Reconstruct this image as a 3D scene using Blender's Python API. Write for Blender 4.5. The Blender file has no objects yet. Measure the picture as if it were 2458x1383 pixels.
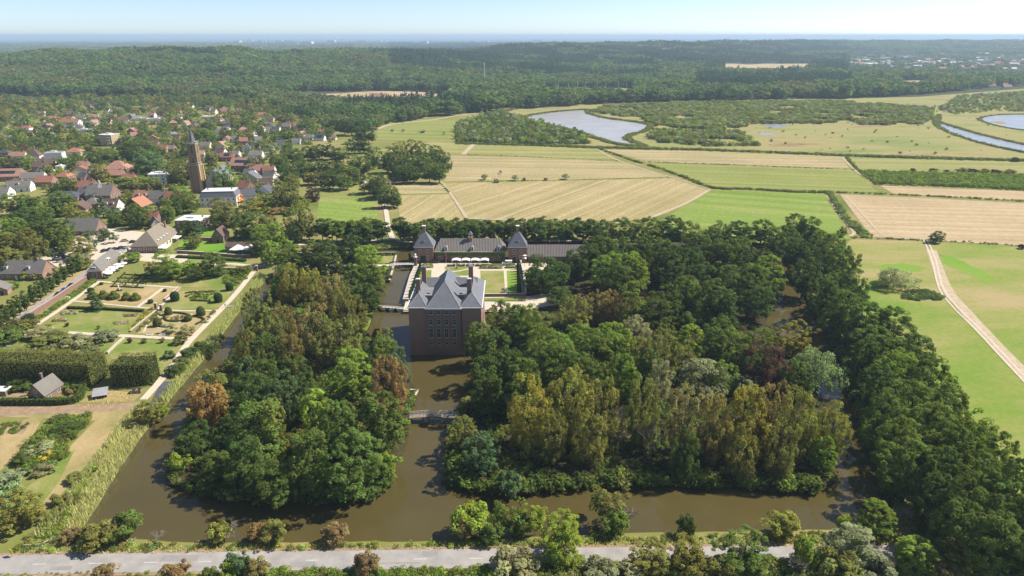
import bpy, bmesh, math, random
import numpy as np
from mathutils import Vector, Matrix
from mathutils.geometry import tessellate_polygon

# ------------------------------------------------------------------ camera, sky, sun, exposure
SC = bpy.context.scene
COL = SC.collection
F, CX, CY, CAMH = 1639.0, 1229.0, 691.5, 110.0          # photograph: focal length in pixels, centre, metres above the ground
PITCH = math.radians(20.3)
CP, SP = math.cos(PITCH), math.sin(PITCH)
cam = bpy.data.objects.new('camera', bpy.data.cameras.new('camera'))
COL.objects.link(cam)
cam.location = (0, 0, CAMH)
cam.rotation_euler = (math.pi / 2 - PITCH, 0, 0)
cam.data.sensor_width = 36
cam.data.lens = 36 * F / 2458
cam.data.clip_start = 1.0
cam.data.clip_end = 300000
SC.camera = cam

SUN_AZ, SUN_EL = math.radians(17), math.radians(46)      # azimuth from +X towards +Y
sv = Vector((math.cos(SUN_EL) * math.cos(SUN_AZ), math.cos(SUN_EL) * math.sin(SUN_AZ), math.sin(SUN_EL)))
W = bpy.data.worlds.new('World'); SC.world = W; W.use_nodes = True
wn = W.node_tree.nodes; wl = W.node_tree.links
sky = wn.new('ShaderNodeTexSky'); sky.sky_type = 'NISHITA'; sky.sun_disc = False
sky.sun_elevation = SUN_EL
sky.sun_rotation = math.atan2(sv.x, sv.y)
sky.altitude = 1000; sky.air_density = 0.54; sky.dust_density = 0.9; sky.ozone_density = 0.9
wn['Background'].inputs[1].default_value = 0.112
wl.new(sky.outputs[0], wn['Background'].inputs[0])
sl = bpy.data.lights.new('sun', 'SUN'); sl.energy = 5.0; sl.angle = math.radians(0.53); sl.color = (1.0, 0.93, 0.82)
so = bpy.data.objects.new('sun', sl); COL.objects.link(so)
so.rotation_euler = sv.to_track_quat('Z', 'Y').to_euler()
so.location = (0, 0, 400)
SC.view_settings.view_transform = 'Standard'
SC.view_settings.look = 'None'
SC.view_settings.exposure = 0.66
SC.view_settings.gamma = 1.0
SC.cycles.max_bounces = 5; SC.cycles.diffuse_bounces = 3; SC.cycles.glossy_bounces = 2
SC.cycles.transmission_bounces = 2; SC.cycles.volume_bounces = 1; SC.cycles.transparent_max_bounces = 4
SC.cycles.caustics_reflective = False; SC.cycles.caustics_refractive = False
SC.cycles.use_denoising = True
SC.cycles.denoising_prefilter = 'ACCURATE'; SC.cycles.denoising_input_passes = 'RGB_ALBEDO_NORMAL'
SC.cycles.sample_clamp_indirect = 4

RND = random.Random(7)
NP = np.random.default_rng(11)

# ------------------------------------------------------------------ photograph pixel -> place
def G(px, py, z=0.0):
    u = (px - CX) / F; v = (py - CY) / F
    t = (CAMH - z) / (SP + v * CP)
    return Vector((u * t, (CP - v * SP) * t, z))
def MPP(p):                                             # metres covered by one photograph pixel at a place
    return (p[1] * CP + (CAMH - p[2]) * SP) / F
def PX(p):
    zc = p[1] * CP + (CAMH - p[2]) * SP
    yc = p[1] * SP - (CAMH - p[2]) * CP
    return (CX + F * p[0] / zc, CY - F * yc / zc)
def lerp_table(tab, x):
    return np.interp(x, [t[0] for t in tab], [t[1] for t in tab])

# ------------------------------------------------------------------ hills
T_D0 = [(-900, 1050), (0, 1050), (500, 1250), (800, 1450), (1000, 1500), (1300, 1750), (1700, 2100), (2000, 3400), (2458, 3600), (3300, 3600)]
T_D = [(-900, 2000), (0, 2000), (420, 2150), (640, 2250), (1000, 2500), (1300, 3600), (1700, 4200), (2000, 5600), (2458, 6000), (3300, 6000)]
T_YC = [(-900, 126), (0, 126), (200, 121), (420, 112), (560, 113), (640, 119), (800, 116), (900, 119), (1000, 122), (1100, 120), (1200, 112), (1310, 104), (1500, 104), (1700, 101), (1850, 98), (2100, 98), (2458, 97), (3300, 97)]
def hills(X, Y):
    X = np.asarray(X, float); Y = np.maximum(np.asarray(Y, float), 1.0)
    xi = CX + F / CP * X / Y
    d0 = lerp_table(T_D0, xi); d = lerp_table(T_D, xi); yc = lerp_table(T_YC, xi)
    th = PITCH + np.arctan((yc - CY) / F)
    zc = CAMH - d * np.tan(th) - 21.0
    t = np.clip((Y - d0) / (d - d0), 0, 1)
    up = t * t * (3 - 2 * t) * 0.75 + t * 0.25
    e = np.clip((Y - d) / (d * 0.45), 0, 1)
    dn = 1 - e * e * (3 - 2 * e)
    z = zc * up * (dn * 0.95 + 0.05)
    w = np.clip((Y - d0) / 400, 0, 1) * np.clip((7500 - Y) / 1500, 0, 1)
    z = z + w * (4.0 * np.sin(X * 0.006 + Y * 0.004) + 3.0 * np.sin(X * 0.0133 - Y * 0.009 + 1.3) + 2.0 * np.sin(X * 0.021 + Y * 0.017))
    return np.where(Y < 900, 0.0, np.maximum(z, 0.0))

# ------------------------------------------------------------------ objects
def tag(o, label=None, cat=None, group=None, kind=None):
    if label: o['label'] = label
    if cat: o['category'] = cat
    if group: o['group'] = group
    if kind: o['kind'] = kind
    return o
def ob(name, me, parent=None, loc=None, rz=None, scale=None):
    o = bpy.data.objects.new(name, me)
    COL.objects.link(o)
    if parent is not None: o.parent = parent
    if loc is not None: o.location = loc
    if rz is not None: o.rotation_euler = (0, 0, rz)
    if scale is not None: o.scale = scale if hasattr(scale, '__len__') else (scale,) * 3
    return o
def thing(name, label, cat, loc=(0, 0, 0), rz=0.0, group=None, scale=None):
    return tag(ob(name, None, None, loc, rz, scale), label, cat, group)
def copy_tree(o, parent=None):
    c = o.copy(); COL.objects.link(c); c.parent = parent
    for ch in o.children: copy_tree(ch, c)
    return c

class MB:
    """collects simple solids into one mesh"""
    def __init__(s): s.v = []; s.f = []
    def add(s, vs, fs):
        b = len(s.v); s.v += [tuple(p) for p in vs]; s.f += [tuple(b + i for i in f) for f in fs]; return s
    def box(s, x0, x1, y0, y1, z0, z1):
        return s.add([(x0, y0, z0), (x1, y0, z0), (x1, y1, z0), (x0, y1, z0), (x0, y0, z1), (x1, y0, z1), (x1, y1, z1), (x0, y1, z1)],
                     [(3, 2, 1, 0), (4, 5, 6, 7), (0, 1, 5, 4), (1, 2, 6, 5), (2, 3, 7, 6), (3, 0, 4, 7)])
    def frustum(s, b, t):                               # two rings of equal length
        n = len(b)
        return s.add(list(b) + list(t), [tuple(range(n))[::-1], tuple(range(n, 2 * n))] + [(i, (i + 1) % n, n + (i + 1) % n, n + i) for i in range(n)])
    def cyl(s, x, y, z0, z1, r0, r1=None, n=8, dx=0, dy=0):
        r1 = r0 if r1 is None else r1
        ring = lambda r, z, ox, oy: [(x + ox + r * math.cos(2 * math.pi * i / n), y + oy + r * math.sin(2 * math.pi * i / n), z) for i in range(n)]
        return s.frustum(ring(r0, z0, 0, 0), ring(r1, z1, dx, dy))
    def tube(s, p, q, r0, r1, n=6):
        p = Vector(p); q = Vector(q); d = (q - p).normalized()
        a = d.orthogonal().normalized(); b = d.cross(a)
        ring = lambda c, r: [c + (a * math.cos(2 * math.pi * i / n) + b * math.sin(2 * math.pi * i / n)) * r for i in range(n)]
        return s.frustum(ring(p, r0), ring(q, r1))
    def lathe(s, prof, n=16, cx=0, cy=0):               # (r, z) from the bottom up
        b = len(s.v)
        for r, z in prof:
            for i in range(n):
                s.v.append((cx + r * math.cos(2 * math.pi * i / n), cy + r * math.sin(2 * math.pi * i / n), z))
        for k in range(len(prof) - 1):
            for i in range(n):
                j = (i + 1) % n
                s.f.append((b + k * n + i, b + k * n + j, b + (k + 1) * n + j, b + (k + 1) * n + i))
        s.f.append(tuple(b + i for i in range(n))[::-1]); m = b + (len(prof) - 1) * n
        s.f.append(tuple(m + i for i in range(n)))
        return s
    def hip(s, x0, x1, y0, y1, z, h, inset=None, axis='x', th=0.15, over=0.3):
        x0 -= over; x1 += over; y0 -= over; y1 += over
        w, d = x1 - x0, y1 - y0
        if axis == 'x':
            i = d / 2 if inset is None else inset
            a, b = ((x0 + i, (y0 + y1) / 2, z + h), (x1 - i, (y0 + y1) / 2, z + h))
        else:
            i = w / 2 if inset is None else inset
            a, b = (((x0 + x1) / 2, y0 + i, z + h), ((x0 + x1) / 2, y1 - i, z + h))
        vs = [(x0, y0, z - th), (x1, y0, z - th), (x1, y1, z - th), (x0, y1, z - th), (x0, y0, z), (x1, y0, z), (x1, y1, z), (x0, y1, z), a, b]
        fs = [(3, 2, 1, 0), (0, 1, 5, 4), (1, 2, 6, 5), (2, 3, 7, 6), (3, 0, 4, 7)]
        if axis == 'x': fs += [(4, 5, 9, 8), (5, 6, 9), (6, 7, 8, 9), (7, 4, 8)]
        else: fs += [(4, 5, 8), (5, 6, 9, 8), (6, 7, 9), (7, 4, 8, 9)]
        return s.add(vs, fs)
    def mesh(s, name, mat):
        me = bpy.data.meshes.new(name); me.from_pydata(s.v, [], s.f); me.update()
        if mat: me.materials.append(mat)
        return me
    def build(s, name, mat, parent=None, loc=None, rz=None, smooth=False):
        me = s.mesh(name, mat)
        if smooth: me.polygons.foreach_set('use_smooth', [True] * len(me.polygons))
        return ob(name, me, parent, loc, rz)

def soup(name, V, n, mat, tint=None, attr=None):
    """mesh of len(V)/n separate n-gons from an array (fast)"""
    V = np.asarray(V, np.float32).reshape(-1, 3); k = len(V) // n
    me = bpy.data.meshes.new(name)
    me.vertices.add(len(V)); me.vertices.foreach_set('co', V.ravel())
    me.loops.add(len(V)); me.loops.foreach_set('vertex_index', np.arange(len(V), dtype=np.int32))
    me.polygons.add(k)
    me.polygons.foreach_set('loop_start', np.arange(0, len(V), n, dtype=np.int32))
    if tint is not None:
        a = me.attributes.new('tint', 'FLOAT', 'FACE'); a.data.foreach_set('value', np.asarray(tint, np.float32))
    me.update(calc_edges=True)
    if mat: me.materials.append(mat)
    return me

# ------------------------------------------------------------------ materials
MATS = {}
def nodes(name):
    m = bpy.data.materials.new(name); m.use_nodes = True
    nt = m.node_tree; b = nt.nodes['Principled BSDF']
    return m, nt, b
def ramp(nt, fac, stops, interp='LINEAR'):
    r = nt.nodes.new('ShaderNodeValToRGB'); r.color_ramp.interpolation = interp
    e = r.color_ramp.elements
    while len(e) < len(stops): e.new(0.5)
    for i, (p, c) in enumerate(stops):
        e[i].position = p; e[i].color = (*c, 1)
    nt.links.new(fac, r.inputs[0]); return r.outputs[0]
def noise(nt, vec, scale, detail=4, rough=0.6, dist=0.0):
    n = nt.nodes.new('ShaderNodeTexNoise'); n.inputs['Scale'].default_value = scale
    n.inputs['Detail'].default_value = detail; n.inputs['Roughness'].default_value = rough; n.inputs['Distortion'].default_value = dist
    if vec is not None: nt.links.new(vec, n.inputs['Vector'])
    return n.outputs['Fac']
def position(nt, rz=0.0, scale=(1, 1, 1)):
    g = nt.nodes.new('ShaderNodeNewGeometry')
    mp = nt.nodes.new('ShaderNodeMapping'); mp.inputs['Rotation'].default_value = (0, 0, rz); mp.inputs['Scale'].default_value = scale
    nt.links.new(g.outputs['Position'], mp.inputs['Vector']); return mp.outputs[0]
def mix(nt, fac, a, b, mode='MIX'):
    m = nt.nodes.new('ShaderNodeMix'); m.data_type = 'RGBA'; m.blend_type = mode
    for s, v in ((m.inputs[0], fac), (m.inputs[6], a), (m.inputs[7], b)):
        if isinstance(v, (int, float)): s.default_value = v
        elif isinstance(v, tuple): s.default_value = (*v, 1)
        else: nt.links.new(v, s)
    return m.outputs[2]
def bump(nt, b, h, strength, dist):
    bn = nt.nodes.new('ShaderNodeBump'); bn.inputs['Strength'].default_value = strength; bn.inputs['Distance'].default_value = dist
    nt.links.new(h, bn.inputs['Height']); nt.links.new(bn.outputs[0], b.inputs['Normal'])
def plain(name, c, c2=None, scale=1.0, rough=0.85, spec=0.3, bp=0.0, world=False, stretch=(1, 1, 1)):
    """two-tone grained surface"""
    if name in MATS: return MATS[name]
    m, nt, b = nodes(name)
    if c2 is None: c2 = tuple(x * 0.78 for x in c)
    if world: vec = position(nt, 0, stretch)
    else:
        tc = nt.nodes.new('ShaderNodeTexCoord'); mp = nt.nodes.new('ShaderNodeMapping'); mp.inputs['Scale'].default_value = stretch
        nt.links.new(tc.outputs['Object'], mp.inputs['Vector']); vec = mp.outputs[0]
    f = noise(nt, vec, scale, 5, 0.65)
    nt.links.new(ramp(nt, f, [(0.3, c2), (0.68, c)]), b.inputs['Base Color'])
    b.inputs['Roughness'].default_value = rough; b.inputs['Specular IOR Level'].default_value = spec
    if bp: bump(nt, b, f, bp, 0.1)
    MATS[name] = m; return m
def leafmat(name, src, trans=0.42):
    """src 'OBJECT': colour of the object; 'INSTANCER': colour carried by each plant of a mass"""
    m = bpy.data.materials.new(name); m.use_nodes = True; nt = m.node_tree; nt.nodes.remove(nt.nodes['Principled BSDF'])
    oi = nt.nodes.new('ShaderNodeObjectInfo')
    if src == 'OBJECT': c = oi.outputs['Color']
    else:
        a = nt.nodes.new('ShaderNodeAttribute'); a.attribute_type = 'INSTANCER'; a.attribute_name = 'col'; c = a.outputs['Color']
    t = nt.nodes.new('ShaderNodeAttribute'); t.attribute_name = 'tint'
    hs = nt.nodes.new('ShaderNodeHueSaturation')
    mr = nt.nodes.new('ShaderNodeMapRange'); mr.inputs['To Min'].default_value = 0.475; mr.inputs['To Max'].default_value = 0.515
    nt.links.new(t.outputs['Fac'], mr.inputs['Value']); nt.links.new(mr.outputs[0], hs.inputs['Hue'])
    mv = nt.nodes.new('ShaderNodeMapRange'); mv.inputs['To Min'].default_value = 1.05; mv.inputs['To Max'].default_value = 2.15
    nt.links.new(t.outputs['Fac'], mv.inputs['Value']); nt.links.new(mv.outputs[0], hs.inputs['Value'])
    nt.links.new(c, hs.inputs['Color'])
    d = nt.nodes.new('ShaderNodeBsdfDiffuse'); tr = nt.nodes.new('ShaderNodeBsdfTranslucent')
    nt.links.new(hs.outputs[0], d.inputs[0])
    h2 = nt.nodes.new('ShaderNodeHueSaturation'); h2.inputs['Hue'].default_value = 0.494; h2.inputs['Saturation'].default_value = 1.1; h2.inputs['Value'].default_value = 1.3
    nt.links.new(hs.outputs[0], h2.inputs['Color']); nt.links.new(h2.outputs[0], tr.inputs[0])
    mx = nt.nodes.new('ShaderNodeMixShader'); mx.inputs[0].default_value = trans
    nt.links.new(d.outputs[0], mx.inputs[1]); nt.links.new(tr.outputs[0], mx.inputs[2])
    nt.links.new(mx.outputs[0], nt.nodes['Material Output'].inputs[0])
    return m
LEAF = leafmat('leaves', 'OBJECT'); LEAFS = leafmat('leaves_of_a_mass', 'INSTANCER')
BARK = plain('bark', (0.11, 0.09, 0.065), (0.05, 0.042, 0.032), 3, 0.95)
DEADWOOD = plain('dead_wood', (0.30, 0.26, 0.22), (0.17, 0.14, 0.12), 3, 0.95)

def grassland(name, stops, s1=0.02, s2=0.35, rz=0.0, streak=(1, 1, 1)):
    m, nt, b = nodes(name)
    big = noise(nt, position(nt, rz, streak), s1, 5, 0.6, 0.3)
    fine = noise(nt, position(nt), s2, 6, 0.75)
    ad = nt.nodes.new('ShaderNodeMath'); ad.operation = 'MULTIPLY_ADD'; ad.inputs[1].default_value = 0.35
    nt.links.new(fine, ad.inputs[0]); nt.links.new(big, ad.inputs[2])
    sb = nt.nodes.new('ShaderNodeMath'); sb.operation = 'SUBTRACT'; sb.inputs[1].default_value = 0.175
    nt.links.new(ad.outputs[0], sb.inputs[0])
    nt.links.new(ramp(nt, sb.outputs[0], stops), b.inputs['Base Color'])
    b.inputs['Roughness'].default_value = 1.0; b.inputs['Specular IOR Level'].default_value = 0.05
    bump(nt, b, fine, 0.6, 0.25)
    MATS[name] = m; return m
def mown(name, a, bcol, cc, rz, period, s1=0.012):
    """mown field: swaths in one direction, dry and green"""
    m, nt, b = nodes(name)
    p = position(nt, rz)
    sep = nt.nodes.new('ShaderNodeSeparateXYZ'); nt.links.new(p, sep.inputs[0])
    cmb = nt.nodes.new('ShaderNodeCombineXYZ'); nt.links.new(sep.outputs['X'], cmb.inputs[0])
    n0 = noise(nt, position(nt, rz, (1, 0.12, 1)), 0.05, 3, 0.5)
    wob = nt.nodes.new('ShaderNodeMath'); wob.operation = 'MULTIPLY_ADD'; wob.inputs[1].default_value = 2.5
    nt.links.new(n0, wob.inputs[0]); nt.links.new(sep.outputs['X'], wob.inputs[2]); nt.links.new(wob.outputs[0], cmb.inputs[0])
    st = noise(nt, cmb.outputs[0], 1.0 / period, 3, 0.7)
    st2 = noise(nt, cmb.outputs[0], 3.3 / period, 2, 0.5)
    big = noise(nt, position(nt, rz), s1, 5, 0.6)
    fine = noise(nt, position(nt, rz, (1, 0.25, 1)), 0.6, 5, 0.75)
    dk = tuple(x * 0.72 for x in bcol); lt = tuple(x * 1.16 for x in cc)
    c = ramp(nt, st, [(0.40, dk), (0.47, bcol), (0.53, a), (0.61, lt)])
    c = mix(nt, 0.32, c, ramp(nt, st2, [(0.36, dk), (0.6, lt)]))
    c = mix(nt, 0.38, c, ramp(nt, big, [(0.32, dk), (0.47, bcol), (0.6, a), (0.7, lt)]))
    c = mix(nt, 0.45, c, ramp(nt, fine, [(0.25, (0.45, 0.45, 0.45)), (0.75, (1.45, 1.45, 1.4))]), 'MULTIPLY')
    nt.links.new(c, b.inputs['Base Color'])
    b.inputs['Roughness'].default_value = 1.0; b.inputs['Specular IOR Level'].default_value = 0.05
    bump(nt, b, fine, 0.5, 0.2)
    MATS[name] = m; return m
def watermat(name, col, rough=0.06, wave=0.06):
    m, nt, b = nodes(name)
    f = noise(nt, position(nt), 0.03, 4, 0.6)
    nt.links.new(ramp(nt, f, [(0.3, tuple(x * 0.8 for x in col)), (0.7, col)]), b.inputs['Base Color'])
    b.inputs['Roughness'].default_value = rough; b.inputs['IOR'].default_value = 1.33; b.inputs['Specular IOR Level'].default_value = 0.75
    bump(nt, b, noise(nt, position(nt), 0.8, 3, 0.5), wave, 0.1)
    MATS[name] = m; return m

# ------------------------------------------------------------------ sheets, ribbons, scatter
def tess(polys):
    vs = [Vector((p[0], p[1], 0)) for poly in polys for p in poly]
    return vs, tessellate_polygon([[Vector((p[0], p[1], 0)) for p in poly] for poly in polys])
def sheet_world(name, poly, z, mat, skirt=0.0, side=None, holes=()):
    vs, tris = tess([poly] + list(holes))
    V = [(p.x, p.y, z) for p in vs]; Fs = []
    for t in tris:
        a, b, c = (vs[i] for i in t)
        Fs.append(t if (b - a).cross(c - a).z > 0 else t[::-1])
    me = bpy.data.meshes.new(name)
    nside = 0
    if skirt:
        n = len(poly); area = sum(poly[i][0] * poly[(i + 1) % n][1] - poly[(i + 1) % n][0] * poly[i][1] for i in range(n))
        b = len(V); V += [(p[0], p[1], z - skirt) for p in poly]
        for i in range(n):
            j = (i + 1) % n
            Fs.append((b + i, b + j, j, i) if area > 0 else (i, j, b + j, b + i)); nside += 1
    me.from_pydata(V, [], Fs); me.update(); me.materials.append(mat)
    if side:
        me.materials.append(side)
        for i in range(len(Fs) - nside, len(Fs)): me.polygons[i].material_index = 1
    return ob(name, me)
def densify(pts, n=4, wob=0.0, rnd=RND):
    out = []
    m = len(pts)
    for i in range(m):
        a, b = pts[i], pts[(i + 1) % m]
        for k in range(n):
            t = k / n
            out.append((a[0] + (b[0] - a[0]) * t + (rnd.uniform(-wob, wob) if k else 0), a[1] + (b[1] - a[1]) * t + (rnd.uniform(-wob, wob) if k else 0)))
    return out
def P(pts, z=0.0): return [tuple(G(x, y, z)) for x, y in pts]
def sheet(name, pts, z, mat, wob=0.0, n=1, **k):
    w = [(p[0], p[1]) for p in P(pts, 0)]
    if n > 1: w = densify(w, n, wob)
    o = sheet_world(name, w, z, mat, **k)
    return tag(o, kind='structure')
def smooth_line(pts, k=6):
    p = [Vector((a[0], a[1], 0)) for a in pts]; out = []
    for i in range(len(p) - 1):
        a, b, c, d = p[max(i - 1, 0)], p[i], p[i + 1], p[min(i + 2, len(p) - 1)]
        for s in range(k):
            t = s / k
            out.append(0.5 * ((2 * b) + (c - a) * t + (2 * a - 5 * b + 4 * c - d) * t * t + (3 * b - a - 3 * c + d) * t ** 3))
    out.append(p[-1]); return out
def ribbon(name, pts, w, z, mat, world=False, k=6, parent=None, h=0.0, w2=None):
    """a strip along a line of photograph pixels (or places); h > 0 makes it a solid of that height"""
    line = smooth_line(pts if world else P(pts), k)
    L = []; R = []
    for i, c in enumerate(line):
        d = (line[min(i + 1, len(line) - 1)] - line[max(i - 1, 0)]).normalized(); nrm = Vector((-d.y, d.x, 0))
        ww = w if w2 is None else w + (w2 - w) * i / (len(line) - 1)
        L.append(c + nrm * ww / 2); R.append(c - nrm * ww / 2)
    n = len(line); V = [(p.x, p.y, z + h) for p in L + R]
    Fs = [(n + i, n + i + 1, i + 1, i) for i in range(n - 1)]
    if h:
        V += [(p.x, p.y, z) for p in L + R]; b = 2 * n
        for i in range(n - 1):
            Fs += [(b + i, i, i + 1, b + i + 1), (n + i, b + n + i, b + n + i + 1, n + i + 1)]
        Fs += [(0, b, b + n, n), (n - 1, 2 * n - 1, b + 2 * n - 1, b + n - 1)]
    me = bpy.data.meshes.new(name); me.from_pydata(V, [], Fs); me.update(); me.materials.append(mat)
    o = ob(name, me, parent)
    if parent is None and not h: tag(o, kind='structure')
    return o
def inside(poly, X, Y):
    c = np.zeros(len(X), bool); n = len(poly)
    for i in range(n):
        x0, y0 = poly[i][:2]; x1, y1 = poly[(i + 1) % n][:2]
        k = ((y0 > Y) != (y1 > Y)) & (X < (x1 - x0) * (Y - y0) / (y1 - y0 + 1e-12) + x0)
        c ^= k
    return c
def scatter(poly, per_m2, rng=NP):
    p = np.array([q[:2] for q in poly]); lo = p.min(0); hi = p.max(0)
    n = int((hi - lo).prod() * per_m2)
    X = rng.uniform(lo[0], hi[0], n); Y = rng.uniform(lo[1], hi[1], n)
    k = inside(poly, X, Y); return X[k], Y[k]

ORD = 'first second third fourth fifth sixth seventh eighth ninth tenth eleventh twelfth thirteenth fourteenth fifteenth sixteenth seventeenth eighteenth nineteenth twentieth'.split()
TENS = {2: 'twenty', 3: 'thirty', 4: 'forty', 5: 'fifty'}
def ordinal(i):
    if i < 20: return ORD[i]
    t, u = divmod(i + 1, 10)
    return {3: 'thirtieth', 4: 'fortieth', 5: 'fiftieth'}[t] if u == 0 else TENS[t] + '-' + ORD[u - 1]
# ------------------------------------------------------------------ the setting: ground, water, fields, paths
GRASS = grassland('grass', [(0.25, (0.10, 0.13, 0.03)), (0.42, (0.17, 0.19, 0.05)), (0.58, (0.24, 0.22, 0.08)), (0.75, (0.32, 0.26, 0.12))], 0.018, 0.5)
MEADOW = grassland('meadow_grass', [(0.36, (0.13, 0.235, 0.028)), (0.45, (0.19, 0.245, 0.05)), (0.53, (0.265, 0.26, 0.085)), (0.62, (0.35, 0.28, 0.14))], 0.014, 0.5, 0.2, (0.6, 1.4, 1))
LUSH = grassland('lush_grass', [(0.3, (0.10, 0.24, 0.02)), (0.5, (0.16, 0.28, 0.035)), (0.7, (0.23, 0.27, 0.06))], 0.03, 0.6)
LAWN = grassland('lawn', [(0.3, (0.12, 0.19, 0.035)), (0.5, (0.20, 0.23, 0.06)), (0.68, (0.32, 0.27, 0.12))], 0.07, 0.8)
DRYLAWN = grassland('dry_lawn', [(0.28, (0.18, 0.20, 0.06)), (0.48, (0.33, 0.26, 0.12)), (0.7, (0.44, 0.33, 0.18))], 0.06, 0.8)
MARSH = grassland('marsh', [(0.3, (0.16, 0.20, 0.06)), (0.46, (0.25, 0.25, 0.09)), (0.57, (0.30, 0.26, 0.11)), (0.7, (0.22, 0.15, 0.08))], 0.016, 0.12, 0, (0.5, 1.2, 1))
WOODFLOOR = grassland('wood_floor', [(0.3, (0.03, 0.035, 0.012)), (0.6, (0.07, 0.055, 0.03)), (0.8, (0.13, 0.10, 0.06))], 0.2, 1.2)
FARLAND = grassland('far_land', [(0.32, (0.035, 0.05, 0.03)), (0.5, (0.06, 0.075, 0.035)), (0.62, (0.09, 0.085, 0.045)), (0.75, (0.17, 0.15, 0.09))], 0.0011, 0.012, 0, (0.35, 1.0, 1))
SAND = plain('pale_gravel', (0.60, 0.52, 0.42), (0.47, 0.40, 0.31), 0.6, 0.95, 0.1, world=True)
TRACK = plain('worn_track', (0.50, 0.41, 0.30), (0.34, 0.28, 0.17), 0.4, 0.95, 0.1, world=True)
ASPH = plain('asphalt', (0.36, 0.34, 0.32), (0.25, 0.237, 0.225), 0.22, 0.9, 0.2, world=True)
MARK = plain('road_paint', (0.72, 0.71, 0.68), (0.5, 0.49, 0.47), 2.0, 0.7, 0.2, world=True)
DIRT = plain('dry_earth', (0.36, 0.26, 0.17), (0.22, 0.155, 0.10), 0.5, 1.0, 0.05, world=True)
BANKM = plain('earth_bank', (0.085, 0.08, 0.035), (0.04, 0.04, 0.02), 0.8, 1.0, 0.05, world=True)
WATER = watermat('moat_water', (0.088, 0.070, 0.024), 0.012, 0.02)
LAKEW = watermat('lake_water', (0.40, 0.38, 0.35), 0.25, 0.15)
BLUEW = watermat('river_water', (0.30, 0.30, 0.31), 0.25, 0.15)

WL = -1.2                                               # water level of the moat
MOAT = P([(205, 1262), (275, 1148), (345, 1042), (400, 972), (450, 910), (500, 852), (562, 765), (600, 715), (640, 672), (668, 640), (695, 612), (740, 599), (900, 597), (1000, 591), (1300, 579), (1600, 573), (1860, 571),
          (1905, 600), (1925, 680), (1945, 735), (1990, 800), (2035, 880), (2055, 970), (2105, 1100), (2150, 1200), (2128, 1258), (2000, 1272), (1700, 1276), (1400, 1284), (1200, 1292), (1000, 1300), (700, 1303), (400, 1300), (250, 1287)])
MOAT = densify([p[:2] for p in MOAT], 5, 0.35)
NEAR = (-480.0, 480.0, 30.0, 500.0)
def ground():
    gx = np.unique(np.concatenate([np.linspace(-480, 480, 13), np.sign(np.linspace(-1, 1, 71)) * 480 * np.exp(np.abs(np.linspace(-1, 1, 71)) * math.log(62000 / 480))]).round(2))
    gy = np.unique(np.concatenate([[-62000, -20000, -6000, -2000, -600, -150, 30], np.linspace(30, 500, 6), np.linspace(500, 1000, 8), np.geomspace(1000, 8000, 70), np.geomspace(8000, 62000, 14)]).round(2))
    X, Y = np.meshgrid(gx, gy); Z = hills(X, Y)
    nx = len(gx); V = [(float(a), float(b), float(c)) for a, b, c in zip(X.ravel(), Y.ravel(), Z.ravel())]
    Fs = []; mi = []
    for j in range(len(gy) - 1):
        for i in range(nx - 1):
            cx = (gx[i] + gx[i + 1]) / 2; cy = (gy[j] + gy[j + 1]) / 2
            if NEAR[0] < cx < NEAR[1] and NEAR[2] < cy < NEAR[3]: continue
            Fs.append((j * nx + i, j * nx + i + 1, (j + 1) * nx + i + 1, (j + 1) * nx + i)); mi.append(1 if cy > 1250 or abs(cx) > 2500 or cy < -600 else 0)
    vs, tris = tess([[(NEAR[0], NEAR[2]), (NEAR[1], NEAR[2]), (NEAR[1], NEAR[3]), (NEAR[0], NEAR[3])], MOAT])
    b = len(V); V += [(p.x, p.y, 0.0) for p in vs]
    for t in tris:
        a, q, c = (vs[i] for i in t)
        t = t if (q - a).cross(c - a).z > 0 else t[::-1]
        Fs.append(tuple(b + i for i in t)); mi.append(0)
    m0 = b + 4; n = len(MOAT); b2 = len(V)
    cen = Vector((sum(p[0] for p in MOAT) / n, sum(p[1] for p in MOAT) / n))
    for p in MOAT:                                      # the bank slopes down into the water
        d = (cen - Vector(p)).normalized() * 0.9
        V.append((p[0] + d.x, p[1] + d.y, WL - 0.6))
    area = sum(MOAT[i][0] * MOAT[(i + 1) % n][1] - MOAT[(i + 1) % n][0] * MOAT[i][1] for i in range(n))
    for i in range(n):
        j = (i + 1) % n
        Fs.append((m0 + i, m0 + j, b2 + j, b2 + i) if area > 0 else (b2 + i, b2 + j, m0 + j, m0 + i)); mi.append(2)
    me = bpy.data.meshes.new('ground'); me.from_pydata(V, [], Fs); me.update()
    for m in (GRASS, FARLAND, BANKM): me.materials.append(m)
    me.polygons.foreach_set('material_index', mi)
    return tag(ob('ground', me), kind='structure')
ground()
tag(sheet_world('moat_water', [(-250, 60), (260, 60), (260, 470), (-250, 470)], WL, WATER), kind='structure')
LISL = [(500, 915), (545, 868), (562, 830), (590, 782), (615, 742), (650, 692), (672, 668), (703, 634), (725, 619), (760, 612), (900, 611), (951, 611), (945, 640), (935, 672), (921, 674), (922, 700), (905, 728), (897, 742), (893, 770), (882, 800), (925, 862),
        (975, 905), (1003, 938), (990, 955), (988, 1000), (975, 1060), (938, 1140), (905, 1183), (830, 1198), (700, 1196), (560, 1188), (440, 1168), (403, 1150), (410, 1100), (430, 1060), (455, 1010), (470, 960)]
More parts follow.
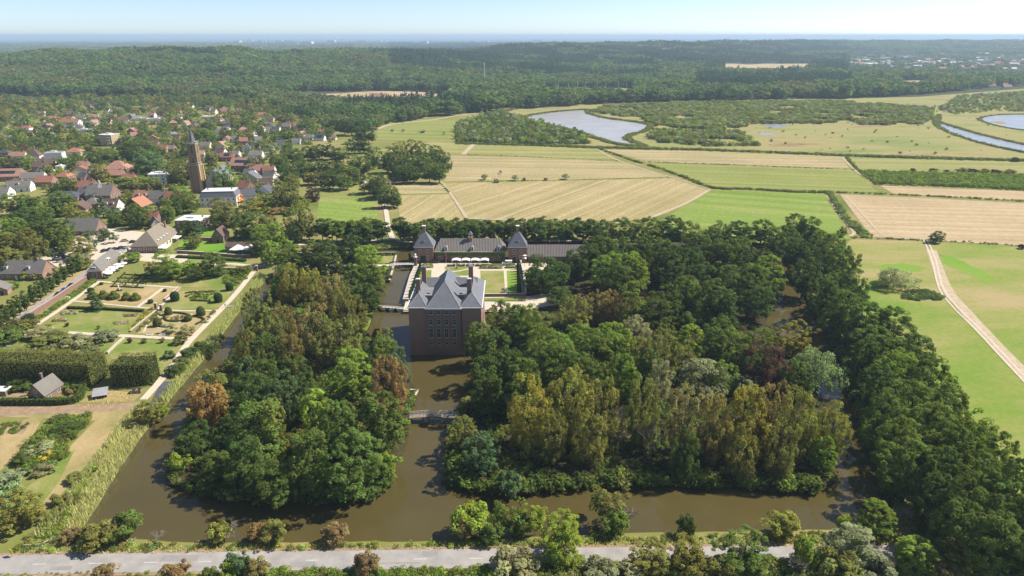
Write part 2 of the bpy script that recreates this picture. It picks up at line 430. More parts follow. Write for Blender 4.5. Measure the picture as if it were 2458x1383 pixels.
RISL = [(985, 603), (990, 640), (983, 664), (971, 720), (967, 745), (1265, 745), (1218, 775), (1182, 830), (1150, 880), (1112, 945), (1100, 1000), (1088, 1060), (1090, 1130), (1120, 1172), (1300, 1170), (1500, 1156), (1750, 1160), (1950, 1170), (2003, 1156),
        (2006, 1100), (1992, 1010), (1962, 962), (1968, 905), (1935, 835), (1850, 792), (1838, 770), (1870, 700), (1876, 640), (1862, 602), (1840, 590), (1600, 588), (1300, 594)]
def island(name, pts):
    w = densify([p[:2] for p in P(pts)], 3, 0.25)
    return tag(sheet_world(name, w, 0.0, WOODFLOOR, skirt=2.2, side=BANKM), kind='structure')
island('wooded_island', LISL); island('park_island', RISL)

# fields
STR1 = mown('stubble_diagonal', (0.40, 0.31, 0.17), (0.29, 0.25, 0.105), (0.46, 0.37, 0.23), math.radians(34), 7)
STR2 = mown('stubble_across', (0.40, 0.31, 0.18), (0.29, 0.255, 0.115), (0.44, 0.36, 0.21), math.radians(-86), 9)
STR3 = mown('stubble_along', (0.40, 0.315, 0.17), (0.31, 0.27, 0.12), (0.45, 0.36, 0.21), math.radians(14), 5)
STR4 = mown('bare_stubble', (0.44, 0.34, 0.21), (0.38, 0.285, 0.16), (0.48, 0.39, 0.26), math.radians(-84), 6)
PALEG = mown('cut_meadow', (0.28, 0.265, 0.10), (0.22, 0.24, 0.075), (0.34, 0.29, 0.13), math.radians(-86), 12)
GREENF = mown('green_meadow', (0.235, 0.25, 0.075), (0.19, 0.235, 0.055), (0.31, 0.275, 0.115), math.radians(-80), 14)
LUSHF = mown('bright_meadow', (0.205, 0.265, 0.06), (0.16, 0.26, 0.038), (0.29, 0.275, 0.10), math.radians(-70), 18)
zf = 0.06
for nm, pts, mt in [
    ('field', [(1064, 440), (1330, 435), (1612, 428), (1700, 455), (1655, 485), (1600, 512), (1545, 530), (1300, 530), (1122, 526), (1092, 470)], STR1),
    ('field', [(1067, 435), (1082, 374), (1260, 378), (1488, 389), (1606, 425), (1330, 432)], STR2),
    ('field', [(905, 362), (960, 345), (1105, 342), (1128, 347), (1112, 370)], PALEG),
    ('field', [(1140, 347), (1300, 350), (1424, 357), (1484, 385), (1260, 375), (1121, 370)], PALEG),
    ('field', [(952, 470), (1078, 466), (1116, 526), (1090, 560), (965, 560)], STR3),
    ('field', [(945, 447), (1060, 438), (1076, 463), (951, 467)], STR2),
    ('meadow', [(766, 478), (896, 470), (908, 528), (880, 545), (758, 548)], LUSHF),
    ('meadow', [(738, 442), (862, 438), (872, 466), (766, 472)], GREENF),
    ('meadow', [(905, 300), (1000, 285), (1095, 288), (1098, 340), (905, 335)], GREENF),
    ('field', [(1446, 359), (1700, 364), (2018, 376), (2038, 403), (1790, 397), (1552, 388)], STR2),
    ('meadow', [(1556, 391), (1790, 400), (2046, 408), (2108, 462), (1980, 461), (1716, 450)], GREENF),
    ('meadow', [(1710, 456), (1982, 466), (2042, 575), (1880, 590), (1560, 560), (1610, 515), (1660, 487)], LUSHF),
    ('field', [(2032, 378), (2240, 382), (2500, 388), (2500, 420), (2066, 409)], PALEG),
    ('field', [(2112, 446), (2500, 462), (2500, 486), (2142, 465)], STR4),
    ('field', [(2016, 467), (2240, 477), (2500, 491), (2500, 594), (2212, 576), (2092, 570)], STR4),
    ('meadow', [(2045, 575), (2210, 580), (2500, 597), (2600, 700), (2900, 1000), (2900, 1300), (2440, 1290), (2360, 1180), (2270, 1050), (2160, 900), (2085, 780), (2040, 690), (2000, 610)], MEADOW),
    ('field', [(705, 222), (860, 220), (935, 219), (1010, 221), (1080, 226), (1040, 233), (830, 233)], STR4)]:
    sheet(nm, pts, zf, mt); zf += 0.004
LUSHP = P([(2255, 612), (2290, 620), (2375, 660), (2400, 676), (2360, 676), (2300, 652), (2262, 632)])
tag(sheet_world('grass_patch', densify([p[:2] for p in LUSHP], 4, 1.6), 0.16, LUSH), kind='structure')
tag(sheet_world('grass_patch', densify([p[:2] for p in P([(2100, 640), (2160, 632), (2230, 642), (2210, 652), (2120, 650)])], 4, 1.4), 0.165, LUSH), kind='structure')
for pts in ([(705, 222), (770, 222), (735, 231)],): pass
# marsh land round the lakes
sheet('marsh', [(1230, 262), (1420, 250), (1800, 240), (2200, 233), (2560, 205), (2560, 384), (2240, 380), (2030, 374), (1700, 361), (1430, 355), (1098, 341), (1098, 292)], 0.03, MARSH)
LAKE = [(1248, 287), (1275, 277), (1340, 268), (1408, 264), (1412, 272), (1450, 283), (1500, 290), (1556, 299), (1552, 313), (1512, 326), (1508, 336), (1545, 352), (1500, 349), (1462, 342), (1425, 330), (1380, 316), (1320, 302)]
tag(sheet_world('lake', densify([p[:2] for p in P(LAKE)], 3, 1.0), 0.09, LAKEW), kind='structure')
tag(sheet_world('lake', densify([p[:2] for p in P([(2352, 287), (2372, 279), (2420, 276), (2600, 276), (2600, 322), (2440, 310), (2390, 300)])], 3, 0.8), 0.092, BLUEW), kind='structure')
tag(sheet_world('river', densify([p[:2] for p in P([(2240, 278), (2254, 276), (2250, 292), (2262, 297), (2330, 318), (2400, 336), (2520, 362), (2520, 376), (2440, 362), (2370, 347), (2300, 326), (2272, 316), (2256, 306), (2246, 294)])], 3, 0.5), 0.094, BLUEW), kind='structure')
for pts in ([(1828, 299), (1860, 297), (1902, 302), (1880, 306), (1846, 306)], [(1800, 320), (1850, 320), (1868, 323), (1838, 325)], [(1862, 363), (1890, 362), (1915, 366), (1890, 369)], [(2180, 374), (2210, 374), (2222, 377), (2190, 378)], [(2300, 380), (2340, 381), (2320, 384)], [(2400, 384), (2440, 385), (2420, 387)]):
    tag(sheet_world('pond', densify([p[:2] for p in P(pts)], 3, 0.6), 0.096, BLUEW), kind='structure')
tag(sheet_world('mud_bank', densify([p[:2] for p in P([(2375, 292), (2400, 291), (2420, 296), (2400, 299)])], 3, 1.2), 0.1, DIRT), kind='structure')

# tracks across the fields
zt = 0.2
for pts, w in [([(1058, 437), (1072, 452), (1092, 480), (1120, 524)], 2.2), ([(1120, 525), (1300, 531), (1500, 536)], 2.0), ([(1137, 346), (1112, 371)], 5.0), ([(1703, 456), (1650, 487), (1590, 512), (1540, 532)], 2.6),
                ([(1430, 357), (1490, 388), (1612, 426), (1704, 454)], 2.0), ([(2022, 378), (2046, 404), (2066, 420)], 2.0), ([(1985, 470), (2010, 505), (2040, 545), (2050, 560), (2040, 568)], 2.2), ([(2030, 470), (2075, 520), (2120, 566), (2160, 572)], 1.6),
                ([(900, 313), (925, 303), (960, 296), (1040, 288), (1110, 276), (1200, 267)], 6.0), ([(905, 240), (925, 231), (945, 228)], 3.0), ([(1625, 384), (1800, 391), (2010, 397)], 2.0)]:
    ribbon('field_track', pts, w, zt, TRACK); zt += 0.004
for dx in (-1.0, 1.0):
    base = smooth_line(P([(2219, 573), (2240, 620), (2258, 690), (2290, 735), (2350, 795), (2420, 870), (2520, 975)]))
    ribbon('wheel_track', [(p.x + dx, p.y) for p in base], 0.75, zt, SAND, world=True, k=1); zt += 0.004
ribbon('field_track', [(2235, 600), (2270, 690), (2310, 740), (2400, 838), (2520, 960)], 5.0, 0.19, TRACK)
LANE = ribbon('lane', [(930, 536), (936, 556), (943, 574)], 3.0, 0.3, SAND)
ribbon('avenue_path', [(680, 590), (800, 585), (880, 581), (943, 575), (1000, 583), (1300, 579), (1500, 577), (1860, 570)], 3.0, 0.296, SAND)
ribbon('lane', [(845, 424), (880, 440), (912, 465), (925, 500), (931, 538)], 3.0, 0.304, SAND)
# the road in front
ROADL = P([(-300, 1362), (0, 1357), (500, 1349), (1000, 1343), (1500, 1337), (2000, 1333), (2458, 1330), (2800, 1330)])
road = ribbon('road', [p[:2] for p in ROADL], 6.0, 0.11, ASPH, world=True)
ribbon('road_verge', [p[:2] for p in ROADL], 7.6, 0.07, DIRT, world=True)
rl = smooth_line(ROADL, 60); acc = 0.0; on = []
for a, b in zip(rl, rl[1:]):
    acc += (b - a).length
    on.append((acc, b))
dash = MB().box(-1.5, 1.5, -0.07, 0.07, 0, 0.012).mesh('road_marking', MARK)
k = 0
for s in range(0, int(acc), 12):
    i = min(range(len(on)), key=lambda q: abs(on[q][0] - s)); d = on[min(i + 1, len(on) - 1)][1] - on[i - 1][1] if i else on[1][1] - on[0][1]
    o = ob('road_marking', dash, road, (on[i][1].x, on[i][1].y, 0.114), math.atan2(d.y, d.x))

PATCH = plain('asphalt_patch', (0.29, 0.275, 0.26), (0.22, 0.21, 0.20), 0.6, 0.9, 0.2, world=True)
for x0, x1, off, w in ((380, 470, 1.2, 1.9), (700, 760, -1.4, 1.6), (905, 1010, -1.5, 0.5), (1010, 1050, 1.3, 2.0), (130, 180, -1.3, 1.2)):
    a, b = G(x0, 1357 - 0.0165 * x0), G(x1, 1357 - 0.0165 * x1)
    ribbon('road_patch', [(a.x, a.y + off), ((a.x + b.x) / 2, (a.y + b.y) / 2 + off + RND.uniform(-.15, .15)), (b.x, b.y + off)], w, 0.1135, PATCH, True, 3, road)
# ------------------------------------------------------------------ air
def haze():
    m = bpy.data.materials.new('haze'); m.use_nodes = True; nt = m.node_tree
    nt.nodes.remove(nt.nodes['Principled BSDF'])
    v = nt.nodes.new('ShaderNodeVolumePrincipled')
    v.inputs['Color'].default_value = (0.58, 0.75, 0.98, 1)
    v.inputs['Density'].default_value = 0.0001
    v.inputs['Density Attribute'].default_value = ''
    v.inputs['Color Attribute'].default_value = ''; v.inputs['Temperature Attribute'].default_value = ''
    v.inputs['Anisotropy'].default_value = 0.1
    nt.links.new(v.outputs[0], nt.nodes['Material Output'].inputs['Volume'])
    o = MB().box(-63000, 63000, -63000, 63000, -5.0, 128.0).build('haze', m)
    tag(o, 'thin pale blue haze over the far land', 'haze', kind='stuff')
haze()
# ------------------------------------------------------------------ plants
def unit(v): return v / np.maximum(np.linalg.norm(v, axis=-1, keepdims=True), 1e-9)
def sphere_dirs(rng, n): return unit(rng.normal(size=(n, 3)))
def leaf_quads(C, N, size, aspect, rng, droop=None):
    """leaf-clump sized rhombs at C facing N"""
    n = len(C); r = sphere_dirs(rng, n)
    if droop is not None: r = unit(np.array([0, 0, -1.0]) * droop + r * (1 - droop))
    U = unit(r - N * (r * N).sum(1, keepdims=True)); V = np.cross(N, U)
    a = (size * 0.62)[:, None]; b = a * aspect
    fold = N * (size * rng.uniform(-0.12, 0.12, n))[:, None]
    q = np.stack([C + U * a, C + V * b + fold, C - U * a, C - V * b + fold], 1)
    return q.reshape(-1, 3)
def lumpy(rng, k=7):
    D = sphere_dirs(rng, k); A = rng.uniform(-1, 1, k)
    return lambda d: np.tanh(((d @ D.T) ** 3 * A).sum(1) * 1.4)
def crown(rng, r, z0, z1, nclump, per, lsize, clump, shape='round', mat=LEAF, flat=0.72, hang=0.0, aspect=0.62, gap=0.30, name='crown'):
    zc = z0 + (z1 - z0) * (0.46 if shape != 'cone' else 0.4); rz = (z1 - z0) / 2
    d = sphere_dirs(rng, nclump); lf = lumpy(rng)
    if shape == 'cone':
        t = rng.uniform(0, 1, nclump) ** 1.25; a = rng.uniform(0, 2 * math.pi, nclump)
        rr = r * (1 - t) ** 0.85 * rng.uniform(0.55, 1.0, nclump) + 0.15
        K = np.stack([np.cos(a) * rr, np.sin(a) * rr, z0 + (z1 - z0) * t], 1)
        cr = clump * (0.45 + 0.75 * (1 - t))
    else:
        k = rng.uniform(0, 1, nclump); rad = np.where(k < 0.74, rng.uniform(0.78, 1.02, nclump), rng.uniform(0.25, 0.78, nclump))
        rad = rad * (1 + gap * lf(d))
        K = d * rad[:, None] * np.array([r, r, rz]) + np.array([0, 0, (z0 + z1) / 2])
        if shape == 'lobes':
            m = int(rng.integers(4, 7)); az = rng.uniform(0, 6.28) + np.arange(m) * 2.4; rr = r * rng.uniform(0.25, 0.62, m); lz = z0 + (z1 - z0) * rng.uniform(0.3, 0.68, m); lr = r * rng.uniform(0.42, 0.66, m)
            rr[0] = r * 0.12; lr[0] = r * 0.6; lz[0] = z1 - lr[0] * 1.15
            Lc = np.stack([np.cos(az) * rr, np.sin(az) * rr, lz], 1); w_ = lr ** 2; j = rng.choice(m, nclump * 3, p=w_ / w_.sum()); d = sphere_dirs(rng, nclump * 3); q_ = rng.uniform(0.72, 1.05, nclump * 3)
            K = Lc[j] + d * (lr[j] * q_)[:, None] * np.array([1, 1, 1.2]); low = rng.uniform(size=len(K)) < 0.28
            K[low, 2] = z0 + (K[low, 2] - z0) * rng.uniform(0.25, 0.8, low.sum())
            dep = np.min(np.stack([np.linalg.norm((K - Lc[i]) / (lr[i] * np.array([1, 1, 1.2])), axis=1) for i in range(m)], 1), axis=1)
            order = np.argsort(-(dep + rng.uniform(0, 0.55, len(K)))); K = K[order[:nclump]]; K[:, 2] = np.clip(K[:, 2], z0, z1)
        if shape == 'dome':
            K[:, 2] = np.where(K[:, 2] < zc, zc - (zc - K[:, 2]) * 0.75, K[:, 2])
        cr = clump * rng.uniform(0.6, 1.25, nclump)
    K = np.repeat(K, per, 0); crr = np.repeat(cr, per); tint = np.repeat(rng.uniform(0.1, 0.9, nclump), per)
    n = len(K); e = sphere_dirs(rng, n); e[:, 2] = np.where(rng.uniform(size=n) < 0.55, np.abs(e[:, 2]), e[:, 2])
    q = rng.uniform(0.5, 1.0, n) ** 0.5
    C = K + e * (crr * q)[:, None] * np.array([1, 1, flat])
    if hang:
        C[:, 2] -= rng.exponential(1.0, n) * hang * crr
    N = unit(e * 0.75 + np.array([0, 0, 0.55]) + sphere_dirs(rng, n) * 0.65)
    if hang: N = unit(e * np.array([0.8, 0.8, 0.35]) + sphere_dirs(rng, n) * 0.55 + np.array([0, 0, 0.45]))
    C[:, 2] = np.maximum(C[:, 2], 0.1)
    size = lsize * rng.uniform(0.6, 1.3, n) * np.repeat(rng.uniform(0.8, 1.25, nclump), per)
    tint = np.clip(tint + rng.uniform(-0.25, 0.25, n), 0, 1)
    return soup(name, leaf_quads(C, N, size, aspect, rng, 0.75 if hang else None), 4, mat, tint)
def trunk_mesh(rng, h, r, spread, z1, n=7, mat=BARK, name='trunk'):
    m = MB(); a = rng.uniform(-0.4, 0.4, 2)
    m.cyl(0, 0, -0.6, h, r, r * 0.62, 8, a[0] * 0.5, a[1] * 0.5)
    for i in range(n):
        t = 2 * math.pi * i / n + rng.uniform(-0.4, 0.4); s = spread * rng.uniform(0.5, 0.95); zz = h * rng.uniform(0.75, 1.0)
        p = (a[0] * 0.5 * zz / h, a[1] * 0.5 * zz / h, zz); q = (math.cos(t) * s * 0.5, math.sin(t) * s * 0.5, zz + (z1 - zz) * 0.42); e = (math.cos(t) * s, math.sin(t) * s, zz + (z1 - zz) * rng.uniform(0.45, 0.85))
        m.tube(p, q, r * 0.42, r * 0.26, 5); m.tube(q, e, r * 0.26, r * 0.08, 4)
    m.tube((a[0] * 0.5, a[1] * 0.5, h * 0.95), (0, 0, z1 * 0.93), r * 0.6, r * 0.1, 6)
    return m.mesh(name, mat)
def bare_mesh(rng, h, r, depth=4, mat=DEADWOOD, name='crown', width=1.0):
    """leafless branches"""
    m = MB()
    def grow(p, d, L, rad, k):
        q = p + d * L; m.tube(p, q, rad, rad * 0.65, 5 if k > 2 else 3)
        if k == 0: return
        for i in range(3):
            e = Vector((rng.normal() * width, rng.normal() * width, rng.uniform(-0.2, 0.9)))
            grow(p + d * L * rng.uniform(0.55, 1.0), (d * 0.9 + e * 0.55).normalized(), L * rng.uniform(0.6, 0.82), max(rad * 0.6, 0.035), k - 1)
    grow(Vector((0, 0, -0.3)), Vector((rng.normal() * 0.05, rng.normal() * 0.05, 1)).normalized(), h * 0.38, r, depth)
    return m.mesh(name, mat)
def rngs(s): return np.random.default_rng(s)
SPEC = {}                                               # kind -> list of (trunk mesh, crown mesh, nominal height, nominal crown radius)
def add_spec(kind, n, h, r, fn, tr=0.35):
    SPEC[kind] = []
    for i in range(n):
        g = rngs(hash(kind) % 1 + sum(map(ord, kind)) * 31 + i)
        SPEC[kind].append((trunk_mesh(g, h * 0.34, tr, r * 0.55, h * 0.88), fn(g), h, r))
add_spec('oak', 8, 18, 6.7, lambda g: crown(g, 6.5, 1.8, 18, 230, 62, 0.42, g.uniform(0.85, 1.15), 'lobes', flat=0.9), 0.42)
add_spec('broad', 7, 19, 6.8, lambda g: crown(g, 6.5, 0.8, 19, 230, 62, 0.42, g.uniform(0.85, 1.1), 'lobes', flat=0.9), 0.4)
add_spec('weep', 7, 20, 6.0, lambda g: crown(g, 6.2, 0.8, 20, 210, 66, 0.46, g.uniform(0.75, 0.95), 'lobes', flat=0.9, hang=0.95, aspect=0.4, gap=0.38), 0.4)
add_spec('lime', 4, 12, 3.2, lambda g: crown(g, 3.0, 2.6, 12, 50, 62, 0.5, 1.05, 'round', gap=0.22), 0.22)
add_spec('column', 3, 8, 1.8, lambda g: crown(g, 1.35, 0.5, 8, 90, 46, 0.28, 0.5, 'round', gap=0.05), 0.15)
add_spec('conifer', 3, 18, 3.4, lambda g: crown(g, 3.3, 0.6, 18, 85, 44, 0.55, 1.0, 'cone', flat=0.5, aspect=0.5), 0.3)
add_spec('yew', 3, 11, 5.2, lambda g: crown(g, 5.0, 0.4, 11, 90, 66, 0.5, 1.3, 'dome', hang=0.15, aspect=0.45), 0.4)
add_spec('willow', 3, 11, 6.0, lambda g: crown(g, 5.8, 0.8, 11, 80, 80, 0.52, 1.5, 'dome', hang=0.25, aspect=0.4), 0.4)
add_spec('shrub', 5, 4.2, 2.5, lambda g: crown(g, 2.3, 0.1, 4.2, 46, 62, 0.36, 0.75, 'round', gap=0.32), 0.12)
add_spec('sparse', 3, 9, 3.0, lambda g: crown(g, 2.8, 1.2, 9, 42, 40, 0.42, 0.9, 'round', gap=0.5), 0.16)
add_spec('ball', 2, 3.4, 1.7, lambda g: crown(g, 1.6, 0.6, 3.4, 40, 60, 0.24, 0.45, 'round', gap=0.06), 0.2)
SPEC['dead'] = [(trunk_mesh(rngs(70 + i), 6, 0.28, 2, 10, 4, DEADWOOD), bare_mesh(rngs(80 + i), 12, 0.26, 5), 12, 4.0) for i in range(2)]
SPEC['bare'] = [(None, bare_mesh(rngs(90 + i), 5, 0.10, 5, width=1.2), 5, 2.4) for i in range(2)]

COLR = dict(dark=(0.066, 0.098, 0.030), green=(0.10, 0.138, 0.038), bright=(0.128, 0.185, 0.040), yellow=(0.19, 0.188, 0.05), lime=(0.165, 0.225, 0.045), olive=(0.145, 0.152, 0.05), brown=(0.185, 0.158, 0.066),
            orange=(0.25, 0.165, 0.065), copper=(0.085, 0.05, 0.042), blue=(0.085, 0.13, 0.062), silver=(0.22, 0.255, 0.165), pale=(0.19, 0.25, 0.12), grey=(0.20, 0.21, 0.125), gold=(0.38, 0.32, 0.06), rust=(0.195, 0.145, 0.075))
COLR = {k: (c[0], c[1], c[2] * 0.82) for k, c in COLR.items()}
CWORD = dict(dark='dark green', green='mid green', bright='bright green', yellow='yellow green', lime='light green', olive='olive green', brown='brownish olive', orange='orange brown', copper='dark copper', blue='bluish green', silver='silvery', pale='pale green', grey='grey green', gold='golden yellow', rust='rust coloured')
KWORD = dict(oak='spreading broadleaf tree', broad='tall leafy tree', weep='drooping hornbeam', lime='small rounded avenue tree', column='clipped columnar tree', conifer='pointed conifer', yew='low spreading yew', willow='bushy willow', shrub='bush', sparse='loose airy tree', ball='round pollarded willow', dead='dead leafless tree', bare='leafless grey bush')
KNAME = dict(oak='broadleaf_tree', broad='leafy_tree', weep='hornbeam_tree', lime='avenue_tree', column='clipped_tree', conifer='conifer_tree', yew='yew_tree', willow='willow_tree', shrub='bush', sparse='young_tree', ball='pollard_willow', dead='dead_tree', bare='bare_bush')
TREES = []                                              # (region phrase, kind, colour, place, height, radius)
def plant(region, lst, dflt_h=None):
    """lst: (x, y of the crown's top, crown width in pixels, kind, colour[, height])"""
    for e in lst:
        x, y, w, kind, c = e[:5]
        h = e[5] if len(e) > 5 else (dflt_h or SPEC[kind][0][2])
        p = G(x, y, h * 0.96); r = w * MPP(p) / 2
        if kind in ('oak', 'broad', 'weep') and r > 9.2:    # a cluster of crowns
            n = math.ceil(r / 7.2); q = Vector((p.x, p.y, 0))
            for j in range(n):
                o = ((j + 0.5) / n - 0.5) * 2 * (r - r / n * 0.6); TREES.append((region, kind, c, q + Vector((o, RND.uniform(-0.5, 0.5) * r, 0)), h * (1 - 0.22 * abs(o) / r) * RND.uniform(0.92, 1.05), r / n * 1.3))
            continue
        if kind in ('oak', 'broad', 'weep'): h = max(h, 1.6 * r); p = G(x, y, h * 0.96); r = w * MPP(p) / 2
        TREES.append((region, kind, c, Vector((p.x, p.y, 0)), h, r))
def plant_at(region, kind, c, p, h, r): TREES.append((region, kind, c, Vector((p[0], p[1], 0)), h, r))
def make_trees():
    rnd = random.Random(5); groups = {}
    for t in TREES:
        if t[1] in ('dead', 'bare'): t = (t[0], t[1], 'dead', *t[3:])
        groups.setdefault((t[0], t[1], t[2]), []).append(t)
    for (region, kind, c), L in groups.items():
        L.sort(key=lambda t: PX(t[3])[0])
        for i, (_, _, _, p, h, r) in enumerate(L):
            tm, cm, nh, nr = rnd.choice(SPEC[kind])
            word = KWORD[kind] if c == 'dead' else CWORD[c] + ' ' + KWORD[kind]
            if len(L) == 1: label = f'{word} {region}'
            else: label = f'{ordinal(i)} {word} from the left {region}'
            t = thing(KNAME[kind], label, 'bush' if kind in ('shrub', 'bare') else 'tree', p, rnd.uniform(0, 6.28), (region.split(' ', 1)[1] if region.split(' ')[0] in ('on', 'in', 'at', 'along', 'beside') else region) + ' plants')
            t.scale = (r / nr, r / nr, h / nh)
            if tm: ob('trunk', tm, t)
            cr = ob('crown', cm, t)
            base = COLR.get(c, (0.2, 0.2, 0.2)); k = rnd.uniform(0.88, 1.14); hs = rnd.uniform(-0.08, 0.08)
            cr.color = (base[0] * k * (1 + hs), base[1] * k, base[2] * k * (1 - hs), 1)

L_ = 'on the left wooded island'
plant(L_, [(612, 698, 92, 'weep', 'olive'), (677, 723, 70, 'weep', 'brown'), (718, 624, 105, 'weep', 'yellow'), (787, 655, 90, 'weep', 'brown'), (822, 690, 92, 'weep', 'olive'), (723, 577, 130, 'broad', 'green', 17), (670, 640, 70, 'broad', 'green', 15),
    (813, 563, 130, 'broad', 'dark'), (883, 592, 80, 'broad', 'lime', 15), (862, 625, 115, 'broad', 'green', 17), (852, 680, 120, 'broad', 'dark', 15), (588, 788, 66, 'weep', 'olive', 17), (638, 813, 84, 'oak', 'dark', 16), (692, 806, 64, 'weep', 'brown', 16),
    (810, 758, 112, 'weep', 'olive'), (751, 735, 84, 'weep', 'brown'), (925, 792, 60, 'weep', 'olive', 11), (912, 815, 88, 'oak', 'green', 14), (950, 838, 66, 'oak', 'blue', 13), (833, 844, 135, 'broad', 'bright'), (927, 858, 92, 'weep', 'rust', 19),
    (588, 866, 76, 'broad', 'blue', 16), (638, 866, 92, 'oak', 'dark', 16), (704, 858, 84, 'oak', 'dark', 16), (599, 899, 112, 'oak', 'dark', 17), (677, 899, 96, 'oak', 'blue', 17), (739, 905, 76, 'broad', 'dark', 16), (512, 886, 66, 'sparse', 'olive', 11), (485, 922, 104, 'weep', 'orange', 14),
    (759, 945, 112, 'broad', 'lime', 19), (610, 975, 165, 'broad', 'green', 19), (655, 967, 66, 'broad', 'yellow', 19), (802, 969, 110, 'oak', 'green', 18), (907, 953, 128, 'oak', 'green', 18), (841, 1045, 150, 'broad', 'green', 18), (735, 1046, 128, 'broad', 'green', 18), (583, 1062, 112, 'broad', 'dark', 15),
    (454, 1037, 80, 'yew', 'dark', 8), (427, 1094, 50, 'shrub', 'lime', 5), (518, 1090, 100, 'broad', 'dark', 10), (925, 1088, 60, 'shrub', 'bright', 7), (480, 1012, 66, 'oak', 'dark', 9), (640, 1110, 120, 'broad', 'dark', 12), (770, 760, 80, 'oak', 'green', 15), (655, 760, 80, 'weep', 'olive', 16), (552, 984, 60, 'oak', 'dark', 12)])
R_ = 'in the park right of the manor'
plant(R_, [(1148, 780, 88, 'broad', 'green', 15), (1222, 728, 125, 'broad', 'green', 16), (1270, 740, 90, 'broad', 'bright', 15), (1372, 780, 150, 'oak', 'bright', 19), (1296, 800, 130, 'oak', 'green', 19), (1185, 805, 116, 'broad', 'dark', 19), (1337, 830, 120, 'oak', 'green', 19), (1424, 800, 120, 'oak', 'green', 19),
    (1476, 782, 110, 'oak', 'bright', 18), (1407, 860, 110, 'oak', 'dark', 18), (1172, 868, 116, 'broad', 'dark', 18), (1250, 870, 120, 'oak', 'green', 19), (1494, 857, 95, 'broad', 'bright', 18), (1528, 763, 80, 'weep', 'grey', 13), (1528, 808, 84, 'weep', 'olive', 15), (1582, 812, 84, 'weep', 'olive', 16), (1590, 868, 70, 'weep', 'grey', 15)])
F_ = 'in the front moat row'
plant(F_, [(1268, 908, 120, 'weep', 'yellow', 24), (1372, 892, 135, 'weep', 'yellow', 24), (1452, 906, 105, 'weep', 'olive', 23), (1548, 908, 86, 'weep', 'olive', 22), (1650, 932, 124, 'weep', 'brown', 23), (1718, 948, 84, 'weep', 'brown', 22), (1795, 930, 132, 'weep', 'yellow', 23), (1862, 922, 112, 'weep', 'brown', 23), (1920, 938, 100, 'weep', 'yellow', 22),
    (2010, 968, 84, 'weep', 'yellow', 18), (1985, 1050, 62, 'broad', 'lime', 10), (1490, 968, 66, 'dead', 'dead', 16), (1570, 1000, 50, 'dead', 'dead', 14), (1115, 1006, 84, 'broad', 'olive', 11), (1150, 1046, 96, 'broad', 'blue', 13), (1225, 1136, 56, 'shrub', 'blue', 7), (1325, 985, 90, 'weep', 'olive', 17), (1420, 990, 90, 'weep', 'olive', 17), (1790, 1020, 90, 'weep', 'olive', 16), (1880, 1020, 90, 'weep', 'olive', 16), (1650, 1030, 80, 'weep', 'dark', 15)])
B_ = 'in the wood right of the forecourt'
plant(B_, [(1838, 829, 126, 'weep', 'copper', 17), (1960, 838, 118, 'willow', 'pale', 15), (1915, 775, 92, 'broad', 'yellow', 14), (1743, 792, 130, 'broad', 'green', 16), (1825, 795, 84, 'oak', 'green', 14), (1655, 788, 94, 'broad', 'lime', 15), (1687, 862, 128, 'yew', 'grey', 13), (1735, 868, 66, 'broad', 'bright', 13), (1785, 905, 56, 'shrub', 'grey', 8), (1912, 868, 76, 'oak', 'green', 13),
    (1324, 622, 106, 'yew', 'dark', 15), (1300, 655, 80, 'yew', 'dark', 10), (1394, 585, 108, 'oak', 'dark', 18), (1499, 606, 150, 'oak', 'bright', 20), (1528, 686, 104, 'broad', 'green', 18), (1450, 687, 120, 'weep', 'brown', 16), (1384, 712, 84, 'weep', 'olive', 14), (1585, 600, 112, 'oak', 'dark', 19), (1681, 665, 132, 'oak', 'green', 18), (1662, 625, 130, 'oak', 'dark', 19), (1778, 635, 142, 'oak', 'green', 19), (1853, 620, 100, 'broad', 'bright', 19),
    (1633, 584, 130, 'oak', 'dark', 19), (1703, 565, 130, 'oak', 'green', 19), (1568, 566, 120, 'oak', 'green', 19), (1770, 568, 112, 'oak', 'green', 19), (1812, 592, 100, 'oak', 'dark', 19), (1531, 764, 76, 'weep', 'grey', 12), (1600, 783, 76, 'weep', 'olive', 13), (1655, 756, 54, 'shrub', 'dark', 7), (1735, 764, 84, 'oak', 'green', 12), (1475, 566, 112, 'oak', 'green', 19), (1434, 570, 90, 'oak', 'dark', 18),
    (1600, 690, 90, 'oak', 'dark', 15), (1745, 700, 100, 'oak', 'dark', 16), (1820, 690, 90, 'oak', 'dark', 15), (1570, 720, 90, 'oak', 'dark', 13), (1480, 640, 90, 'oak', 'dark', 16), (1640, 835, 80, 'weep', 'olive', 14), (1560, 840, 70, 'oak', 'green', 14), (1800, 850, 70, 'oak', 'dark', 13), (1340, 690, 70, 'yew', 'dark', 9)])
O_ = 'in the outer moat belt'
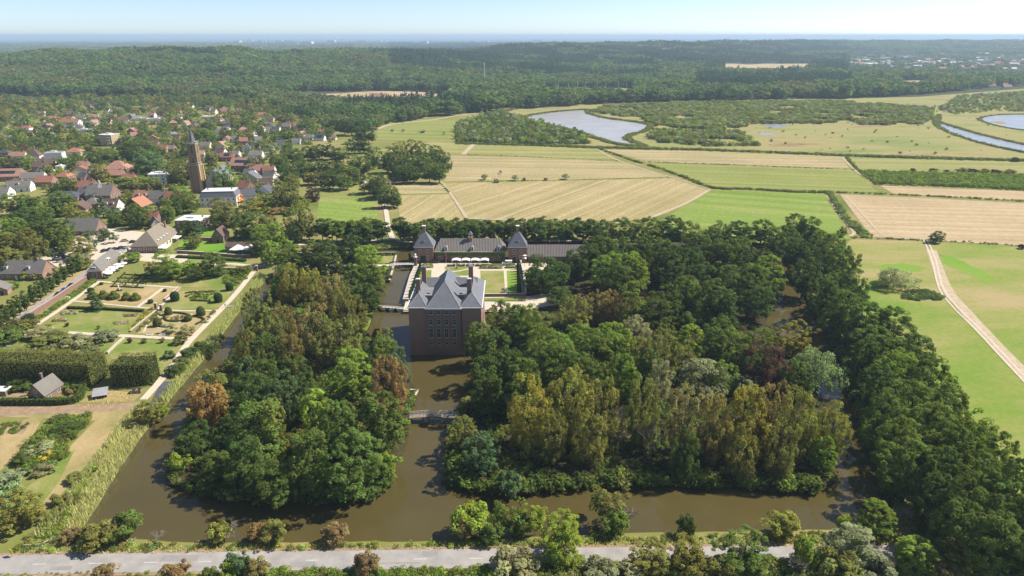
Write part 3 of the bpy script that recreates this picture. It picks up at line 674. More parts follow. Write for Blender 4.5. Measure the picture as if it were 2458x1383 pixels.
plant(O_, [(1880, 540, 100, 'oak', 'green'), (1932, 512, 118, 'oak', 'green'), (1990, 552, 100, 'oak', 'green'), (2028, 598, 88, 'oak', 'green'), (1955, 580, 108, 'oak', 'dark'), (2008, 640, 108, 'oak', 'green'), (2052, 652, 80, 'oak', 'dark'), (1992, 672, 90, 'oak', 'dark'), (1938, 625, 92, 'oak', 'dark'), (2040, 702, 92, 'oak', 'green'),
    (2085, 732, 118, 'oak', 'green'), (2150, 748, 108, 'oak', 'green'), (2112, 792, 130, 'oak', 'green'), (2200, 806, 116, 'oak', 'green'), (2092, 815, 76, 'oak', 'dark'), (2160, 852, 130, 'oak', 'bright'), (2243, 866, 110, 'oak', 'green'), (2122, 888, 92, 'oak', 'dark'), (2200, 918, 130, 'oak', 'green'), (2292, 930, 110, 'oak', 'green'), (2128, 948, 100, 'oak', 'green'),
    (2250, 972, 130, 'oak', 'green'), (2345, 992, 112, 'oak', 'bright'), (2165, 1006, 108, 'oak', 'green'), (2310, 1036, 120, 'oak', 'green'), (2408, 1050, 110, 'oak', 'green'), (2200, 1062, 138, 'oak', 'green'), (2284, 1088, 120, 'oak', 'dark'), (2372, 1098, 130, 'oak', 'green'), (2450, 1110, 120, 'oak', 'green'), (2320, 1150, 130, 'oak', 'dark'), (2425, 1170, 136, 'oak', 'green'), (2500, 1200, 130, 'oak', 'green'),
    (2256, 1140, 100, 'broad', 'dark', 15), (2400, 1240, 130, 'oak', 'green', 16), (2318, 1212, 124, 'oak', 'green', 16), (2490, 1280, 120, 'oak', 'dark', 15), (2068, 764, 62, 'oak', 'dark', 14), (2008, 726, 66, 'oak', 'green', 14), (1905, 575, 90, 'oak', 'dark', 17)])
V_ = 'on the verge behind the road'
plant(V_, [(30, 1185, 110, 'broad', 'olive', 10), (165, 1272, 48, 'shrub', 'rust', 3), (232, 1264, 90, 'shrub', 'olive', 5), (298, 1246, 78, 'shrub', 'green', 5), (378, 1272, 42, 'bare', 'dead', 4), (520, 1258, 54, 'shrub', 'yellow', 4.5), (556, 1254, 54, 'bare', 'dead', 5), (614, 1257, 52, 'shrub', 'rust', 4.5), (658, 1262, 62, 'shrub', 'olive', 4.5), (803, 1261, 60, 'shrub', 'rust', 4.5),
    (1128, 1216, 88, 'shrub', 'lime', 7), (1106, 1248, 50, 'shrub', 'brown', 5), (1210, 1200, 70, 'sparse', 'green', 9), (1245, 1232, 60, 'shrub', 'green', 6), (1292, 1208, 58, 'sparse', 'lime', 8), (1180, 1255, 60, 'shrub', 'green', 5), (1452, 1162, 88, 'sparse', 'olive', 11), (1478, 1232, 66, 'shrub', 'bright', 6), (1510, 1210, 60, 'bare', 'dead', 7),
    (1650, 1238, 44, 'shrub', 'dark', 5.5), (1884, 1236, 80, 'shrub', 'yellow', 6), (2115, 1214, 110, 'broad', 'bright', 8), (2032, 1242, 42, 'shrub', 'lime', 5), (2170, 1215, 60, 'bare', 'dead', 7)])
N_ = 'on the near side of the road'
plant(N_, [(878, 1330, 58, 'shrub', 'rust', 5), (245, 1360, 56, 'shrub', 'rust', 3.5), (420, 1358, 62, 'shrub', 'rust', 3.5), (500, 1366, 40, 'shrub', 'green', 3), (567, 1332, 52, 'shrub', 'blue', 5), (614, 1346, 58, 'shrub', 'brown', 4), (540, 1356, 40, 'shrub', 'lime', 4), (1355, 1246, 120, 'broad', 'lime', 11), (1236, 1330, 112, 'shrub', 'grey', 6), (1450, 1350, 80, 'shrub', 'grey', 5),
    (1562, 1314, 112, 'broad', 'olive', 8), (1662, 1306, 112, 'broad', 'olive', 8), (1795, 1284, 140, 'broad', 'green', 9), (1938, 1290, 66, 'shrub', 'lime', 8), (1925, 1330, 70, 'bare', 'dead', 6), (2050, 1272, 126, 'broad', 'grey', 9), (2020, 1330, 100, 'shrub', 'olive', 7), (2122, 1318, 110, 'bare', 'dead', 6), (2205, 1304, 108, 'broad', 'lime', 8), (2310, 1304, 104, 'broad', 'yellow', 8), (2385, 1346, 92, 'shrub', 'pale', 5), (2440, 1340, 80, 'shrub', 'dark', 6), (2110, 1345, 90, 'shrub', 'grey', 5), (2265, 1355, 70, 'shrub', 'brown', 5), (1720, 1360, 90, 'shrub', 'olive', 6), (1500, 1375, 90, 'shrub', 'grey', 4)])
A_ = 'in the avenue'
for row, (dy, h) in enumerate(((0, 12), (9, 12))):
    for i, x in enumerate(list(range(770, 925, 26)) + list(range(956, 1425, 27))):
        xx = x + row * 12 + RND.uniform(-3, 3)
        plant(A_ + (' far row' if row == 0 else ' near row'), [(xx, 528 + dy + RND.uniform(-3, 3), 40, 'lime', 'dark' if RND.random() < 0.55 else 'green', h + RND.uniform(-0.8, 1.4))])
plant('at the right end of the avenue', [(1450, 532, 70, 'oak', 'dark', 15), (1500, 528, 74, 'oak', 'green', 15), (1555, 526, 80, 'oak', 'green', 16), (1610, 524, 80, 'oak', 'dark', 16), (1660, 534, 80, 'oak', 'green', 15), (1720, 532, 84, 'oak', 'green', 15), (1780, 535, 80, 'oak', 'dark', 15), (1832, 530, 76, 'oak', 'green', 15)])
C_ = 'in the round field clump'
plant(C_, [(945, 345, 66, 'broad', 'olive', 19), (985, 334, 88, 'broad', 'yellow', 21), (1032, 346, 76, 'broad', 'green', 20), (1056, 362, 60, 'broad', 'green', 19), (960, 378, 70, 'oak', 'dark', 18), (1000, 372, 84, 'oak', 'green', 19), (1042, 388, 70, 'oak', 'green', 17), (930, 372, 50, 'oak', 'dark', 16), (980, 392, 70, 'oak', 'dark', 16)])
plant('beside the field lane', [(895, 414, 64, 'oak', 'dark', 16), (932, 448, 66, 'oak', 'green', 15), (920, 432, 50, 'oak', 'grey', 13), (892, 352, 42, 'broad', 'green', 20), (870, 378, 42, 'oak', 'green', 16), (905, 430, 50, 'oak', 'dark', 15)])
plant('in the open fields', [(1164, 419, 18, 'ball', 'silver', 4.5), (1237, 421, 18, 'ball', 'silver', 4.5), (1358, 418, 19, 'ball', 'silver', 4.5), (1192, 430, 14, 'shrub', 'silver', 3), (1200, 406, 18, 'bare', 'dead', 8), (1258, 427, 8, 'shrub', 'rust', 2.5), (1310, 427, 9, 'shrub', 'rust', 2.5),
    (942, 310, 9, 'ball', 'silver', 3.5), (968, 310, 9, 'ball', 'silver', 3.5), (1014, 313, 16, 'shrub', 'silver', 3), (1066, 316, 8, 'ball', 'silver', 3.5), (2150, 645, 88, 'willow', 'silver', 9), (2251, 556, 36, 'oak', 'dark', 6), (2025, 545, 24, 'oak', 'dark', 6), (2437, 378, 16, 'shrub', 'dark', 4), (2192, 404, 12, 'shrub', 'copper', 3), (2242, 404, 22, 'shrub', 'copper', 3.5), (2272, 408, 14, 'shrub', 'copper', 3), (2310, 405, 28, 'shrub', 'brown', 4), (2336, 406, 26, 'shrub', 'copper', 4), (2366, 407, 24, 'shrub', 'brown', 4), (2392, 408, 24, 'shrub', 'copper', 4), (2425, 409, 30, 'shrub', 'brown', 4), (2455, 586, 14, 'shrub', 'copper', 3)])
M_ = 'in the copse by the village'
plant(M_, [(700, 352, 58, 'broad', 'green', 15), (742, 350, 58, 'oak', 'dark', 15), (782, 345, 58, 'oak', 'dark', 15), (815, 350, 50, 'broad', 'green', 15), (850, 372, 44, 'oak', 'green', 14), (720, 384, 60, 'oak', 'green', 14), (762, 384, 60, 'oak', 'green', 14), (802, 388, 60, 'oak', 'dark', 14), (832, 398, 54, 'oak', 'green', 13), (690, 394, 58, 'broad', 'dark', 15), (748, 410, 60, 'oak', 'olive', 12), (788, 412, 56, 'oak', 'dark', 12), (822, 418, 50, 'oak', 'green', 12), (852, 405, 44, 'oak', 'green', 13), (842, 285, 80, 'oak', 'dark', 20), (875, 300, 62, 'oak', 'dark', 20), (860, 328, 60, 'oak', 'dark', 17), (712, 360, 30, 'broad', 'green', 18), (700, 420, 40, 'broad', 'olive', 12), (668, 372, 50, 'oak', 'green', 12)])
K_ = 'in the village round the church'
plant(K_, [(428, 384, 108, 'broad', 'olive', 20), (322, 336, 96, 'yew', 'dark', 20), (350, 372, 72, 'yew', 'blue', 16), (230, 392, 66, 'broad', 'yellow', 15), (522, 402, 46, 'broad', 'bright', 19), (548, 404, 46, 'broad', 'lime', 18), (482, 308, 46, 'broad', 'lime', 14), (680, 432, 72, 'broad', 'olive', 20), (722, 488, 84, 'broad', 'olive', 22), (748, 448, 40, 'broad', 'copper', 11), (560, 480, 112, 'broad', 'olive', 17), (604, 505, 100, 'broad', 'green', 16), (645, 530, 84, 'broad', 'lime', 14), (525, 478, 60, 'broad', 'olive', 14),
    (452, 462, 46, 'broad', 'green', 14), (398, 476, 44, 'broad', 'bright', 16), (432, 450, 50, 'broad', 'lime', 15), (415, 470, 36, 'oak', 'dark', 14), (300, 494, 128, 'oak', 'green', 14), (238, 470, 34, 'conifer', 'blue', 15), (200, 510, 50, 'oak', 'green', 9), (468, 530, 40, 'broad', 'blue', 10), (445, 530, 40, 'broad', 'dark', 10), (605, 380, 44, 'oak', 'dark', 9), (470, 380, 50, 'broad', 'olive', 12), (375, 350, 50, 'oak', 'green', 12),
    (130, 440, 30, 'oak', 'dark', 9), (150, 428, 34, 'broad', 'green', 11), (172, 430, 34, 'broad', 'olive', 11), (60, 375, 40, 'broad', 'lime', 10), (110, 395, 36, 'oak', 'olive', 8), (150, 375, 50, 'oak', 'green', 10), (205, 370, 60, 'oak', 'dark', 12), (250, 360, 56, 'oak', 'green', 12), (180, 390, 30, 'broad', 'olive', 10), (645, 470, 40, 'shrub', 'olive', 5), (660, 500, 40, 'shrub', 'rust', 4), (620, 490, 36, 'shrub', 'gold', 4), (640, 520, 60, 'oak', 'brown', 7), (690, 530, 50, 'oak', 'brown', 7), (580, 420, 40, 'oak', 'green', 8), (622, 440, 34, 'broad', 'bright', 7), (20, 380, 60, 'oak', 'dark', 13), (445, 352, 34, 'oak', 'dark', 10), (505, 365, 40, 'oak', 'olive', 10)])
for i in range(5):
    plant('in the church lime rows', [(283 + i * 21, 425 + i * 0.5, 24, 'lime', 'lime', 8.5), (292 + i * 21, 437 + i * 0.5, 24, 'lime', 'olive', 8)])
W_ = 'in the wood by the car park'
plant(W_, [(60, 505, 118, 'oak', 'dark', 17), (112, 468, 108, 'oak', 'green', 15), (30, 468, 86, 'oak', 'green', 15), (108, 525, 116, 'oak', 'dark', 16), (46, 556, 140, 'oak', 'olive', 15), (20, 520, 90, 'oak', 'bright', 16), (150, 470, 60, 'broad', 'lime', 10), (175, 490, 60, 'broad', 'yellow', 9), (135, 545, 80, 'oak', 'green', 13), (-20, 560, 100, 'oak', 'green', 14), (10, 600, 80, 'oak', 'olive', 11), (185, 572, 62, 'broad', 'yellow', 10), (150, 584, 30, 'sparse', 'green', 7), (208, 552, 30, 'sparse', 'blue', 6), (244, 550, 34, 'oak', 'blue', 7), (268, 560, 24, 'sparse', 'blue', 6), (225, 572, 20, 'sparse', 'blue', 6), (120, 600, 22, 'sparse', 'blue', 6), (60, 478, 70, 'oak', 'green', 14), (85, 500, 70, 'oak', 'green', 15)])
H_ = 'in the park by the barn'
plant(H_, [(398, 606, 82, 'broad', 'lime', 12), (505, 608, 72, 'broad', 'green', 12), (460, 562, 42, 'oak', 'olive', 8), (312, 608, 42, 'shrub', 'bright', 4.5), (365, 630, 40, 'oak', 'olive', 6), (440, 632, 50, 'shrub', 'lime', 6), (470, 640, 50, 'yew', 'dark', 7), (580, 640, 46, 'shrub', 'green', 4), (620, 560, 70, 'broad', 'green', 12), (660, 575, 90, 'broad', 'lime', 14), (705, 545, 40, 'broad', 'dark', 10)])
S_ = 'beside the garden street'
plant(S_, [(165, 622, 21, 'column', 'dark', 9.2), (148, 634, 21, 'column', 'dark', 9.2), (132, 645, 21, 'column', 'dark', 9.2), (117, 656, 21, 'column', 'dark', 9.2), (101, 665, 23, 'column', 'dark', 9.2), (87, 676, 23, 'column', 'dark', 9.2), (71, 686, 23, 'column', 'dark', 9.2), (53, 700, 23, 'column', 'dark', 9.2), (36, 710, 23, 'column', 'dark', 9.2), (20, 720, 23, 'column', 'dark', 9.2), (5, 732, 25, 'column', 'dark', 9.2), (-12, 742, 25, 'column', 'dark', 9.2), (182, 612, 23, 'column', 'green', 9.2)])
D_ = 'in the formal garden'
plant(D_, [(225, 709, 36, 'conifer', 'blue', 7), (60, 650, 40, 'shrub', 'olive', 4), (85, 650, 40, 'shrub', 'brown', 4), (25, 678, 40, 'shrub', 'bright', 3), (195, 610, 50, 'shrub', 'grey', 4), (190, 628, 60, 'shrub', 'olive', 4), (250, 795, 56, 'shrub', 'grey', 4), (90, 793, 60, 'shrub', 'grey', 3.5), (130, 800, 70, 'shrub', 'olive', 3.5), (185, 808, 70, 'shrub', 'grey', 3.5), (40, 770, 70, 'shrub', 'olive', 5), (12, 790, 70, 'shrub', 'green', 5), (410, 778, 36, 'sparse', 'silver', 3.5), (447, 780, 42, 'sparse', 'grey', 3.5), (432, 808, 30, 'shrub', 'olive', 3), (345, 812, 14, 'shrub', 'green', 2), (388, 812, 12, 'shrub', 'rust', 2), (310, 812, 12, 'shrub', 'copper', 2), (405, 842, 28, 'shrub', 'blue', 3), (480, 820, 34, 'shrub', 'dark', 4), (505, 825, 34, 'yew', 'dark', 4.5), (452, 838, 40, 'shrub', 'dark', 3.5), (435, 862, 40, 'shrub', 'olive', 3), (420, 880, 44, 'shrub', 'dark', 3), (350, 965, 70, 'broad', 'olive', 6), (380, 975, 50, 'shrub', 'lime', 4), (160, 775, 10, 'shrub', 'copper', 1.6), (115, 778, 16, 'shrub', 'bright', 1.8), (235, 782, 8, 'shrub', 'green', 1.5)])
Q_ = 'in the vegetable garden'
plant(Q_, [(95, 1070, 60, 'shrub', 'silver', 3), (152, 1022, 54, 'shrub', 'dark', 2.6), (60, 1090, 60, 'shrub', 'dark', 2.5), (135, 1080, 50, 'shrub', 'green', 2.5), (100, 1120, 50, 'shrub', 'grey', 2), (115, 1090, 36, 'shrub', 'gold', 2), (20, 1135, 60, 'shrub', 'silver', 4), (20, 1170, 70, 'shrub', 'pale', 5), (140, 1190, 40, 'shrub', 'olive', 2.5), (175, 1140, 40, 'shrub', 'olive', 2), (80, 1050, 40, 'shrub', 'green', 2.5), (40, 915, 50, 'shrub', 'dark', 3), (150, 918, 32, 'shrub', 'bright', 2.6), (176, 918, 36, 'shrub', 'green', 2.6), (168, 935, 24, 'shrub', 'rust', 1.6), (70, 915, 40, 'shrub', 'green', 2.6)])

# ------------------------------------------------------------------ masses of plants (woods, scrub, reeds): nobody could count these
def far_spec():
    c = bpy.data.collections.new('plants_of_a_mass')
    for i in range(5):
        g = rngs(200 + i); c.objects.link(bpy.data.objects.new('mass_%d' % i, crown(g, 6.0, 2.0, 15, 34, 15, 1.35, 1.9, 'dome', LEAFS)))
    for i in range(3):
        g = rngs(300 + i); c.objects.link(bpy.data.objects.new('mass_%d' % (5 + i), crown(g, 3.4, 1.0, 20, 46, 8, 1.15, 1.3, 'cone', LEAFS, flat=0.5)))
    for i in range(3):
        g = rngs(400 + i); c.objects.link(bpy.data.objects.new('mass_%d' % (8 + i), crown(g, 3.0, 0.0, 4.6, 26, 15, 0.75, 1.0, 'round', LEAFS)))
    for i in range(2):
        g = rngs(500 + i); c.objects.link(bpy.data.objects.new('mass_s%d' % (11 + i), crown(g, 1.0, 0.0, 1.3, 16, 16, 0.26, 0.4, 'round', LEAFS)))
    return c
MASSC = far_spec()
def mass_group():
    ng = bpy.data.node_groups.new('mass', 'GeometryNodeTree')
    ng.interface.new_socket('Geometry', in_out='INPUT', socket_type='NodeSocketGeometry'); ng.interface.new_socket('Geometry', in_out='OUTPUT', socket_type='NodeSocketGeometry')
    N = ng.nodes; L = ng.links
    gi = N.new('NodeGroupInput'); go = N.new('NodeGroupOutput'); ip = N.new('GeometryNodeInstanceOnPoints'); ci = N.new('GeometryNodeCollectionInfo')
    ci.inputs['Collection'].default_value = MASSC; ci.inputs['Separate Children'].default_value = True; ci.inputs['Reset Children'].default_value = True
    def at(nm, ty):
        a = N.new('GeometryNodeInputNamedAttribute'); a.data_type = ty; a.inputs['Name'].default_value = nm
        return a.outputs['Attribute']
    L.new(gi.outputs[0], ip.inputs['Points']); L.new(ci.outputs[0], ip.inputs['Instance']); ip.inputs['Pick Instance'].default_value = True
    L.new(at('idx', 'INT'), ip.inputs['Instance Index']); L.new(at('rot', 'FLOAT_VECTOR'), ip.inputs['Rotation']); L.new(at('scl', 'FLOAT_VECTOR'), ip.inputs['Scale'])
    L.new(ip.outputs[0], go.inputs[0]); return ng
MASSG = mass_group()
def mass(name, label, cat, Pts, idx, scl, col):
    n = len(Pts); me = bpy.data.meshes.new(name); me.vertices.add(n); me.vertices.foreach_set('co', np.asarray(Pts, np.float32).ravel())
    me.attributes.new('idx', 'INT', 'POINT').data.foreach_set('value', np.asarray(idx, np.int32))
    rot = np.zeros((n, 3), np.float32); rot[:, 2] = NP.uniform(0, 6.28, n)
    me.attributes.new('rot', 'FLOAT_VECTOR', 'POINT').data.foreach_set('vector', rot.ravel())
    me.attributes.new('scl', 'FLOAT_VECTOR', 'POINT').data.foreach_set('vector', np.asarray(scl, np.float32).ravel())
    cc = np.ones((n, 4), np.float32); cc[:, :3] = col
    me.attributes.new('col', 'FLOAT_COLOR', 'POINT').data.foreach_set('color', cc.ravel())
    o = ob(name, me); md = o.modifiers.new('plants', 'NODES'); md.node_group = MASSG
    return tag(o, label, cat, kind='stuff')
def vnoise(X, Y, s, seed):
    g = rngs(seed); k = g.uniform(-1, 1, (9, 2)) / s * 2.2; ph = g.uniform(0, 6.28, 9)
    return sum(np.sin(X * k[i, 0] * (1 + i * 0.3) + Y * k[i, 1] * (1 + i * 0.3) + ph[i]) for i in range(9)) / 4.0
def pick(cols, w, n):
    c = np.array([COLR[k] for k in cols]); w = np.array(w, float); i = NP.choice(len(cols), n, p=w / w.sum())
    return c[i] * NP.uniform(0.82, 1.25, (n, 1))

T_EDGE = [(-900, 238), (0, 238), (200, 241), (400, 238), (560, 236), (640, 258), (720, 286), (790, 330), (815, 342), (838, 338), (880, 318), (902, 303), (960, 293), (1060, 280), (1200, 266), (1300, 259), (1420, 252), (1520, 247), (1800, 240), (2000, 237), (2150, 234), (2300, 222), (2458, 206), (3300, 200)]
HOUSEPTS = []                                           # filled before the masses are planted
def forest():
    pts = []
    for y0, y1, s in ((850, 1300, 9.0), (1300, 2000, 9.5), (2000, 3000, 12.0), (3000, 4400, 16.0), (4400, 6600, 22.0), (6600, 9500, 34.0)):
        n = int((y1 * y1 - y0 * y0) / 2 * 1.62 / (s * s))
        Y = np.sqrt(NP.uniform(y0 * y0, y1 * y1, n)); A = NP.uniform(-0.81, 0.81, n); pts.append(np.stack([A * Y, Y, np.full(n, s / 9.0)], 1))
    p = np.concatenate(pts); X, Y, S = p.T
    xi = CX + F / CP * X / Y
    ye = lerp_table(T_EDGE, xi)
    th = PITCH + np.arctan((ye - CY) / F)
    k = Y > CAMH / np.tan(th) + vnoise(X, Y, 60, 3) * 8
    for c in ([(700, 223), (860, 220), (935, 218), (1010, 220), (1090, 226), (1080, 250), (930, 255), (830, 252), (712, 246)],):
        k &= ~inside(P(c), X, Y)
    Z = hills(X, Y)
    zc = Y * CP + (CAMH - Z) * SP; sx = CX + F * X / zc; sy = CY - F * (Y * SP - (CAMH - Z) * CP) / zc
    def clear(x0, x1, y0, y1): return (sx > x0) & (sx < x1) & (sy > y0) & (sy < y1)
    k &= ~clear(1738, 1945, 152, 178); k &= ~clear(2155, 2235, 194, 216)
    k &= ~(clear(1295, 1525, 211, 234))
    town = clear(2040, 2600, 130, 184) & (Y > 1900); k &= ~(town & (NP.uniform(size=len(X)) < np.where(vnoise(X, Y, 150, 31) > -0.1, 0.93, 0.6)))
    k &= ~(clear(2300, 2600, 196, 216) & (NP.uniform(size=len(X)) < 0.6))
    X, Y, S, Z = X[k], Y[k], S[k], Z[k]; xi = xi[k]; sy = sy[k]; n = len(X)
    con = vnoise(X, Y, 300, 5) + 0.5 * vnoise(X, Y, 110, 6)
    con += np.where((xi > 930) & (xi < 2050) & (Y > 1900), 0.75, -0.5) + np.where((xi > 300) & (xi < 620) & (Y > 1500) & (Y < 2300), 0.7, 0)
    con += np.where((xi > 1680) & (xi < 2060) & (Y > 1500) & (Y < 1900), 1.6, 0)
    iscon = con > 0.45
    idx = np.where(iscon, NP.integers(5, 8, n), NP.integers(0, 5, n))
    brown = vnoise(X, Y, 170, 8) + 0.6 * vnoise(X, Y, 60, 9) + np.where((Y < 2000) & (xi < 800), 0.45, 0)
    col = pick(['dark', 'green', 'olive', 'lime'], [4, 4.5, 2.0, 0.6], n)
    colb = pick(['brown', 'olive', 'green'], [2.5, 5, 2.5], n) * 0.9
    col = np.where((brown > 0.95)[:, None], colb, col)
    col = np.where(iscon[:, None], np.array(COLR['dark']) * np.array([1.0, 1.0, 1.5]) * NP.uniform(0.8, 1.15, (n, 1)), col)
    sc = S * NP.uniform(0.85, 1.25, n); sc3 = np.stack([sc * 1.22, sc * 1.22, np.minimum(sc, 1.0 + 0.12 * sc) * NP.uniform(0.85, 1.12, n)], 1)
    tw = (xi > 2040) & (Y > 1900) & (Y < 5500); sc3[tw] *= 0.62
    hgt = 1 + 0.22 * vnoise(X, Y, 130, 77); sc3 *= np.clip(hgt, 0.65, 1.2)[:, None]
    near = (Y < 1500) & (xi > 850); sc3[near & ~iscon] *= 1.12
    col = col * np.array([0.86, 0.98, 1.2])
    mass('forest', 'mixed broadleaf and conifer forest covering the hills behind', 'forest', np.stack([X, Y, Z - 0.3], 1), idx, sc3, col)
    # trees among the houses at the back of the village
    V = P([(-160, 236), (0, 238), (400, 236), (560, 234), (650, 260), (720, 290), (800, 335), (790, 345), (690, 345), (640, 375), (560, 380), (480, 350), (380, 372), (300, 350), (200, 372), (100, 362), (-160, 400)])
    X, Y = scatter(V, 1 / 130.0); k = np.ones(len(X), bool)
    for hx, hy, r in HOUSEPTS: k &= ((X - hx) ** 2 + ((Y - hy + r * 2.1) * 0.34) ** 2) > (r * 1.2) ** 2
    X, Y = X[k], Y[k]; n = len(X)
    sc = np.where(NP.uniform(size=n) < 0.2, NP.uniform(0.75, 1.0, n), NP.uniform(0.4, 0.78, n)); col = pick(['dark', 'green', 'olive', 'lime', 'yellow', 'brown', 'blue', 'copper'], [3.5, 5, 2.2, 1.4, 0.7, 0.9, 0.6, 0.25], n)
    mass('village_wood', 'mixed garden trees crowding the far side of the village', 'trees', np.stack([X, Y, X * 0], 1), np.where(NP.uniform(size=n) < 0.1, NP.integers(5, 8, n), NP.integers(0, 5, n)), np.stack([sc, sc, sc * NP.uniform(0.8, 1.1, n)], 1), col)
def village_gardens():
    V = P([(-160, 330), (0, 300), (300, 290), (560, 290), (800, 325), (800, 345), (700, 350), (690, 440), (620, 500), (480, 480), (440, 520), (350, 545), (250, 520), (160, 540), (100, 455), (-160, 480)])
    X, Y = scatter(V, 1 / 42.0); k = np.ones(len(X), bool)
    for hx, hy, r in HOUSEPTS: k &= ((X - hx) ** 2 + ((Y - hy + r * 1.2) * 0.5) ** 2) > (r * 1.05) ** 2
    X, Y = X[k], Y[k]; n = len(X); sc = NP.uniform(0.35, 0.9, n)
    mass('village_gardens', 'garden bushes and small trees between the village houses', 'bushes', np.stack([X, Y, X * 0], 1), NP.integers(8, 11, n), np.stack([sc, sc, sc * NP.uniform(0.8, 1.4, n)], 1), pick(['dark', 'green', 'olive', 'lime', 'yellow', 'brown', 'blue'], [3, 5, 3, 2, 1, 1, 1], n))
def scrub():
    village_gardens()
    A = P([(1096, 343), (1098, 300), (1150, 284), (1205, 268), (1250, 290), (1320, 306), (1380, 322), (1418, 345), (1300, 350)])
    B = P([(1416, 268), (1450, 256), (1560, 250), (1700, 246), (2000, 244), (2240, 262), (2240, 285), (2205, 302), (1900, 297), (1800, 298), (1780, 312), (1790, 330), (1822, 350), (1700, 352), (1590, 343), (1552, 330), (1575, 312), (1575, 298), (1500, 286)])
    C2 = P([(2250, 262), (2300, 232), (2560, 215), (2560, 270), (2400, 268), (2290, 275)])
    X, Y = scatter(A, 1 / 13.0); n = len(X); sc = NP.uniform(0.45, 1.25, n)
    col = pick(['green', 'olive', 'silver', 'lime', 'blue'], [4, 3, 2, 2, 1.5], n)
    mass('willow_scrub', 'dense willow scrub on the near shore of the lake', 'scrub', np.stack([X, Y, X * 0], 1), NP.integers(8, 11, n), np.stack([sc, sc, sc * np.where(NP.uniform(size=n) < 0.15, 1.7, 1.0)], 1), col)
    X, Y = scatter(B, 1 / 15.0); k = vnoise(X, Y, 60, 21) + 0.5 * vnoise(X, Y, 25, 22) > -0.5
    X2, Y2 = scatter(C2, 1 / 70.0); X = np.concatenate([X[k], X2]); Y = np.concatenate([Y[k], Y2]); n = len(X); sc = NP.uniform(0.4, 1.15, n)
    col = pick(['green', 'olive', 'lime', 'silver', 'grey', 'yellow'], [3, 4, 3, 1.5, 2, 1], n)
    mass('marsh_scrub', 'low grey green scrub spread over the marsh beyond the fields', 'scrub', np.stack([X, Y, X * 0], 1), NP.integers(8, 11, n), np.stack([sc * 1.1, sc * 1.1, sc * 0.95], 1), col)
    X, Y = scatter(P([(1560, 345), (1800, 300), (1830, 250), (2240, 245), (2458, 230), (2458, 375), (2030, 370)]), 1 / 1100.0); k = np.ones(len(X), bool)
    for wpl in ([(2230, 270), (2270, 270), (2480, 350), (2480, 380), (2300, 335), (2240, 300)], [(2340, 270), (2600, 270), (2600, 325), (2380, 305)]): k &= ~inside(P(wpl), X, Y)
    X, Y = X[k], Y[k]; n = len(X); sc = NP.uniform(0.15, 0.6, n)
    mass('marsh_bushes', 'scattered small bushes on the open marsh at the right', 'bushes', np.stack([X, Y, X * 0], 1), NP.integers(8, 11, n), np.stack([sc, sc, sc * 0.9], 1), pick(['green', 'olive', 'grey', 'copper'], [3, 4, 2, .6], n))
    # undergrowth on the two islands and under the belt
    for nm, lab, pl, d in (('undergrowth', 'low undergrowth along the shores of the wooded island', LISL, 1 / 5.0), ('undergrowth', 'low undergrowth under the park trees', [(1265, 760)] + RISL[6:22] + [(1850, 792), (1560, 740), (1400, 760)], 1 / 7.0), ('undergrowth', 'low undergrowth under the outer belt of trees', [(1920, 560), (2000, 560), (2060, 690), (2200, 830), (2330, 1000), (2458, 1160), (2458, 1290), (2170, 1275), (2150, 1200), (2105, 1100), (2060, 970), (2040, 880), (1995, 800), (1950, 735), (1930, 680)], 1 / 8.0)):
        X, Y = scatter(P(pl), d); n = len(X)
        k = np.ones(n, bool)
        for poly in ([(870, 735), (905, 735), (893, 800), (870, 800)], [(640, 628), (960, 612), (950, 645), (640, 652)]): k &= ~inside(P(poly), X, Y)
        X, Y = X[k], Y[k]; n = len(X); sc = NP.uniform(0.6, 1.7, n)
        mass(nm, lab, 'undergrowth', np.stack([X, Y, X * 0 - 0.1], 1), NP.integers(11, 13, n), np.stack([sc, sc, sc], 1), pick(['dark', 'green', 'olive', 'bright'], [4, 4, 2, 1], n))
    for lab, line, den in (('dark bushes overhanging the shore of the left wooded island', [(925, 1150), (900, 1183), (830, 1197), (700, 1195), (560, 1187), (450, 1168)], 1.1), ('dark bushes overhanging the front shore of the park island', [(1100, 1010), (1090, 1070), (1092, 1130), (1122, 1170), (1300, 1168), (1500, 1154), (1750, 1158), (1950, 1168), (1975, 1166)], 1.3), ('bushes along the outer right bank of the moat', [(1948, 735), (1992, 800), (2037, 880), (2058, 970), (2107, 1100), (2152, 1200)], 0.7)):
        ln = np.array([p[:2] for p in smooth_line(P(line), 30)]); seg = np.linalg.norm(np.diff(ln, axis=0), axis=1); i = NP.choice(len(seg), int(seg.sum() * den), p=seg / seg.sum()); t = NP.uniform(0, 1, len(i))[:, None]
        q = ln[i] * (1 - t) + ln[i + 1] * t + NP.normal(size=(len(i), 2)) * 0.5; n = len(q); sc = NP.uniform(0.28, 0.85, n)
        mass('shore_bushes', lab, 'bushes', np.concatenate([q, np.full((n, 1), -0.9)], 1), NP.integers(8, 11, n), np.stack([sc, sc, sc * 0.9], 1), pick(['dark', 'green', 'olive', 'lime'], [5, 3, 1.5, .5], n))
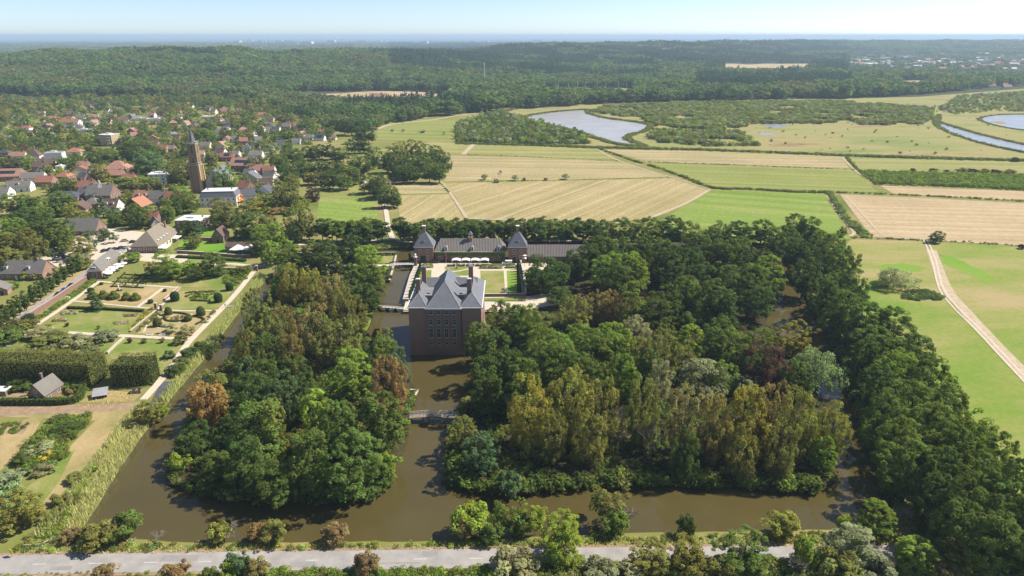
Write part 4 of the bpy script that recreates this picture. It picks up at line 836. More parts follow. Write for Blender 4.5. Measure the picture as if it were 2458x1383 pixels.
    # low herbs on the banks
    for nm, lab, pl, d, s0, s1, cols, w in (
        ('bank_herbs', 'rough herbs and low scrub on the verge by the road', [(20, 1325), (60, 1290), (200, 1275), (250, 1292), (400, 1306), (700, 1309), (1000, 1306), (1200, 1298), (1400, 1290), (1700, 1282), (2000, 1278), (2130, 1266), (2180, 1310), (1900, 1302), (1400, 1306), (1000, 1314), (500, 1322)], 1 / 1.5, 0.3, 0.8, ['lime', 'olive', 'green', 'yellow', 'brown', 'pale'], [3, 3, 2, 1.5, 1.6, 1.5]),
        ('hedge_bank', 'low bramble hedge on the near edge of the road', [(640, 1368), (900, 1366), (1180, 1364), (1190, 1390), (640, 1392)], 1 / 0.9, 0.5, 1.0, ['green', 'bright', 'lime', 'olive'], [4, 3, 2, 1]),
        ('hedge_bank', 'rough grass and brambles in front of the road at the left', [(-60, 1376), (640, 1370), (640, 1392), (-60, 1400)], 1 / 1.2, 0.2, 0.45, ['lime', 'olive', 'yellow'], [3, 3, 2]),
        ('hedge_bank', 'rough bushes in front of the road at the right', [(1190, 1366), (2458, 1352), (2500, 1400), (1190, 1400)], 1 / 1.4, 0.7, 1.7, ['green', 'grey', 'olive', 'lime'], [3, 2, 3, 2]),
        ('ditch_reeds', 'line of rough reeds along the ditch between the right fields', [(1982, 462), (1994, 462), (2026, 510), (2060, 545), (2094, 570), (2076, 572), (2040, 545), (2010, 505)], 1 / 2.0, 0.8, 1.6, ['green', 'pale', 'olive', 'blue'], [3, 2, 2, 2]),
        ('thistle_patch', 'low patch of green nettles beside the lone willow', [(2170, 700), (2220, 698), (2262, 708), (2262, 722), (2200, 722), (2160, 716)], 1 / 2.0, 0.7, 1.3, ['green', 'blue'], [2, 2]),
        ('canal_bank', 'dark overgrown slope of the canal behind the gatehouse', [(760, 590), (1000, 588), (1000, 594), (900, 600), (760, 602)], 1 / 3.0, 0.6, 1.2, ['dark', 'green', 'olive'], [3, 3, 1])):
        X, Y = scatter(P(pl), d); n = len(X); sc = NP.uniform(s0, s1, n)
        mass(nm, lab, 'undergrowth', np.stack([X, Y, X * 0 - 0.05], 1), NP.integers(11, 13, n), np.stack([sc, sc, sc], 1), pick(cols, w, n))
    for lab, line, w, s in (('scrubby ditch between the tan field and the green meadow', [(1440, 358), (1500, 380), (1560, 398), (1640, 425), (1706, 451), (1800, 455), (1900, 461), (1982, 463)], 3.0, 1.3), ('ditch hedge below the maize field', [(2095, 444), (2300, 450), (2500, 460)], 2.0, 0.8), ('reed belt along the far edge of the fields', [(1100, 345), (1300, 350), (1430, 355), (1700, 361), (2030, 374), (2240, 381), (2500, 388)], 7.0, 1.6), ('ditch line under the striped meadow', [(2032, 379), (2060, 408), (2104, 443)], 2.5, 1.1),
                             ('ditch line above the bare field', [(1985, 462), (2150, 468), (2300, 475), (2500, 486)], 2.2, 1.0), ('thin hedge between the cut field and the meadow', [(1556, 389), (1800, 398), (2050, 408)], 1.6, 0.7), ('rough margin below the bare field', [(2045, 571), (2130, 574), (2212, 577), (2330, 583), (2500, 594)], 2.4, 0.7), ('line of weeds between the two stubble fields', [(1150, 436), (1260, 434), (1400, 432), (1606, 426)], 1.0, 0.5), ('line of weeds across the cut meadow', [(1120, 372), (1260, 376), (1488, 388)], 1.0, 0.6), ('green line of weeds beside the field path', [(1058, 440), (1078, 462)], 2.0, 0.7), ('reed fringe round the large lake', LAKE + LAKE[:1], 7.0, 1.5), ('reed fringe on the far side of the river', [(2254, 276), (2252, 292), (2264, 297), (2332, 317), (2402, 335), (2520, 361)], 5.0, 1.3), ('reed fringe on the near side of the river', [(2240, 280), (2246, 295), (2256, 307), (2300, 327), (2370, 348), (2440, 363), (2520, 377)], 5.0, 1.3), ('reed fringe of the far right lake', [(2470, 275), (2420, 275), (2370, 279), (2350, 287), (2388, 301), (2440, 311), (2480, 314)], 5.0, 1.0)):
        ln = smooth_line(P(line), 40); ln = np.array([p[:2] for p in ln]); i = NP.integers(0, len(ln) - 1, int(sum(np.linalg.norm(np.diff(ln, axis=0), axis=1)) * w * 0.45)); t = NP.uniform(0, 1, len(i))[:, None]
        q = ln[i] * (1 - t) + ln[i + 1] * t + NP.normal(size=(len(i), 2)) * w * 0.3; n = len(q); sc = NP.uniform(0.5, 1.1, n) * s
        mass('field_margin', lab, 'hedge', np.concatenate([q, np.zeros((n, 1))], 1), NP.integers(11, 13, n), np.stack([sc, sc, sc], 1), pick(['green', 'olive', 'lime', 'blue', 'brown'], [4, 3, 1, 1.2, 0.8], n))
    # maize
    X, Y = scatter(P([(2070, 412), (2500, 424), (2500, 458), (2102, 441)]), 1 / 5.0); n = len(X); sc = NP.uniform(1.2, 1.8, n)
    mass('maize', 'tall green maize standing in the right field', 'maize', np.stack([X, Y, X * 0], 1), NP.integers(11, 13, n), np.stack([sc, sc, sc * 1.2], 1), pick(['lime', 'bright', 'green'], [2, 2, 2], n))
def blades(name, label, cat, poly, per, h0, h1, w, cols, lean=0.35):
    X, Y = scatter(poly, per); n = len(X); h = NP.uniform(h0, h1, n); a = NP.uniform(0, 6.28, n)
    L = np.stack([np.cos(a), np.sin(a)], 1) * (h * NP.uniform(0.1, lean, n))[:, None]; b = NP.uniform(0, 6.28, n); S = np.stack([np.cos(b), np.sin(b)], 1) * w * NP.uniform(0.6, 1.4, n)[:, None]
    B = np.stack([X, Y], 1); z = np.zeros((n, 1)); H = h[:, None]
    q = np.stack([np.concatenate([B - S * 0.6, z], 1), np.concatenate([B + S * 0.6, z], 1), np.concatenate([B + L * 0.55 + S, H * 0.6], 1), np.concatenate([B + L, H], 1)], 1)
    me = soup(name, q.reshape(-1, 3), 4, LEAF, NP.uniform(0, 1, n)); o = ob(name, me)
    c = np.mean([COLR[c] for c in cols], axis=0); o.color = (*c, 1)
    return tag(o, label, cat, kind='stuff')
COLR['reed1'] = (0.38, 0.36, 0.15); COLR['reed2'] = (0.31, 0.34, 0.14); COLR['reed3'] = (0.46, 0.40, 0.20); COLR['reed4'] = (0.25, 0.30, 0.11); COLR['straw'] = (0.5, 0.42, 0.23)
def reeds():
    blades('reeds', 'wide belt of pale green reeds along the left bank of the moat', 'reeds', P([(205, 1262), (275, 1148), (345, 1042), (396, 975), (380, 968), (300, 1055), (215, 1170), (150, 1262), (170, 1290)]), 9, 1.0, 2.1, 0.13, ['reed1', 'reed2', 'reed3', 'reed4'])
    blades('reeds', 'second belt of reeds beyond the trodden strip by the vegetable garden', 'reeds', P([(362, 958), (345, 965), (300, 1005), (205, 1130), (120, 1240), (75, 1290), (125, 1290), (200, 1165), (290, 1050)]), 8, 0.9, 1.9, 0.13, ['reed1', 'reed2', 'reed3', 'reed4'])
    blades('reeds', 'narrow reed belt along the garden side of the moat', 'reeds', P([(400, 972), (450, 910), (500, 852), (562, 765), (600, 715), (640, 672), (628, 655), (590, 700), (548, 752), (482, 838), (430, 900), (384, 958)]), 8, 1.0, 2.2, 0.14, ['reed1', 'reed2', 'reed4'])
    blades('verge_grass', 'tall dry grass on the verge of the road', 'grass', P([(30, 1332), (130, 1305), (250, 1297), (400, 1308), (1000, 1308), (1400, 1292), (2000, 1282), (2200, 1300), (2200, 1312), (1400, 1312), (1000, 1320), (500, 1328)]), 5, 0.35, 0.9, 0.1, ['reed3', 'straw', 'reed1', 'reed2'])
    blades('tall_grass', 'rough tall grass between the shed and the reed belt', 'grass', P([(190, 965), (230, 940), (320, 945), (322, 962), (260, 978), (180, 978)]), 4, 0.3, 0.8, 0.1, ['reed3', 'straw', 'reed1'])
# ------------------------------------------------------------------ buildings
def ang(py): return PITCH + math.atan((py - CY) / F)
def zat(Y, py): return CAMH - Y * math.tan(ang(py))
def yat(Z, py): return (CAMH - Z) / math.tan(ang(py))
def xat(Y, Z, px): return (px - CX) / F * (Y * CP + (CAMH - Z) * SP)
def brickmat(name, c, c2):
    if name in MATS: return MATS[name]
    m, nt, b = nodes(name)
    tc = nt.nodes.new('ShaderNodeTexCoord')
    f = noise(nt, tc.outputs['Object'], 0.35, 6, 0.7); g = noise(nt, tc.outputs['Object'], 3.0, 3, 0.6)
    br = nt.nodes.new('ShaderNodeMapping'); br.inputs['Scale'].default_value = (1, 1, 9); nt.links.new(tc.outputs['Object'], br.inputs[0])
    s = noise(nt, br.outputs[0], 1.2, 3, 0.5)
    c0 = mix(nt, 0.4, ramp(nt, f, [(0.3, c2), (0.7, c)]), ramp(nt, s, [(0.35, tuple(x * 0.7 for x in c)), (0.65, tuple(min(1, x * 1.25) for x in c))]))
    nt.links.new(mix(nt, 0.25, c0, ramp(nt, g, [(0.3, c2), (0.7, c)])), b.inputs['Base Color'])
    b.inputs['Roughness'].default_value = 0.92; b.inputs['Specular IOR Level'].default_value = 0.15; bump(nt, b, g, 0.2, 0.05)
    MATS[name] = m; return m
def tilemat(name, c, c2, period=0.3, rough=0.75, spec=0.3, axis=0, st=0.6):
    if name in MATS: return MATS[name]
    m, nt, b = nodes(name)
    tc = nt.nodes.new('ShaderNodeTexCoord')
    f = noise(nt, tc.outputs['Object'], 0.5, 6, 0.7)
    w = nt.nodes.new('ShaderNodeTexWave'); w.bands_direction = 'X' if axis == 0 else 'Y'; w.inputs['Scale'].default_value = 0.314 / period; w.inputs['Distortion'].default_value = 0.6; w.inputs['Detail'].default_value = 1
    nt.links.new(tc.outputs['Object'], w.inputs['Vector'])
    k = noise(nt, tc.outputs['Object'], 4.0, 3, 0.7)
    col = ramp(nt, f, [(0.3, c2), (0.7, c)])
    col = mix(nt, 0.4, col, ramp(nt, k, [(0.3, c2), (0.7, tuple(min(1, x * 1.2) for x in c))]))
    nt.links.new(col, b.inputs['Base Color'])
    b.inputs['Roughness'].default_value = rough; b.inputs['Specular IOR Level'].default_value = spec; bump(nt, b, w.outputs['Fac'], st, 0.12)
    MATS[name] = m; return m
BRICK = brickmat('brown_brick', (0.28, 0.175, 0.13), (0.18, 0.115, 0.088))
BRICKD = brickmat('old_dark_brick', (0.36, 0.21, 0.15), (0.24, 0.145, 0.108))
BRICKR = brickmat('red_brick', (0.27, 0.17, 0.13), (0.18, 0.115, 0.09))
BRICKY = brickmat('yellow_brick', (0.55, 0.42, 0.22), (0.42, 0.31, 0.16))
STONE = plain('pale_stone', (0.52, 0.47, 0.39), (0.38, 0.34, 0.28), 0.8, 0.9)
CHURCHB = brickmat('church_brick', (0.30, 0.20, 0.12), (0.19, 0.125, 0.08))
WHITE = plain('white_plaster', (0.80, 0.79, 0.76), (0.70, 0.69, 0.66), 0.8, 0.8)
CREAM = plain('cream_plaster', (0.72, 0.63, 0.44), (0.6, 0.52, 0.36), 0.8, 0.8)
PAINT = plain('white_paint', (0.78, 0.77, 0.74), (0.70, 0.69, 0.66), 1.0, 0.5, 0.4)
GLASS = plain('window_glass', (0.025, 0.03, 0.035), (0.015, 0.018, 0.02), 1.0, 0.12, 0.5)
SHUT = plain('dark_shutter', (0.03, 0.032, 0.035), (0.02, 0.022, 0.024), 1.0, 0.6, 0.3)
SLATE = tilemat('slate', (0.165, 0.172, 0.19), (0.095, 0.10, 0.112), 0.5, 0.5, 0.5, 1, 0.2)
SLATED = tilemat('dark_slate', (0.085, 0.09, 0.105), (0.055, 0.058, 0.07), 0.5, 0.55, 0.4, 1, 0.2)
PANT = tilemat('grey_pantile', (0.20, 0.18, 0.165), (0.125, 0.11, 0.10), 0.8, st=1.0)
GREYT = tilemat('grey_tile', (0.21, 0.195, 0.175), (0.14, 0.13, 0.115), 0.3)
BROWNT = tilemat('brown_tile', (0.15, 0.095, 0.075), (0.10, 0.066, 0.055), 0.3)
REDT = tilemat('red_tile', (0.34, 0.15, 0.095), (0.24, 0.105, 0.07), 0.3)
ORANGET = tilemat('orange_tile', (0.42, 0.195, 0.115), (0.31, 0.145, 0.09), 0.3)
PINKT = tilemat('faded_red_tile', (0.41, 0.225, 0.165), (0.31, 0.165, 0.12), 0.3)
THATCH = plain('thatch', (0.27, 0.23, 0.18), (0.17, 0.15, 0.115), 1.5, 1.0, 0.05, 0.5)
LEAD = plain('lead', (0.27, 0.27, 0.28), (0.20, 0.20, 0.21), 1.0, 0.5, 0.5)
FLATR = plain('flat_roof', (0.34, 0.34, 0.35), (0.25, 0.25, 0.26), 0.5, 0.8, 0.2)
WHITER = plain('white_roof', (0.72, 0.72, 0.72), (0.6, 0.6, 0.6), 0.5, 0.6, 0.3)
SOLAR = plain('solar_panel', (0.03, 0.035, 0.055), (0.02, 0.025, 0.04), 1.0, 0.2, 0.5)
WOOD = plain('weathered_wood', (0.28, 0.22, 0.16), (0.19, 0.15, 0.11), 2.0, 0.9)
WOODD = plain('dark_wood', (0.06, 0.055, 0.05), (0.035, 0.032, 0.03), 2.0, 0.9)
CANVAS = plain('white_canvas', (0.82, 0.80, 0.77), (0.74, 0.72, 0.69), 1.0, 0.8)
IRON = plain('iron', (0.05, 0.052, 0.055), (0.035, 0.036, 0.038), 3.0, 0.6, 0.4)
COPING = plain('coping_stone', (0.56, 0.50, 0.42), (0.42, 0.37, 0.30), 1.0, 0.9)
BRIDGEW = plain('bridge_timber', (0.46, 0.42, 0.36), (0.33, 0.29, 0.24), 1.2, 0.9)
ROOFM = dict(slate=SLATE, dslate=SLATED, grey=GREYT, pant=PANT, brown=BROWNT, red=REDT, orange=ORANGET, pink=PINKT, thatch=THATCH, flat=FLATR, white=WHITER)
WALLM = dict(brick=BRICK, dbrick=BRICKD, rbrick=BRICKR, ybrick=BRICKY, white=WHITE, cream=CREAM, stone=STONE, church=CHURCHB, wood=WOODD)

WINC = {}
def window(parent, x, y, z, w, h, face='f', frame=PAINT, glass=GLASS, name='window', pane=True, t=0.06):
    """a window in the wall: face f(ront), b(ack), l(eft) or r(ight); x, y, z is its bottom centre"""
    key = (round(w, 2), round(h, 2), frame.name, glass.name, t)
    if key not in WINC:
        m = MB(); b = 0.07 * min(w, h) + 0.02
        m.box(-w / 2, w / 2, -t, 0.05, 0, b); m.box(-w / 2, w / 2, -t, 0.05, h - b, h); m.box(-w / 2, -w / 2 + b, -t, 0.05, b, h - b); m.box(w / 2 - b, w / 2, -t, 0.05, b, h - b); m.box(-b * 0.35, b * 0.35, -t * 0.8, 0.05, b, h - b)
        if h > 1.4: m.box(-w / 2 + b, -b * 0.35, -t * 0.75, 0.05, h * 0.55, h * 0.55 + b * 0.7); m.box(b * 0.35, w / 2 - b, -t * 0.75, 0.05, h * 0.55, h * 0.55 + b * 0.7)
        g = MB().box(-w / 2 + b * 0.9, w / 2 - b * 0.9, -t * 0.45, 0.04, b * 0.9, h - b * 0.9)
        WINC[key] = (m.mesh('window', frame), g.mesh('pane', glass))
    a, g = WINC[key]; rz = {'f': 0, 'r': math.pi / 2, 'b': math.pi, 'l': -math.pi / 2}[face]
    o = ob(name, a, parent, (x, y, z), rz)
    if pane: ob('pane', g, o)
    return o
def gable_roof(w, d, h, rh, axis='x', over=0.35, end=0.25, t=0.18):
    m = MB()
    if axis == 'y': w, d = d, w
    s = rh / (d / 2)
    prof = [(-d / 2 - over, h - over * s), (0, h + rh), (d / 2 + over, h - over * s), (d / 2 + over, h - over * s + t), (0, h + rh + t * 1.25), (-d / 2 - over, h - over * s + t)]
    L = w / 2 + end; q = lambda x, p: (x, p[0], p[1]) if axis == 'x' else (-p[0], x, p[1])
    n = 6; m.add([q(-L, p) for p in prof] + [q(L, p) for p in prof], [(5, 4, 1, 0), (4, 3, 2, 1), (6, 7, 10, 11), (7, 8, 9, 10)] + [((i + 1) % n, i, n + i, n + (i + 1) % n) for i in range(n)])
    return m
def wall_gable(w, d, h, rh, axis='x'):
    m = MB(); m.box(-w / 2, w / 2, -d / 2, d / 2, -0.3, h)
    e = 0.02
    if axis == 'x':
        for x in (-w / 2, w / 2 - 0.3): m.frustum([(x, -d / 2 + e, h), (x, d / 2 - e, h), (x, 0.02, h + rh - 0.02), (x, -0.02, h + rh - 0.02)], [(x + 0.3, -d / 2 + e, h), (x + 0.3, d / 2 - e, h), (x + 0.3, 0.02, h + rh - 0.02), (x + 0.3, -0.02, h + rh - 0.02)])
    else:
        for y in (-d / 2, d / 2 - 0.3): m.frustum([(-w / 2 + e, y, h), (w / 2 - e, y, h), (0.02, y, h + rh - 0.02), (-0.02, y, h + rh - 0.02)], [(-w / 2 + e, y + 0.3, h), (w / 2 - e, y + 0.3, h), (0.02, y + 0.3, h + rh - 0.02), (-0.02, y + 0.3, h + rh - 0.02)])
    return m
def chimney(parent, x, y, z0, z1, s=0.7, mat=BRICKD, cap=LEAD):
    c = MB().box(-s / 2, s / 2, -s / 2, s / 2, z0, z1).build('chimney', mat, parent, (x, y, 0))
    MB().box(-s / 2 - 0.08, s / 2 + 0.08, -s / 2 - 0.08, s / 2 + 0.08, z1, z1 + 0.18).build('chimney_cap', cap, c)
    return c
def dormer(parent, x, y, z, w=1.3, h=1.5, depth=2.2, roofm=LEAD, wallm=PAINT, face='f', round_top=False):
    rz = {'f': 0, 'r': math.pi / 2}[face]
    d = MB().box(-w / 2, w / 2, 0, depth, 0, h).build('dormer', wallm, parent, (x, y, z), rz)
    if round_top: m = MB().frustum([(-w / 2 - 0.12, -0.15, h), (w / 2 + 0.12, -0.15, h), (w / 2 + 0.12, depth, h), (-w / 2 - 0.12, depth, h)], [(-w * 0.28, -0.12, h + 0.35), (w * 0.28, -0.12, h + 0.35), (w * 0.28, depth, h + 0.35), (-w * 0.28, depth, h + 0.35)])
    else: m = MB().box(-w / 2 - 0.12, w / 2 + 0.12, -0.15, depth, h, h + 0.14)
    m.build('dormer_roof', roofm, d)
    window(d, 0, 0, 0.25, w * 0.72, h * 0.75, pane=False, glass=GLASS, frame=PAINT)
    MB().box(-w * 0.27, w * 0.27, -0.08, 0.02, 0.38, h * 0.85).build('pane', GLASS, d)
    return d
def house(label, c, w, d, h, rz=0.0, roof='gx', rh=3.0, rc='red', wc='brick', cat='house', name='house', floors=1, win=True, chim=1, dorm=0, solar=0, group=None, side='r', pane=True, doorw=True):
    t = thing(name, label, cat, (c[0], c[1], 0), rz, group)
    HOUSEPTS.append((c[0], c[1], max(w, d) * 0.62))
    wm, rm = WALLM[wc], ROOFM[rc]
    if roof in ('gx', 'gy'):
        ax = roof[1]; wall_gable(w, d, h, rh, ax).build('wall', wm, t); ro = gable_roof(w, d, h, rh, ax).build('roof', rm, t)
        if h > 1.5 and wc != 'wood':                    # white boards along the gable edges
            pass
    elif roof in ('hip', 'hipy', 'pyr'):
        MB().box(-w / 2, w / 2, -d / 2, d / 2, -0.3, h).build('wall', wm, t)
        ro = MB().hip(-w / 2, w / 2, -d / 2, d / 2, h + 0.15, rh, axis='y' if roof == 'hipy' else 'x', inset=(min(w, d) / 2 + 0.25) if roof != 'pyr' else (max(w, d) / 2 + 0.25)).build('roof', rm, t)
    elif roof == 'mans':
        MB().box(-w / 2, w / 2, -d / 2, d / 2, -0.3, h).build('wall', wm, t)
        k = 1.6; ro = MB().frustum([(-w / 2 - .2, -d / 2 - .2, h), (w / 2 + .2, -d / 2 - .2, h), (w / 2 + .2, d / 2 + .2, h), (-w / 2 - .2, d / 2 + .2, h)], [(-w / 2 + k, -d / 2 + k, h + rh), (w / 2 - k, -d / 2 + k, h + rh), (w / 2 - k, d / 2 - k, h + rh), (-w / 2 + k, d / 2 - k, h + rh)]).build('roof', rm, t)
        MB().box(-w / 2 + k - .2, w / 2 - k + .2, -d / 2 + k - .2, d / 2 - k + .2, h + rh, h + rh + 0.25).build('roof_deck', WHITER, ro)
    else:
        MB().box(-w / 2, w / 2, -d / 2, d / 2, -0.3, h).build('wall', wm, t)
        ro = MB().box(-w / 2 - 0.25, w / 2 + 0.25, -d / 2 - 0.25, d / 2 + 0.25, h, h + 0.3).build('roof', rm, t)
        MB().box(-w * 0.2, w * 0.1, -d * 0.1, d * 0.2, h + 0.3, h + 1.3).build('roof_box', WHITER, ro)
    for i in range(chim):
        x = (-1 if i % 2 else 1) * w * 0.33
        if roof == 'gy': chimney(ro, 0.3, (-1 if i % 2 else 1) * d * 0.3, h + rh * 0.6, h + rh + 1.1, 0.75)
        elif roof == 'flat': chimney(ro, x, d * 0.2, h, h + 1.4, 0.75)
        else: chimney(ro, x if roof != 'pyr' else 0.8, 0.2, h + rh * 0.55, h + rh + 1.1, 0.75)
    if solar:
        s = rh / (d / 2); n = max(1, int(w * 0.55 * solar / 1.8))
        for k in range(n):
            x = (k - (n - 1) / 2) * 1.85; a = math.atan(s)
            p = MB().box(-0.88, 0.88, -1.6, 1.6, 0.0, 0.06).build('solar_panel', SOLAR, ro, (x, -d * 0.25, h + rh * 0.5 + 0.32)); p.rotation_euler = (a, 0, 0)
    if dorm:
        s = rh / (d / 2)
        for k in range(dorm):
            x = (k - (dorm - 1) / 2) * w / (dorm + 0.4)
            dormer(ro, x, -d * 0.36, h + 0.14 * d * s + 0.1, 1.5, 1.4, 2.2)
    if win:
        fh = h / floors
        for f in range(floors):
            for face, L, D in (('f', w, d), (side, d, w)):
                n = max(1, int(L / 3.4))
                for k in range(n):
                    q = (k - (n - 1) / 2) * L / n; z = f * fh + min(0.9, fh * 0.3)
                    if f == 0 and doorw and face == 'f' and k == n // 2:
                        MB().box(-0.55, 0.55, -0.06, 0.03, 0, 2.1).build('door', SHUT if rz >= 0 else PAINT, t, (q, -d / 2, 0)); continue
                    x, y = (q, -d / 2) if face == 'f' else ((w / 2, q) if face == 'r' else (-w / 2, q))
                    window(t, x, y, z, 1.2, min(1.6, fh * 0.55), face, pane=pane)
        if roof == 'gy': window(t, 0, -d / 2, h + 0.3, 1.0, min(1.3, rh * 0.45), 'f', pane=pane)
        if roof == 'gx': window(t, (w / 2) if side == 'r' else -w / 2, 0, h + 0.3, 0.9, min(1.2, rh * 0.45), side, pane=pane)
    return t
def at_roof(px, py, z=5.0): return G(px, py, z)

def manor():
    y0 = yat(WL, 851); ze = zat(y0, 738); x0 = xat(y0, ze, 980); x1 = xat(y0, ze, 1155); y1 = y0 + 28.5
    xa = xat(y0, ze, 1022.5); xb = xat(y0, ze, 1105.5)
    t = thing('manor_house', 'tall brown brick manor house with grey slate roofs standing in the moat', 'manor', ((x0 + x1) / 2, y0, WL))
    t['label'] = 'tall brown brick manor house with grey slate roofs standing in the moat'
    ox, oy = (x0 + x1) / 2, y0; H = ze - WL
    def X(v): return v - ox
    MB().box(X(x0), X(x1), 0, y1 - y0, -0.8, H - 0.25).build('wall', BRICKD, t)
    MB().box(X(xa), X(xb), -0.55, 0.25, -0.8, H - 0.5).build('wall', BRICK, t)
    MB().frustum([(X(x0) - 0.5, -0.6, -0.8), (X(x1) + 0.5, -0.6, -0.8), (X(x1) + 0.5, y1 - y0 + 0.5, -0.8), (X(x0) - 0.5, y1 - y0 + 0.5, -0.8)], [(X(x0) - 0.1, -0.1, 1.6), (X(x1) + 0.1, -0.1, 1.6), (X(x1) + 0.1, y1 - y0 + 0.1, 1.6), (X(x0) - 0.1, y1 - y0 + 0.1, 1.6)]).build('plinth', BRICKD, t)
    c = MB(); D = y1 - y0
    c.box(X(x0) - 0.55, X(x1) + 0.55, -0.55, D + 0.55, H - 0.25, H + 0.05); c.box(X(xa) - 0.35, X(xb) + 0.35, -1.1, -0.56, H - 0.5, H + 0.02)
    c.build('cornice', PAINT, t)
    # roofs
    r = []
    for nm, a, b, fy, zr, insf in (('roof', x0, xa, -0.35, zat(y0 + 5.5, 703) - ze, 5.6), ('roof', xa, xb, -0.95, zat(y0 + 8.0, 677) - ze, 8.6), ('roof', xb, x1, -0.35, zat(y0 + 5.5, 702) - ze, 5.6)):
        wv = [(X(a) - 0.25, fy, 0), (X(b) + 0.25, fy, 0), (X(b) + 0.25, D + 0.35, 0), (X(a) - 0.25, D + 0.35, 0)]
        if a == xa: wv = [(X(a) + 0.02, fy, 0), (X(b) - 0.02, fy, 0), (X(b) - 0.02, D + 0.3, 0), (X(a) + 0.02, D + 0.3, 0)]
        mx = X((a + b) / 2)
        m = MB(); V = [(p[0], p[1], H + 0.06) for p in wv] + [(mx, insf, H + zr), (mx, D - 5.0, H + zr)]
        m.add(V, [(0, 1, 4), (1, 2, 5, 4), (2, 3, 5), (3, 0, 4, 5), (3, 2, 1, 0)]); o = m.build(nm, SLATE, t); r.append(o)
        k = MB()
        for p, q in ((0, 4), (1, 4), (4, 5)): k.tube(V[p], V[q], 0.13, 0.13, 5)
        k.build('ridge_lead', PAINT if 0 else LEAD, o)
        MB().cyl(mx, insf, H + zr, H + zr + 1.5, 0.16, 0.03, 6).build('finial', LEAD, o)
    zc = zat(y0 + 21, 652) - ze if False else 3.9
    m = MB(); ya, yb = D - 13.0, D - 0.4; V = [(X(x0) + 2.2, ya, H + 0.1), (X(x1) - 2.2, ya, H + 0.1), (X(x1) - 2.2, yb, H + 0.1), (X(x0) + 2.2, yb, H + 0.1), (X(x0) + 2.2, (ya + yb) / 2, H + zc), (X(x1) - 2.2, (ya + yb) / 2, H + zc)]
    m.add(V, [(0, 1, 5, 4), (1, 2, 5), (2, 3, 4, 5), (3, 0, 4), (3, 2, 1, 0)]); m.build('roof', SLATE, t)
    for s, xx in ((-1, xa), (1, xb)):
        f = MB().box(X(xx) - 1.9 + s * -0.2, X(xx) + 1.9 + s * -0.2, 7.6, ya + 0.8, H, H + 1.75).build('roof_terrace', LEAD, t)
        for k in range(4): MB().box(X(xx) - 1.7 - s * 0.2, X(xx) + 1.7 - s * 0.2, 8.2 + k * 1.5, 8.32 + k * 1.5, H + 1.75, H + 1.83).build('lead_seam', PAINT if k == 0 else LEAD, f)
        MB().box(X(xx) - 0.5 - s * 0.2, X(xx) + 0.4 - s * 0.2, 9, 10, H + 1.75, H + 2.3).build('roof_hatch', LEAD, f)
    for px, py, yy in ((1003, 670, 8.5), (1126, 669, 8.5), (1017, 640, 19.0), (1130, 639, 19.0)):
        zt = zat(y0 + yy, py); xx = xat(y0 + yy, zt, px)
        ch = MB().box(-0.85, 0.85, -0.6, 0.6, H + 0.5, zt - WL - 0.35).build('chimney', BRICKD, t, (X(xx), yy, 0))
        MB().box(-1.0, 1.0, -0.75, 0.75, zt - WL - 0.35, zt - WL).build('chimney_cap', LEAD, ch); MB().box(-0.7, 0.7, -0.45, 0.45, zt - WL, zt - WL + 0.2).build('flue', PAINT if py > 660 else LEAD, ch)
    # windows of the front
    for row, (pt, pb) in enumerate(((746, 755), (766, 780), (788.5, 811), (820, 828))):
        for col, px in enumerate((1035.5, 1054, 1072.5, 1091)):
            zb = zat(y0 - 0.55, pb); zt = zat(y0 - 0.55, pt); xx = xat(y0, zb, px + (row - 1.5) * 0.45)
            window(t, X(xx), -0.55, zb - WL, 1.55 if row < 3 else 1.3, zt - zb, 'f', frame=STONE if row != 2 else COPING, glass=SHUT if row in (1, 2) else GLASS, t=0.12)
            MB().box(-0.8, 0.8, -0.16, 0.02, -0.16, 0).build('window_sill', STONE, t, (X(xx), -0.57, zb - WL))
    for row, zb in enumerate((H - 3.6, H - 7.0, H - 11.2)):
        for k in range(6): window(t, X(x1), 2.6 + k * 4.6, zb, 1.5, (1.6, 2.4, 3.2)[row], 'r', frame=STONE)
    MB().cyl(X(x0) + 6.6, -0.1, -0.5, H - 0.5, 0.1, 0.1, 6).build('drainpipe', IRON, t); MB().cyl(X(xb) + 0.25, -0.12, -0.5, H - 0.5, 0.1, 0.1, 6).build('drainpipe', IRON, t)
    # stone bridge from the manor to the forecourt
    b = thing('stone_bridge', 'stone bridge between the back of the manor and the forecourt', 'bridge', (ox, y1, 0))
    L = yat(0, 745) - y1
    MB().box(-2.2, 2.2, 0.3, L, -1.0, 0.25).build('deck', COPING, b); MB().box(-2.5, -2.2, 0.3, L, -0.6, 1.1).build('parapet', BRICK, b); MB().box(2.2, 2.5, 0.3, L, -0.6, 1.1).build('parapet', BRICK, b)
    return y0
MANY0 = manor()

